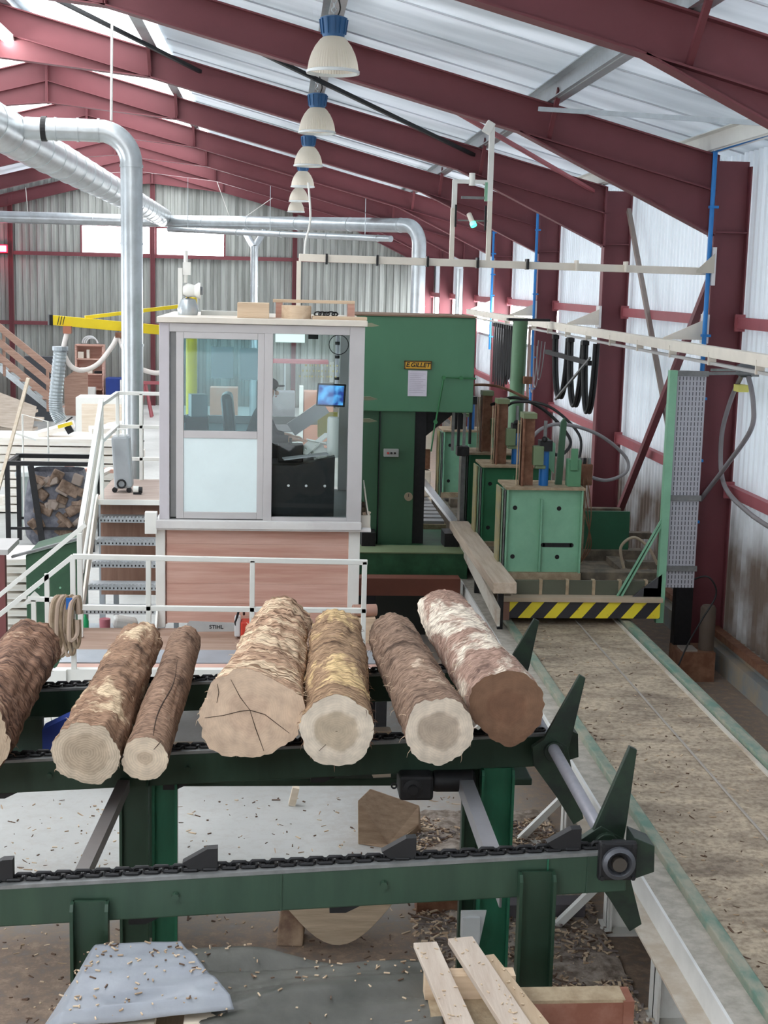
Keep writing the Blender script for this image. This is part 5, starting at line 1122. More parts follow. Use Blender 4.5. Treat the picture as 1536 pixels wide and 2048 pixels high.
MB().bar((4.72, 15.1, 3.60), (5.28, 15.1, 3.62), .03, .03).build('arm', GREY_STRIP, gd)
def hose(label, pts, r, m, grp=None, name='hose', n=8):
    return tag(MB().tube(spline(pts, n), r, 8).build(name, m, smooth=True), label, 'hose' if 'hose' in name else 'cable', grp)
GH = mat('grey_hose', (.26, .25, .26), .5)
hose('grey hose looping in the air right of the nearest head block', [(3.0, 16.6, 2.6), (3.2, 16.7, 2.80), (3.5, 16.8, 2.85), (3.95, 16.9, 2.72), (4.32, 17, 2.45), (4.35, 17, 2.25), (4.1, 17, 2.14), (3.8, 16.9, 2.22), (3.62, 16.7, 2.3)], .022, GH)
hose('black hose loop behind the nearest head block posts', [(2.9, 18.8, 2.9), (3.2, 18.6, 3.02), (3.6, 18.5, 2.85), (3.9, 18.3, 2.5), (3.75, 18.1, 2.32), (3.5, 17.8, 2.4)], .022, RUBBER)
hose('thin black hose arching between the second head block posts', [(2.85, 17.6, 2.9), (3.0, 17.5, 3.05), (3.4, 17.3, 3.02), (3.75, 17.1, 2.7), (3.72, 16.9, 2.4), (3.55, 16.5, 2.35)], .018, RUBBER)
hose('brown hose arching from the band saw over the far head blocks', [(2.56, 19.4, 3.0), (2.7, 19.6, 3.1), (3.1, 19.5, 3.1), (3.5, 19.3, 2.95)], .02, RUSTY)
vb_ = thing('valve_block', 'dark hydraulic valve block with cables behind the front head block', 'valve block', (3.6, 16.2, 1.27))
MB().box(3.50, 3.72, 16.1, 16.3, 2.2, 2.45).build('manifold', RUSTY, vb_, bevel=.01); MB().box(3.56, 3.66, 16.15, 16.25, 1.25, 2.2).build('stand', DUSTY, vb_)
for k in range(4): MB().cyl((3.53 + .05 * k, 16.15, 2.45), (3.53 + .05 * k, 16.15, 2.52), .02, n=10).build('fitting', GREY_STRIP if k % 2 else BLACK, vb_)
for k in range(3): MB().tube(spline([(3.55 + .05 * k, 16.1, 2.3), (3.62 + .04 * k, 16.0, 1.9), (3.72 - .03 * k, 16.0, 1.5), (3.6, 16.1, 1.25)], 6), .007, 6).build('wire', RUSTY, vb_)
hose('pale dusty hose coiled at the right end of the carriage bed', [(4.1, 15.9, 1.25), (4.05, 15.9, 1.5), (4.2, 15.9, 1.62), (4.38, 15.9, 1.5), (4.5, 15.9, 1.3)], .018, mat('dusty_hose', (.36, .29, .21), .8))
# sawn beam on the left edge of the carriage
bm_ = MB(); bm_.box(2.31, 2.56, 14.35, 18.2, 1.28, 1.40); tag(bm_.build('sawn_beam', wood('sawn_beam_grey', (.46, .36, .27), (.60, .50, .40), stretch=(9, .7, 9)), bevel=.008), 'long sawn beam lying beside the head blocks, pointing at the camera', 'beam')
bb_ = MB(); bb_.bar((2.42, 14.6, .96), (2.42, 18.2, 1.22), .03, .2); tag(bb_.build('slant_board', PALEG), 'pale slanting board under the long sawn beam', 'board')
for y in (14.8, 16.6, 18): tag(MB().box(2.44, 2.50, y, y + .06, .78, 1.28).build('beam_rest', BLACK), {14.8: 'dark rest under the near end of the sawn beam', 16.6: 'dark rest under the middle of the sawn beam', 18: 'dark rest under the far end of the sawn beam'}[y], 'rest')
tag(MB().bar((2.18, 20.6, 1.6), (2.40, 18.3, 1.36), .10, .05).build('steel_bar', CHROME), 'bright steel bar slanting past the band saw blade', 'bar')
# ============================================================ lamps, ducts, rails and cables overhead
def dome_mat():
    m = bpy.data.materials.new('ribbed_cream_glass'); m.use_nodes = True; nt = m.node_tree; N = nt.nodes; L = nt.links; b = N['Principled BSDF']
    b.inputs['Base Color'].default_value = (.78, .72, .62, 1); b.inputs['Roughness'].default_value = .3
    t = N.new('ShaderNodeBsdfTranslucent'); t.inputs['Color'].default_value = (.85, .80, .70, 1)
    mx = N.new('ShaderNodeMixShader'); mx.inputs[0].default_value = .5; L.new(b.outputs[0], mx.inputs[1]); L.new(t.outputs[0], mx.inputs[2]); L.new(mx.outputs[0], N['Material Output'].inputs['Surface']); return m
DOME = dome_mat()
LBLUE = mat('lamp_blue', (.035, .12, .27), .45, vary=.12)
def lamp(y, label):
    x, z = .505, 6.49
    o = thing('pendant_lamp', label, 'lamp', (x, y, z), 'row of pendant lamps')
    b = MB(); prof = [(.245, 0), (.242, .04), (.232, .10), (.21, .17), (.175, .24), (.13, .30), (.10, .325)]
    n = 112; vs = []
    for (r, h) in prof:
        for j in range(n):
            w = 2 * PI * j / n; rr = r * (1 + (.012 if j % 2 else -.012)); vs.append((x + rr * math.cos(w), y + rr * math.sin(w), z + h))
    b.add(vs, [(i * n + j, i * n + (j + 1) % n, (i + 1) * n + (j + 1) % n, (i + 1) * n + j) for i in range(len(prof) - 1) for j in range(n)])
    b.build('glass_dome', DOME, o, smooth=True)
    b = MB(); b.lathe((x, y, z), [(.238, -.012), (.258, -.012), (.26, .012), (.243, .02), (.238, -.012)], 40); b.build('rim', mat('clear_rim', (.72, .76, .76), .2), o, smooth=True)
    b = MB(); b.lathe((x, y, z), [(0, .32), (.10, .32), (.105, .335), (.11, .35), (.128, .49), (.132, .50), (.10, .515), (0, .515)], 28); hs = b.build('housing', LBLUE, o, smooth=True)
    for k in range(12):
        a = 2 * PI * k / 12; MB().bar((x + .112 * math.cos(a), y + .112 * math.sin(a), z + .35), (x + .132 * math.cos(a), y + .132 * math.sin(a), z + .49), .012, .02, (math.cos(a), math.sin(a), 0)).build('cooling_fin', LBLUE, hs)
    b = MB()
    for k in range(5): b.tube(arc((x, y, z + .535 + .042 * k), .024, 0, 2 * PI, 10, (1, 0, 0) if k % 2 else (0, 1, 0)), .005, 5)
    b.build('hanging_chain', GALV, o)
    MB().tube(spline([(x + .03, y, z + .51), (x + .06, y, z + .60), (x + .02, y, z + .75)], 5), .008, 6).build('cord', RUBBER, o)
for k, l in enumerate(('nearest and largest pendant lamp with ribbed cream dome and blue housing', 'second pendant lamp of the receding row', 'third pendant lamp of the receding row', 'fourth pendant lamp of the receding row',
                       'fifth pendant lamp of the receding row, second from the far end', 'farthest and smallest pendant lamp of the row')): lamp(14.02 + 5.62 * k, l)
tl = thing('strip_light', 'bright strip light hanging under the ridge at the top left', 'lamp', (-4.05, 22, 7.9))
q = MB(); q.box(-4.14, -3.96, 20.4, 23.6, 7.92, 8.0); q.build('fitting', WHITE, tl)
q = MB(); q.cyl((-4.05, 20.45, 7.89), (-4.05, 23.55, 7.89), .03, n=12); q.build('tube', glow('lit_tube', (.97, 1, 1), 14), tl)
for y in (20.8, 23.2): MB().cyl((-4.05, y, 8.0), (-4.05, y, 8.45), .008, n=6).build('hanger', GALV, tl)
# ducts
SPIR = mat('spiral_duct_steel', (.56, .60, .62), .32, .65, color2=(.44, .47, .48), vscale=3, thr=(.4, .7))
def duct(pts, r, seams, name, parent, m=SPIR, n=24):
    d = MB(); d.tube(pts, r, n); o = d.build(name, m, parent, smooth=True)
    for (c, ax) in seams:
        c = V(c); s = MB(); u = V(ax) * .016; s.cyl(c - u, c + u, r + .010, n=n); s.build('seam_ring', SPIR, o, smooth=True)
    return o
dm = thing('main_duct', 'big round galvanised duct running away under the ridge at the left', 'duct', (-3.75, 33, 6.1))
duct([(-3.75, 15.0, 6.42), (-3.75, 46.8, 6.42)], .30, [((-3.75, 16.2 + 1.25 * k, 6.42), (0, 1, 0)) for k in range(25)], 'tube', dm)
dd = thing('drop_duct', 'thick galvanised duct with an elbow dropping down left of the cabin', 'duct', (-2.03, 20, 0))
el = [V((-3.46, 20, 6.46)), V((-2.75, 20, 6.46))] + arc((-2.47, 20, 6.02), .44, PI / 2, 0, 10)[1:] + [V((-2.03, 20, 5.4)), V((-2.03, 20, .0))]
duct(el, .152, [((-3.05, 20, 6.46), (1, 0, 0)), ((-2.75, 20, 6.46), (1, 0, 0)), ((-2.47, 20, 6.46), (1, 0, 0)), ((-2.03, 20, 6.0), (0, 0, 1)), ((-2.03, 20, 4.95), (0, 0, 1)), ((-2.03, 20, 3.55), (0, 0, 1)), ((-2.03, 20, 2.2), (0, 0, 1))], 'tube', dd)
MB().cyl((-3.24, 20, 6.46), (-3.17, 20, 6.46), .168, n=24).build('joint_collar', RUBBER, dd)
q = MB(); q.cyl((-2.3, 20, 6.6), (-2.28, 20, 7.95), .018, n=8); q.build('hanger_rod', WHITE, dd)
dr_ = thing('rear_duct', 'bright round duct crossing before the rear gable and turning down at the right', 'duct', (0, 47, 3))
dv = V((3.75 + 3.7, 37.5 - 46.7, -.30)).normalized(); pe = V((3.40, 37.93, 6.02)); ce = pe + V((0, 0, -.5))
el = [V((-13.9, 47, 6.3)), V((-4.4, 47, 6.3)), V((-3.7, 46.7, 6.3)), pe] + [ce + dv * .5 * math.sin(a) + V((0, 0, .5 * math.cos(a))) for a in [PI / 2 * k / 10 for k in range(1, 11)]]
el.append(V((el[-1].x, el[-1].y, 0)))
duct(el, .19, [((-12 + 2.0 * k, 47, 6.3), (1, 0, 0)) for k in range(4)] + [(V((-3.7, 46.7, 6.3)).lerp(pe, t), dv) for t in (.2, .4, .6, .8, .98)] + [((el[-1].x, el[-1].y, 5.0), (0, 0, 1)), ((el[-1].x, el[-1].y, 3.9), (0, 0, 1))], 'tube', dr_)
d2 = thing('thin_duct', 'thinner pale duct running just under the rear duct', 'duct', (0, 42, 5.6))
ta, tb_ = V((-3.5, 46.1, 6.02)), V((3.0, 38.0, 5.66)); tdv = (tb_ - ta).normalized()
duct([ta, tb_], .085, [(ta.lerp(tb_, t), tdv) for t in (.15, .35, .55, .75, .95)], 'tube', d2)
for t in (.1, .5, .9):
    q_ = ta.lerp(tb_, t); MB().cyl((q_.x, q_.y, q_.z), (q_.x, q_.y, sheet(q_.x)), .010, n=6).build('hanger_rod', GALV, d2)
d3 = thing('riser_duct', 'slim vertical duct with a branched top before the rear gable', 'duct', (-.76, 45.6, 0))
duct([(-.76, 45.6, 0), (-.76, 45.6, 5.55)], .12, [((-.76, 45.6, 4.3), (0, 0, 1))], 'tube', d3)
for dx in (-.35, .3): MB().cyl((-.76, 45.6, 5.5), (-.76 + dx, 46.2, 6.05), .12, .09, n=16).build('branch', SPIR, d3, smooth=True)
d4 = thing('riser_pipe', 'pale vertical pipe between the far red columns at the right', 'pipe', (4.55, 36, 0)); MB().cyl((4.62, 36, 0), (4.62, 36, 4.9), .09, n=16).build('tube', SPIR, d4, smooth=True)
# hanging wires
for (x, y, z0, x1, l) in ((-8.1, 47, 6.5, -8.1, 'thin hanging wire at the far left of the rear duct'), (-1.6, 46.8, 6.5, -2.0, 'thin slanting wire left of the far lamps'), (-1.1, 46.8, 6.5, -.2, 'thin wire slanting to the right towards the far rafters')):
    tag(MB().cyl((x, y, z0), (x1, y - .3, rz(x1) - .3), .012, n=6).build('hanging_wire', WHITE), l, 'wire', None)
# festoon rail along the right wall
FX, FZ = 4.6, 3.86
fr = thing('festoon_rail', 'long cream cable rail running along the right wall on brackets', 'rail', (FX, 22, FZ))
MB().box(FX - .045, FX + .045, 8, 34, FZ - .06, FZ + .06).build('beam', CREAM, fr, bevel=.006)
MB().box(FX - .03, FX + .03, 8, 34, FZ - .135, FZ - .105).build('track', mat('track_grey', (.45, .44, .43), .5, .3), fr)
for k in range(17):
    y = 8.6 + 1.5 * k; MB().box(FX - .05, FX + .04, y - .010, y + .010, FZ - .14, FZ + .0).build('hanger_clip', CREAM, fr)
for y in FY[1:5]:
    MB().prism([(5.085, FZ + .32), (5.085, FZ + .06), (FX - .05, FZ + .06), (FX - .05, FZ + .08)], 'y', y - .12, y - .105).build('bracket', CREAM, fr)
    MB().box(5.055, 5.09, y - .14, y + .1, FZ + .02, FZ + .36).build('bracket_plate', mat('bracket_white', (.74, .72, .72), .5), fr)
def cable_loop(y, w, z1, r, label, grp, x=4.55, y2=None):
    y2 = y2 if y2 is not None else y - w
    pts = bez((x, y, FZ - .15), (x, y - .08, z1 - .25), (x, y2 + .08, z1 - .25), (x, y2, FZ - .15), 24)
    o = thing('cable_loop', label, 'cable', (x, (y + y2) / 2, z1), grp)
    for dx in (-.025, .025): MB().tube([p + V((dx, 0, 0)) for p in pts], r, 8).build('cable', RUBBER, o, smooth=True)
    MB().box(x - .05, x + .05, y - .06, y + .06, FZ - .2, FZ - .13).build('trolley', BLACK, o)
zz = FZ - .9
for (y, w, z1, l) in ((22.85, 1.05, 2.66, 'left'), (21.65, .95, 2.62, 'middle'), (20.6, .75, 2.60, 'right')):
    cable_loop(y, w, z1, .026, 'thick black cable loop under the cream rail, %s of the three open loops' % l, 'open black cable loops')
tag(MB().bar((4.52, 23.4, 3.42), (4.52, 20.1, 3.42), .06, .07).build('loop_bar', BLACK), 'black bar across the tops of the open cable loops', 'bar')
tag(MB().bar((4.5, 22.4, 2.7), (4.5, 20.0, 3.5), .03, .03).build('slant_rod', GREY_STRIP), 'thin grey arm slanting up behind the open cable loops', 'bar')
rr = random.Random(4)
for k in range(9):
    y = 29.3 - .28 * k; cable_loop(y, .20, 2.5 + rr.uniform(-.25, .2), .014 if k < 5 else .02, '%s black cable from the right in the bunch left of the green pillar' % ('first second third fourth fifth sixth seventh eighth ninth'.split()[8 - k] if k < 0 else 'ninth eighth seventh sixth fifth fourth third second first'.split()[k]), 'bunched black cables', 4.55)
gp = thing('green_pillar', 'round green pillar standing behind the head blocks under the cream rail', 'pillar', (3.72, 21, .0))
q = MB(); q.cyl((3.715, 23.2, 0), (3.98, 23.2, 3.95) if False else (3.715, 23.2, 0.01), .12); 
MB().cyl((3.98, 23.2, 0), (4.02, 23.2, 3.93), .125, n=24).build('tube', mat('pillar_green', (.10, .20, .11), .45, vary=.12), gp, smooth=True)
MB().box(4.14, 4.18, 23.05, 23.1, .3, 3.85).build('conduit', mat('dusty_pink_conduit', (.4, .28, .25), .6), gp); MB().box(4.08, 4.22, 23.0, 23.1, 2.9, 3.02).build('clamp', RUSTY, gp); MB().box(3.8, 4.5, 23.1, 23.3, 3.93, 3.97).build('head_plate', BLACK, gp)
for k, (y, z1) in enumerate(((23.6, 2.75), (23.3, 2.95), (23.9, 2.6))):
    hose('thin grey wire loop right of the green pillar, %s of three' % ('middle', 'rightmost', 'leftmost')[k], bez((4.4, y + .35, 3.5), (4.4, y + .3, z1 - .2), (4.4, y - .1, z1 - .2), (4.4, y - .35, 3.6), 10), .009, GH, 'thin wire loops', 'cable_wire', 2)
# cream boom with the signal posts
bo = thing('cream_boom', 'thin cream boom crossing from the cabin roof to the blue pipe column', 'boom', (2.6, 16.28, 4.12))
MB().bar((.235, 16.26, 4.76), (5.07, 16.36, 4.72), .07, .085).build('beam', CREAM, bo, bevel=.005)
MB().bar((.235, 16.25, 4.72), (.235, 16.25, 4.13), .05, .05).build('leg', CREAM, bo)
for k in range(7): MB().box(.55 + .58 * k - .012, .55 + .58 * k + .012, 16.2, 16.36, 4.69, 4.81).build('cable_tie', BLACK if k < 5 else CREAM, bo)
MB().prism([(5.06, 4.93), (5.06, 4.70), (4.85, 4.70), (4.85, 4.73)], 'y', 16.2, 16.21).build('bracket', mat('beige_gusset', (.52, .48, .40), .6), bo); MB().box(5.05, 5.09, 16.24, 16.42, 4.56, 5.0).build('bracket_plate', mat('bracket_white', (.74, .72, .72), .5), bo)
hose('thin white cord hanging down to the left end of the cream boom', [(.33, 16.3, 5.6), (.36, 16.3, 5.2), (.31, 16.3, 4.95), (.30, 16.3, 4.8)], .012, WHITE, None, 'cord', 6)
sg = thing('signal_frame', 'cream signal frame of two upright posts on the boom with a small green lamp', 'signal', (2.2, 16.3, 4.8))
MB().box(1.965, 2.015, 16.27, 16.32, 4.78, 5.36).build('post', CREAM, sg); MB().box(1.975, 2.03, 16.27, 16.32, 5.36, 5.68).build('post_sleeve', WHITE, sg); MB().box(2.01, 2.03, 16.25, 16.27, 5.15, 5.4).build('rubber_strip', BLACK, sg)
MB().box(2.39, 2.44, 16.27, 16.32, 4.78, 5.45).build('post', CREAM, sg); MB().box(2.38, 2.44, 16.27, 16.33, 5.45, 6.28).build('upper_post', WHITE, sg); MB().box(2.35, 2.38, 16.27, 16.32, 5.45, 5.66).build('green_strip', GREENB, sg); MB().box(2.355, 2.375, 16.26, 16.28, 5.12, 5.4).build('rubber_strip', BLACK, sg)
MB().obox((2.37, 16.3, 6.27), (.10, .08, .14), (0, .5, 0)).build('top_bracket', WHITE, sg, bevel=.01)
MB().box(1.98, 2.42, 16.28, 16.31, 5.64, 5.685).build('cross_rail', WHITE, sg); MB().box(2.08, 2.40, 16.28, 16.31, 5.47, 5.50).build('cross_rail', GREY_STRIP, sg); MB().cyl((2.2, 16.3, 5.62), (2.2, 16.3, 5.76), .035, n=14).build('beacon', WHITE, sg, smooth=True)
MB().box(2.05, 2.42, 16.29, 16.30, 5.22, 5.235).build('lamp_arm', GREY_STRIP, sg)
gl = MB(); gl.cyl((2.18, 16.32, 5.30), (2.215, 16.24, 5.20), .03, n=14); gl = gl.build('green_lamp', CREAM, sg, smooth=True)
MB().cyl((2.215, 16.24, 5.20), (2.228, 16.22, 5.165), .036, n=14).build('lens', glow('green_led', (.0, .95, .42), 1.6), gl, smooth=True)
# air hose hanging on the right wall
wh = thing('wall_hose', 'long grey hose looped over a hook on the right wall near the blue pipe', 'hose', (5.3, 15.6, 1.5))
loop = spline([(5.05, 17.0, 1.55), (5.15, 16.55, 1.95), (5.28, 16.05, 2.55) if False else (5.25, 15.95, 2.45), (5.32, 15.35, 2.95), (5.33, 15.33, 3.25), (5.34, 15.6, 3.55), (5.34, 15.8, 3.55), (5.33, 16.15, 3.2), (5.32, 16.35, 2.75), (5.3, 16.1, 2.25), (5.32, 15.3, 2.05), (5.33, 14.2, 2.0), (5.34, 13.4, 2.15)], 8)
MB().tube(loop, .028, 10).build('tube', mat('wall_hose_grey', (.23, .21, .22), .55), wh, smooth=True)
q = MB(); q.lathe((5.34, 15.62, 3.62), [(0, -.12), (.06, -.12), (.085, -.06), (.085, .04), (.05, .08), (0, .08)], 16, 'x'); q.build('hook_drum', mat('dark_grey_drum', (.12, .13, .14), .5), wh, smooth=True)
MB().box(5.28, 5.40, 15.72, 15.9, 3.36, 3.44).build('yellow_clip', mat('clip_yellow', (.75, .70, .18), .5), wh)
MB().bar((5.1, 16.2, 3.58), (5.36, 15.62, 3.62), .03, .03).build('arm', GREY_STRIP, wh)
MB().box(5.36, 5.45, 15.55, 15.7, 3.55, 3.7).build('wall_plate', GREY_STRIP, wh)
# foot of the blue pipe column
ft = thing('dark_post_stand', 'dark upright stand with a dusty cylinder at the foot of the blue pipe column', 'stand', (4.9, 15.9, 0))
MB().box(4.72, 4.92, 15.8, 15.95, .12, 1.25).build('upright', BLACK, ft); MB().lathe((5.05, 15.6, .35), [(0, 0), (.085, 0), (.09, .02), (.09, .50), (.07, .53), (0, .53)], 18).build('cylinder', mat('dusty_dark_cylinder', (.12, .09, .07), .8), ft, smooth=True); MB().box(4.7, 5.12, 15.45, 15.9, 0, .35).build('foot_block', RUSTY, ft); MB().box(4.74, 4.92, 15.5, 15.72, .35, .37).build('foot_plate', mat('foot_grey', (.35, .31, .27), .7), ft)
hose('thin black cable curling at the foot of the mesh guard', [(4.75, 15.3, 1.25), (4.9, 15.2, 1.3), (5.0, 15.2, 1.1), (4.85, 15.2, .8), (4.7, 15.2, .5), (4.5, 15.1, .05)], .010, RUBBER, None, 'cable', 6)
# ============================================================ left side and rear of the hall
ORD = 'first second third fourth fifth sixth seventh eighth ninth tenth eleventh'.split()
jb = thing('jib_crane', 'yellow jib crane arm with a looped white hose, left of the cabin', 'crane', (-1.36, 22.6, 0))
MB().cyl((-1.36, 22.6, 0), (-1.36, 22.6, 4.2), .09, n=20).build('mast', YELLOW, jb, smooth=True)
MB().bar((-1.36, 22.6, 3.64), (-3.45, 21.8, 3.82), .10, .15).build('arm', YELLOW, jb, bevel=.006); MB().bar((-1.36, 22.6, 4.08), (-2.95, 22.0, 3.86), .06, .055).build('tie', YELLOW, jb)
MB().bar((-3.42, 21.81, 3.82), (-3.47, 21.79, 3.82), .11, .16).build('end_cap', BLACK, jb)
for k in range(3): MB().bar((-3.33 + .04 * k, 21.74, 3.75), (-3.30 + .04 * k, 21.74, 3.88), .012, .004, (0, 1, 0)).build('arm_mark', BLACK, jb)
q = MB(); q.box(-3.25, -3.13, 21.75, 21.88, 3.62, 3.73); q.build('trolley', mat('trolley_red_brown', (.35, .13, .08), .6), jb); MB().box(-2.5, -2.38, 22.05, 22.2, 3.56, 3.64).build('trolley', RUSTY, jb)
WHS = mat('white_hose', (.74, .68, .64), .5)
MB().tube(spline([(-3.2, 21.8, 3.62), (-3.25, 21.8, 3.35), (-3.15, 21.85, 3.12), (-2.97, 21.9, 3.06), (-2.75, 21.95, 3.16), (-2.55, 22.05, 3.42), (-2.46, 22.1, 3.57), (-2.38, 22.1, 3.4), (-2.25, 22.15, 3.16), (-2.05, 22.2, 3.05), (-1.85, 22.2, 3.02), (-1.72, 22.25, 3.1), (-1.70, 22.3, 3.35), (-1.62, 22.4, 3.55), (-1.50, 22.5, 3.6)], 7), .038, 10).build('hose', WHS, jb, smooth=True)
fd = thing('flexible_duct', 'grey flexible duct with a yellow gripper hanging from the jib crane', 'duct', (-3.35, 21.8, 2.1))
pts = spline([(-3.30, 21.8, 3.36), (-3.34, 21.8, 3.0), (-3.38, 21.8, 2.62), (-3.37, 21.8, 2.42), (-3.30, 21.8, 2.28)], 14)
MB().tube(pts, [.098 + (.008 if i % 2 else 0) for i in range(len(pts))], 18).build('tube', mat('flex_duct_grey', (.38, .42, .44), .4, .45), fd, smooth=False)
MB().cyl((-3.30, 21.8, 3.36), (-3.3, 21.8, 3.42), .12, n=18).build('top_ring', GALVD, fd); MB().cyl((-3.24, 21.8, 3.42), (-3.2, 21.8, 3.62), .02, n=8).build('hanger', GALVD, fd)
MB().obox((-3.24, 21.8, 2.22), (.22, .10, .05), (0, -.3, 0)).build('gripper', YELLOW, fd); MB().obox((-3.18, 21.8, 2.15), (.10, .06, .12), (0, -.5, 0)).build('suction_pad', BLACK, fd); MB().bar((-3.22, 21.75, 2.28), (-3.12, 21.72, 2.35), .02, .02).build('lever', BLACK, fd)
# bag of bark in its black frame
bf = thing('black_rack', 'black square-tube rack standing left of the cabin stairs', 'rack', (-3.5, 23.2, 0))
for x in (-4.36, -3.0):
    for y in (23.0, 24.0): MB().box(x - .035, x + .035, y - .035, y + .035, 0, 1.42).build('post', BLACK, bf)
for y in (23.0, 24.0): MB().box(-4.4, -2.97, y - .035, y + .035, 1.42, 1.49).build('top_rail', BLACK, bf); MB().box(-4.36, -3.0, y - .02, y + .02, .36, .40).build('low_rail', BLACK, bf)
for x in (-4.36, -3.0): MB().box(x - .03, x + .03, 23, 24, 1.42, 1.48).build('side_rail', BLACK, bf)
bg_ = thing('bark_bag', 'big dark woven bag full of bark offcuts hanging in the black rack', 'bag', (-3.6, 23.6, 0))
q = MB(); rr = random.Random(2); n = 24; ring = []
vs = []
for i, (s, z) in enumerate(((.80, .06), (1.0, .2), (1.04, .5), (1.0, .85), (.92, 1.1), (.80, 1.3))):
    for j in range(n):
        a = 2 * PI * j / n; c = abs(math.cos(a)) ** .5 * (1 if math.cos(a) > 0 else -1); d = abs(math.sin(a)) ** .5 * (1 if math.sin(a) > 0 else -1); k = s + .05 * noise.noise(V((c * 2, d * 2, z * 3)))
        vs.append((-3.62 + .52 * k * c, 23.5 + .42 * k * d, z))
q.add(vs, [(i * n + j, i * n + (j + 1) % n, (i + 1) * n + (j + 1) % n, (i + 1) * n + j) for i in range(5) for j in range(n)]); q.build('bag_cloth', mat('grey_woven_bag', (.10, .105, .13), .8, color2=(.2, .2, .23), vscale=9), bg_, smooth=True)
BKM = mat('bark_offcut', (.10, .065, .045), .85, color2=(.24, .17, .13), vscale=8)
for k in range(26):
    x = rr.uniform(-3.95, -3.2); z = rr.uniform(.25, 1.25); MB().obox((x, 23.04 + rr.uniform(-.03, .05), z), (rr.uniform(.15, .35), .08, rr.uniform(.08, .2)), (rr.uniform(-.3, .3), rr.uniform(-1, 1), rr.uniform(-.4, .4))).build('bark_piece', BKM if k % 3 else mat('grey_offcut', (.26, .21, .18), .85), bg_, bevel=.02)
MB().bar((-3.98, 22.98, 1.42), (-3.80, 22.94, .1), .10, .02, (0, 1, 0)).build('strap', BLACK, bg_)
tag(MB().bar((-4.80, 23.05, 0.0), (-3.98, 22.9, 2.85), .05, .05).build('long_pole', PALE), 'long thin pale pole leaning across the black rack', 'pole')
tw = thing('grey_tub', 'pale grey-green plastic tub on the floor behind the black rack', 'tub', (-3.9, 25.5, 0)); q = MB(); q.box(-4.55, -3.2, 25, 26, .02, 1.02); q.build('tub_body', mat('grey_green_plastic', (.34, .40, .38), .5), tw, bevel=.04); MB().box(-4.6, -3.15, 24.95, 26.05, .95, 1.04).build('rim', mat('pale_rim', (.6, .65, .64), .5), tw, bevel=.02); MB().box(-3.75, -3.4, 24.93, 24.96, .85, .9).build('slot', BLACK, tw)
LIGHTB = wood('glare_pale_boards', (.80, .74, .66), (.90, .87, .82))  # overexposed glare put into the board colour as a very pale tone
rr = random.Random(8)
for k in range(9):
    tag(MB().obox((-4.0 + rr.uniform(-.1, .1), 27.3, .1 + .16 * k), (2.7 + rr.uniform(-.4, .2), 1.3, .13), (0, 0, rr.uniform(-.05, .05))).build('board_layer', LIGHTB), '%s layer from the floor of the glare-white board stack behind the black rack' % ORD[k], 'boards', 'glare-white board stack')
for k, (x, y, z, a, l) in enumerate(((-3.2, 27.0, 1.60, .35, 'white offcut on the glare-white stack, left of the stair rail'), (-2.95, 27.2, 1.68, -.3, 'tilted white offcut on the glare-white stack beside the stair rail'), (-4.2, 27.1, 1.58, .1, 'flat white offcut at the left of the glare-white stack'))):
    tag(MB().obox((x, y, z), (.7, .3, .10), (.1, -.15 * k, a)).build('offcut', LIGHTB), l, 'wood')
for k in range(8):
    tag(MB().obox((-3.9 + .15 * k, 24.9 + .1 * (k % 3), 1.075 + .012 * (k % 3)), (.34, .12, .06), (.1, .2 * (k % 3 - 1), .5 * (k % 4))).build('split_wood', RW if k % 3 else LIGHTB), '%s split wood scrap from the left on the grey tub rim' % ORD[k], 'wood', 'scraps on the tub')
wf = thing('wire_frame', 'thin white wire frame standing behind the black rack', 'frame', (-4.2, 24.4, 0)); q = MB(); q.tube([(-4.35, 24.4, 0), (-4.35, 24.4, 2.12), (-3.92, 24.4, 2.0), (-3.92, 24.4, 0)], .018, 6); q.build('hoop', WHITE, wf); MB().bar((-4.5, 24.38, 1.8), (-4.12, 24.38, 1.68), .03, .03).build('cross_wire', WHITE, wf)
hp = thing('green_hopper', 'dark green sheet steel hopper behind the sloping stair rails', 'hopper', (-2.5, 16, 0))
q = MB(); q.prism([(-2.80, 0.02), (-2.22, .02), (-2.22, 1.54), (-2.80, 1.37)], 'y', 15.75, 16.6); q.build('body', mat('hopper_green', (.025, .075, .04), .5, color2=(.035, .10, .05), vscale=4), hp, bevel=.01)
MB().plate([(-2.95, 15.70, 1.355), (-2.20, 15.70, 1.575), (-2.20, 15.78, 1.575), (-2.95, 15.78, 1.355)], .025).build('rim', GREY_STRIP, hp)
for k in range(5): MB().cyl((-2.66 + .08 * k, 15.752, 1.0 - .12 * (k % 3)), (-2.66 + .08 * k, 15.74, 1.0 - .12 * (k % 3)), .012, n=8).build('rivet', GREENB, hp)
rp = thing('roller_stand', 'grey and dark red stand at the left edge beside the white boards', 'stand', (-3.0, 15.6, 0)); MB().box(-3.08, -2.985, 15.5, 15.6, 0, 1.42).build('post', mat('dull_red_post', (.16, .05, .05), .6), rp); MB().box(-3.16, -3.08, 15.5, 15.6, 0, 1.42).build('post', GREY_STRIP, rp); MB().box(-3.6, -2.95, 15.5, 16.2, 1.42, 1.48).build('top', mat('pale_grey_top', (.45, .44, .43), .5), rp)
rr = random.Random(31)
for k in range(11):
    tag(MB().obox((-2.93 + rr.uniform(-.04, .04), 17.1, .06 + .105 * k), (.66, .9, .07), (0, rr.uniform(-.03, .03), rr.uniform(-.06, .06))).build('stacked_board', LIGHTB), '%s board from the floor in the white stack left of the green hopper' % ORD[k], 'boards', 'white boards by the hopper')
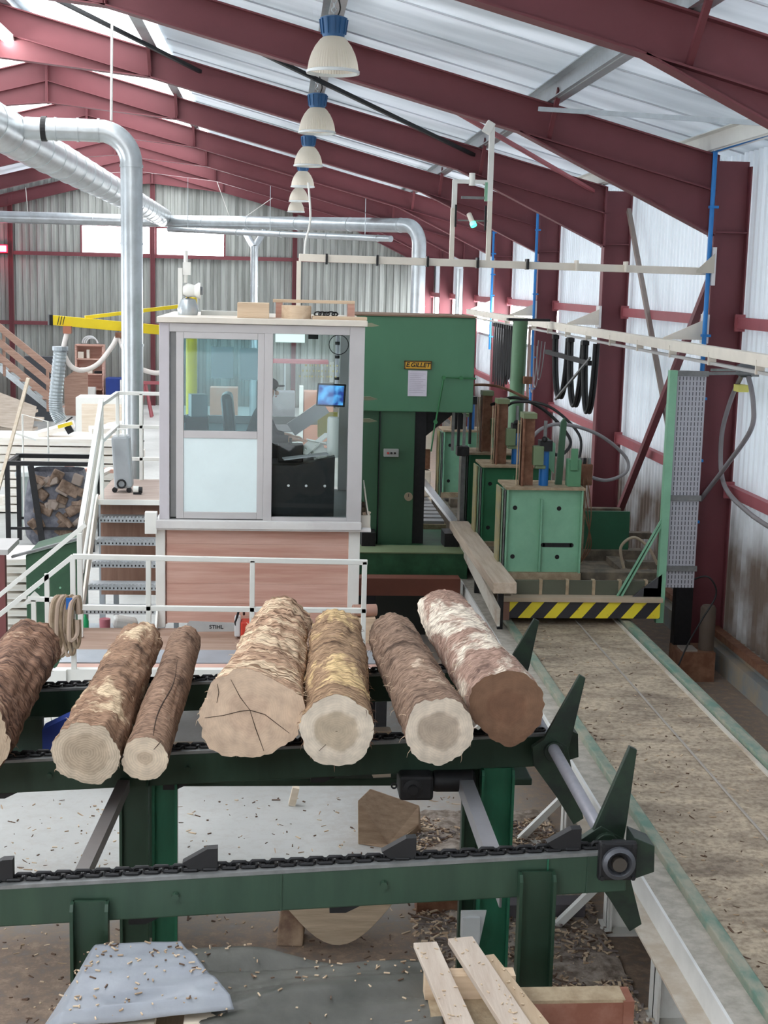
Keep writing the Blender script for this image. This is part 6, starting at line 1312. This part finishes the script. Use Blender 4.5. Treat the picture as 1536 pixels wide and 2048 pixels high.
# crate, shelves and stores at the back
kc = thing('white_cabinet', 'white-framed cabinet with a pale wooden front behind the drop duct', 'cabinet', (-4.1, 33, 0)); MB().box(-4.66, -3.3, 33, 33.8, 0, 1.7).build('carcass', WHITE, kc, bevel=.01); MB().box(-4.52, -3.42, 32.97, 33, .1, 1.55).build('front', PALE, kc)
bk = thing('bookcase', 'brown wooden shelf unit with odds and ends against the rear gable', 'shelf unit', (-6.4, 49.2, 0))
for x in (-6.9, -5.98): MB().box(x - .03, x + .03, 49, 49.5, 0, 2.15).build('side', RW, bk)
for z in (.05, .62, 1.14, 1.66, 2.12): MB().box(-6.9, -5.98, 49, 49.5, z - .02, z + .02).build('shelf', RW, bk)
MB().box(-6.9, -5.98, 49.48, 49.5, 0, 2.15).build('back', RW, bk)
def odd(x, z, w, h, m, l, y=49.1): tag(MB().box(x - w / 2, x + w / 2, y, y + .25, z + .021, z + .021 + h).build('stored_box', m, bevel=.01), l, 'box')
odd(-6.75, 1.66, .2, .22, CREAM, 'pale box on the top shelf at its left'); odd(-6.5, 1.66, .1, .3, CREAM, 'upright pale bottle-shaped box on the top shelf'); odd(-6.7, 1.14, .16, .2, WHITE, 'white box on the middle shelf at its left'); odd(-6.45, 1.14, .2, .14, CREAM, 'flat cream box on the middle shelf'); odd(-6.15, 1.14, .28, .08, BLACK, 'black flat box on the middle shelf at its right')
tag(MB().box(-6.85, -6.2, 48.5, 48.9, .3, .72).build('white_carton', WHITE), 'white carton in front of the shelf unit', 'box'); tag(MB().box(-6.95, -5.95, 48.4, 49.0, 0, .3).build('low_bench', SAWN), 'low bench before the shelf unit', 'bench')
q = MB(); 
for k in range(3): q.tube(arc((-6.45 + .04 * k, 49.2, 2.18), .26 - .03 * k, 0.1, PI - .1, 12), .025, 6)
tag(q.build('coiled_hose', mat('pale_coil', (.65, .67, .68), .5), smooth=True), 'pale coiled hose lying over the shelf unit', 'hose')
tag(MB().box(-5.85, -5.0, 48.6, 49.3, 0, 1.05).build('blue_bin', mat('bin_blue', (.02, .05, .25), .5), bevel=.02), 'dark blue bin right of the shelf unit', 'bin')
tag(MB().box(-5.35, -5.1, 48.54, 48.6, 0, 1.0).build('white_sheet', WHITE), 'white sheet on the right half of the dark blue bin', 'sheet')
sw = thing('saw_horse', 'red saw horse standing before the rear gable left of the cabin', 'trestle', (-4.2, 46, 0)); MB().box(-4.75, -3.7, 45.95, 46.05, 1.06, 1.16).build('beam', REDG, sw)
for x in (-4.25,): 
    for (dx, dy) in ((-.2, -.2), (.2, -.2), (-.2, .2), (.2, .2)): MB().bar((x, 46, 1.08), (x + dx, 46 + dy, 0), .07, .06).build('leg', REDG, sw)
ws = thing('wooden_stairs', 'brown wooden staircase with slatted hand rails at the far left', 'stairs', (-8.3, 42, 0))
WSB = wood('stair_brown', (.34, .20, .15), (.46, .30, .23))
for dz, nm in ((0, 'hand_rail'), (-.45, 'mid_rail'), (-.88, 'low_rail')): MB().bar((-10.6, 42, 4.98 + dz), (-6.55, 42, 1.68 + dz), .06, .19).build(nm, WSB, ws)
MB().bar((-10.6, 42.1, 3.75), (-6.5, 42.1, .42), .08, .16).build('stringer', GALV, ws); MB().bar((-10.6, 43.0, 3.75), (-6.5, 43.0, .42), .08, .16).build('stringer', GALV, ws)
for k in range(12): MB().box(-10.3 + .33 * k, -10.02 + .33 * k, 42.1, 43.0, 3.5 - .268 * k, 3.54 - .268 * k).build('tread', WSB, ws)
for x in (-8.0, -6.75): 
    z = 4.98 - (x + 10.6) * .815; MB().box(x - .04, x + .04, 42.04, 42.1, max(z - 1.35, .0), z).build('post', WSB, ws)
tag(MB().plate([(-6.85, 46, 0), (-6.1, 46, 0), (-6.1, 46, 1.4), (-6.4, 46, 1.55), (-6.85, 46, 1.2)], .06).build('leaning_board', WSB), 'brown board leaning on the gable behind the wooden stairs', 'board')
rr = random.Random(14)
for k in range(9): tag(MB().obox((-7.4 + rr.uniform(-.2, .2), 39.0 + rr.uniform(-.2, .2), .06 + .09 * k), (1.7 + rr.uniform(-.5, .2), .5, .07), (0, rr.uniform(-.06, .06), rr.uniform(-.15, .15))).build('old_board', wood('dusty_board', (.44, .36, .29), (.58, .5, .42))), '%s board from the floor in the untidy pile under the wooden stairs' % ORD[k], 'boards', 'boards under the wooden stairs')
tag(MB().plate([(-7.9, 38.4, .5), (-6.6, 38.4, .25), (-6.5, 38.6, .95), (-7.75, 38.6, 1.42)], .05).build('leaning_sheet', wood('dusty_board', (.44, .36, .29), (.58, .5, .42))), 'wide board leaning on the pile under the wooden stairs', 'board')
tag(MB().box(-7.75, -6.75, 44, 44.4, .0, 2.0).build('dark_machine', mat('charcoal_machine', (.06, .065, .075), .6)), 'charcoal machine housing behind the wooden stairs', 'machine')
rl = thing('warning_light', 'glowing red warning light at the left edge before the rear gable', 'lamp', (-9.55, 49.8, 5.2)); MB().box(-9.8, -9.35, 49.75, 49.9, 5.24, 5.44).build('lens', glow('red_lamp', (1, .03, .12), 9), rl); MB().box(-9.85, -9.3, 49.9, 50.1, 5.2, 5.48).build('housing', RED, rl)
# seen through the cabin glass
wt = thing('work_bench', 'long work bench seen through the cabin window', 'bench', (.3, 44, 0)); MB().box(-.9, 1.6, 43.8, 44.6, 1.95, 2.05).build('top', REDG, wt)
for x in (-.7, .25, 1.4): MB().box(x - .03, x + .03, 43.85, 43.91, 0, 1.95).build('leg', GALV, wt)
tag(MB().box(.72, 1.5, 37, 37.6, .0, 1.62).build('orange_cabinet', mat('orange_wood', (.55, .27, .19), .6), bevel=.02), 'orange-brown cabinet seen through the cabin window beside the monitor', 'cabinet')
tag(MB().box(.60, .70, 36.9, 37.4, 0, 1.75).build('white_upright', WHITE), 'white upright beside the orange-brown cabinet', 'post')
tag(MB().box(-.2, .55, 42, 42.8, 0, 1.2).build('grey_machine', mat('machine_grey', (.22, .21, .22), .6), bevel=.03), 'dark grey machine seen through the cabin window under the bench', 'machine')
tag(MB().box(-1.7, -1.0, 36, 36.6, 0, 1.75).build('orange_board', mat('orange_wood', (.55, .27, .19), .6)), 'orange-brown panel seen through the cabin door glass', 'panel')
# ============================================================ low foreground
def sheet_grid(p00, p10, p01, p11, nu, nv, fn, skirt=None):
    p00, p10, p01, p11 = map(V, (p00, p10, p01, p11)); vs = []
    for i in range(nv + 1):
        for j in range(nu + 1):
            u, v = j / nu, i / nv; p = p00 * (1 - u) * (1 - v) + p10 * u * (1 - v) + p01 * (1 - u) * v + p11 * u * v
            vs.append(p + V(fn(u, v)))
    fs = [(i * (nu + 1) + j, i * (nu + 1) + j + 1, (i + 1) * (nu + 1) + j + 1, (i + 1) * (nu + 1) + j) for i in range(nv) for j in range(nu)]
    return vs, fs
TARP1 = mat('grey_blue_tarp', (.235, .25, .285), .42, color2=(.30, .32, .355), vscale=3, bump=.1, bscale=25, thr=(.35, .65))
TARP2 = mat('grey_olive_tarp', (.075, .075, .066), .38, color2=(.135, .132, .118), vscale=3, bump=.1, bscale=25, thr=(.35, .65))
def f1(u, v):
    z = .006 * math.sin(14 * v + 2.5 * u + 1) * (.3 + u) + .008 * noise.noise(V((u * 3, v * 7, 1)))
    if u < .18: z -= .16 * (1 - u / .18) ** 1.3
    if v > .93: z -= .04 * (v - .93) / .07
    if .35 < u < .85 and v > .72: z -= .035 * math.sin(PI * (u - .35) / .5) * math.sin(PI * min(1, (v - .72) / .18))
    return (0, 0, z)
vs, fs = sheet_grid((-.91, 6.26, 1.385), (-.425, 6.30, 1.385), (-1.06, 5.66, 1.33), (-.155, 5.76, 1.375), 60, 40, f1)
t1 = MB().add(vs, fs).build('grey_tarp', TARP1, smooth=True); s_ = t1.modifiers.new('t', 'SOLIDIFY'); s_.thickness = .006
tag(t1, 'light grey-blue tarp dusted with shavings, spread over pallet boards at the bottom left', 'tarp')
def f2(u, v):
    w = v * 5 + u * 3.2
    z = .04 * math.sin(w * 2.3) * (.25 + .75 * v) + .035 * noise.noise(V((u * 1.2, (v + .35 * u) * 9, 4))) + .018 * abs(math.sin((v + .3 * u) * 17)) + .010 * noise.noise(V((u * 1.5, (v + .3 * u) * 30, 1)))
    return (0, 0, z - .045 - .04 * v)
vs, fs = sheet_grid((-.47, 6.32, 1.365), (.80, 6.18, 1.345), (-.20, 5.35, 1.30), (.74, 5.35, 1.30), 70, 50, f2)
t2 = MB().add(vs, fs).build('dark_tarp', TARP2, smooth=True); s_ = t2.modifiers.new('t', 'SOLIDIFY'); s_.thickness = .006
tag(t2, 'darker grey-olive folded tarp right of the light one, under the planks', 'tarp')
tp = thing('timber_pack', 'pack of sawn boards hidden under the tarps at the bottom of the photo', 'boards', (-.2, 5.7, 0))
for k in range(5): MB().box(-.92, .70, 5.0, 6.10, .1 + .225 * k, .1 + .225 * k + .16).build('board_layer', SAWNY, tp)
for k in range(5):
    for x in (-.85, -.1, .6): MB().box(x - .04, x + .04, 5.02, 6.08, .1 + .225 * k - (.1 if k == 0 else .065), .1 + .225 * k).build('bearer', SAWN, tp)
for x0, x1, l in ((-.735, -.50, 'left pale board end sticking out under the light tarp'), (-.375, -.14, 'right pale board end sticking out under the light tarp')): tag(MB().box(x0, x1, 5.1, 5.86, 1.24, 1.28).build('pack_board', PALE, bevel=.003), l, 'board')
tag(MB().box(-.86, .68, 5.3, 5.4, 1.16, 1.24).build('pack_bearer', SAWN), 'bearer between the board pack and the two pale board ends', 'bearer')
GP = wood('grey_plank', (.46, .37, .30), (.60, .51, .43), stretch=(8, .8, 8))
def plank(p, q, w, t, m, l): tag(MB().bar(p, q, w, t).build('plank', m, bevel=.003), l, 'plank')
plank((.728, 6.15, 1.425), (.845, 5.0, 1.425), .112, .026, GP, 'left one of the three dusty planks beside the near right leg')
plank((.897, 6.17, 1.435), (1.10, 5.0, 1.435), .122, .030, GP, 'middle, topmost of the three dusty planks beside the near right leg')
plank((.985, 6.05, 1.405), (1.22, 5.0, 1.405), .12, .026, wood('tan_plank', (.40, .29, .19), (.52, .40, .28), stretch=(8, .8, 8)), 'right, brownish one of the three dusty planks')
tag(MB().box(.705, 1.12, 5.9, 5.98, 1.28, 1.392).build('plank_bearer', SAWN), 'short bearer under the far ends of the dusty planks', 'bearer')
ps = thing('plank_stand', 'grey steel trestle carrying the dusty planks', 'trestle', (1.0, 5.6, 0)); MB().box(.72, 1.10, 5.15, 5.97, 1.24, 1.28).build('top', DUSTY, ps)
for x in (.76, 1.06): MB().box(x - .025, x + .025, 5.5, 5.55, 0, 1.24).build('leg', BLACK, ps)
sb = thing('steel_channel', 'red-brown steel channel frame in front of the near right leg', 'steel beam', (1.4, 5.95, 0)); RB = mat('red_oxide_channel', (.22, .085, .055), .6, color2=(.30, .14, .10), vscale=6)
MB().box(1.14, 1.645, 5.93, 5.95, 1.09, 1.235).build('web', RB, sb); MB().box(1.14, 1.645, 5.93, 6.06, 1.235, 1.25).build('top_flange', DUSTY, sb); MB().box(1.635, 1.685, 5.92, 6.06, 1.0, 1.245).build('end_plate', RB, sb)
for x in (1.17, 1.66): MB().box(x - .02, x + .02, 5.97, 6.03, 0, 1.235 if x < 1.5 else 1.0).build('leg', RB, sb)
# offcuts on the floor
q = MB(); n = 14; poly = [(-.34, .08)] + [(-.34 + .68 * i / n, .08 - .30 * math.sin(PI * i / n) ) for i in range(1, n)] + [(.34, .08)]
hl = MB(); vs = []; 
for t, s in ((0, 1.12), (.34, 1.05)):
    for (u, v) in poly: vs.append((.47 + u * s + .12 * t, 8.86 + t - .14 * v, .30 + v * s + .06 * u + .25 * t))
k = len(poly); hl.add(vs, [tuple(range(k))[::-1], tuple(range(k, 2 * k))] + [(i, (i + 1) % k, k + (i + 1) % k, k + i) for i in range(k)])
tag(hl.build('log_slab', wood('slab_grey_cut', (.46, .36, .25), (.66, .54, .40)), bevel=.006), 'half-round log slab with a pale face lying under the near conveyor', 'wood')
q = MB(); q.add([(.04, 9.0, 0), (.22, 8.98, 0), (.24, 9.2, 0), (.05, 9.22, 0), (.10, 9.16, .48), (.26, 9.15, .52), (.27, 9.3, .50), (.12, 9.32, .47)], [(0, 1, 5, 4), (1, 2, 6, 5), (2, 3, 7, 6), (3, 0, 4, 7), (4, 5, 6, 7), (3, 2, 1, 0)])
tag(q.build('wood_block', mat('brown_end_block', (.20, .125, .09), .85, color2=(.40, .29, .20), vscale=5), bevel=.012), 'dark brown block standing on end left of the half-round slab', 'wood')
q = MB(); q.add([(.70, 10.75, 0), (.95, 10.65, 0), (1.24, 10.95, 0), (.80, 11.2, 0), (.69, 10.78, .36), (.80, 10.9, .42), (1.22, 10.98, .24), (1.20, 10.85, .12), (.95, 10.7, .02)], [(0, 1, 8, 4), (4, 8, 7, 6, 5), (1, 2, 7, 8), (2, 6, 7), (2, 3, 5, 6), (3, 0, 4, 5), (3, 2, 1, 0)])
tag(q.build('log_wedge', wood('wedge_wood', (.30, .20, .13), (.44, .31, .21)), bevel=.008), 'brown wedge-shaped log offcut on the floor beyond the near conveyor', 'wood')
tag(MB().obox((.19, 11.6, .09), (.06, .05, .17), (.1, .2, 0)).build('wood_chip', PALE), 'small pale chip standing on the floor between the conveyors', 'wood')
for k, (x0, x1, y, z, l) in enumerate(((1.5, 2.25, 9.3, .14, 'dark plank half buried in shavings beside the white posts'), (1.45, 2.3, 9.75, .16, 'grey plank covered with shavings behind the dark one'), (1.05, 1.5, 9.45, .12, 'rust-coloured plank end left of the dark plank'))):
    tag(MB().box(x0, x1, y, y + .16, 0, z).build('floor_plank', [mat('violet_grey_plank', (.10, .09, .10), .8), GP, RUSTY][k], bevel=.004), l, 'plank')
bq = MB(); bq.box(1.19, 1.30, 8.10, 8.20, .46, .62); bq.prism([(1.18, .66), (1.34, .66), (1.30, .42), (1.23, .42)], 'y', 8.12, 8.13); tag(bq.build('grey_bracket', mat('pale_grey_bracket', (.45, .47, .47), .5)), 'pale grey folded bracket fixed on the middle right leg', 'bracket')
# shavings, sticks and bark crumbs nobody could count
def litter(name, label, n, area, zfn, seed, mats, lmin=.015, lmax=.09, wt=.008):
    rr = random.Random(seed); mb = MB()
    for k in range(n):
        x, y = area(rr); z = zfn(x, y)
        if z is None: continue
        l = rr.uniform(lmin, lmax) * (1 if rr.random() < .8 else 1.8); w = rr.uniform(.4, 1) * wt; a = rr.uniform(0, PI); mb.m = rr.randrange(len(mats))
        mb.obox((x, y, z + w * .6), (l, w * rr.uniform(.8, 2), w), (rr.uniform(-.15, .15), rr.uniform(-.25, .25), a))
    o = mb.build(name, mats); tag(o, label, 'debris', None, 'stuff'); return o
SH1 = mat('pale_shaving', (.62, .48, .34), .85); SH2 = mat('brown_bark_crumb', (.13, .08, .055), .9); SH3 = mat('tan_shaving', (.42, .30, .20), .85)
litter('floor_shavings', 'shavings and bark crumbs strewn over the floor around the log deck', 2600, lambda r: (r.uniform(-3, 2.3), 6.6 + 5.2 * r.random() ** 2.2), lambda x, y: 0.0, 21, [SH1, SH2, SH3, SH2], .005, .045, .008)
litter('thick_shavings', 'thick litter of shavings on the floor between the deck legs and the track', 3600, lambda r: (r.uniform(1.0, 2.35), r.uniform(7.8, 11.2)), lambda x, y: .035 + .03 * noise.noise(V((x * 3, y * 3, 0))), 22, [SH1, SH2, SH3, mat('violet_grey_bark', (.20, .165, .155), .9)], .008, .07, .012)
litter('track_shavings', 'bark crumbs and chips lying on the track deck', 420, lambda r: (2.68 + 1.1 * r.random() ** 1.6, r.uniform(5, 14.8)), lambda x, y: ZD, 23, [SH1, SH2, SH3, SH2], .006, .04, .007)
deps = None
def on_tarp1(x, y):
    best = None
    return None
rr = random.Random(25); mb = MB(); verts1 = [v.co + t1.location for v in t1.data.vertices]; verts2 = [v.co + t2.location for v in t2.data.vertices]
for k in range(230):
    if k < 120: p = verts1[int(rr.random() ** 1.3 * len(verts1))]
    else: p = verts2[int(rr.random() ** 1.8 * len(verts2))]
    mb.m = rr.choice((0, 0, 1, 2)); l = rr.uniform(.006, .034); mb.obox(p + V((rr.uniform(-.02, .02), rr.uniform(-.02, .02), .006)), (l, .006, .005), (0, rr.uniform(-.2, .2), rr.uniform(0, PI)))
tag(mb.build('tarp_shavings', [SH1, SH3, SH2]), 'pale shavings scattered on the tarps', 'debris', None, 'stuff')
rr = random.Random(26); mb = MB()
for k in range(110):
    a, b = rr.choice((((.728, 6.15, 1.44), (.845, 5.0, 1.44)), ((.897, 6.17, 1.452), (1.10, 5.0, 1.452)), ((.985, 6.05, 1.42), (1.22, 5.0, 1.42)))); t = rr.random(); p = V(a).lerp(V(b), t) + V((rr.uniform(-.05, .05), 0, .002)); mb.obox(p, (rr.uniform(.005, .022), .005, .004), (0, 0, rr.uniform(0, PI)))
tag(mb.build('plank_shavings', SH1), 'shavings lying on the three dusty planks', 'debris', None, 'stuff')
# low drift of sawdust and bark between the deck and the track
vs, fs = sheet_grid((1.0, 11.4, 0), (2.34, 11.4, 0), (.95, 7.0, 0), (2.34, 7.0, 0), 30, 70, lambda u, v: (0, 0, max(-.02, .035 + .05 * noise.noise(V((u * 4, v * 12, 7))) + .02 * noise.noise(V((u * 15, v * 45, 2))) - .05 * max(0, .25 - u) * 4)))
tag(MB().add(vs, fs).build('sawdust_drift', mat('grey_brown_drift', (.15, .115, .09), .95, color2=(.40, .34, .29), vscale=11, thr=(.38, .66), bump=.6, bscale=30), smooth=True), 'low drift of grey-brown sawdust along the white posts of the track', 'sawdust', None, 'stuff')
# ============================================================ light
w = bpy.data.worlds.new('overcast'); SC.world = w; w.use_nodes = True
bg = w.node_tree.nodes['Background']
bg.inputs['Color'].default_value = (0.92, 0.96, 1.0, 1); bg.inputs['Strength'].default_value = 2.2
SC.view_settings.view_transform = 'Standard'; SC.view_settings.look = 'None'
SC.view_settings.exposure = 1.88; SC.view_settings.gamma = 1.0; SC.view_settings.use_curve_mapping = False
SC.cycles.max_bounces = 8; SC.cycles.diffuse_bounces = 5; SC.cycles.glossy_bounces = 4; SC.cycles.transmission_bounces = 6
SC.cycles.transparent_max_bounces = 8; SC.cycles.sample_clamp_indirect = 6; SC.cycles.caustics_reflective = False; SC.cycles.caustics_refractive = False
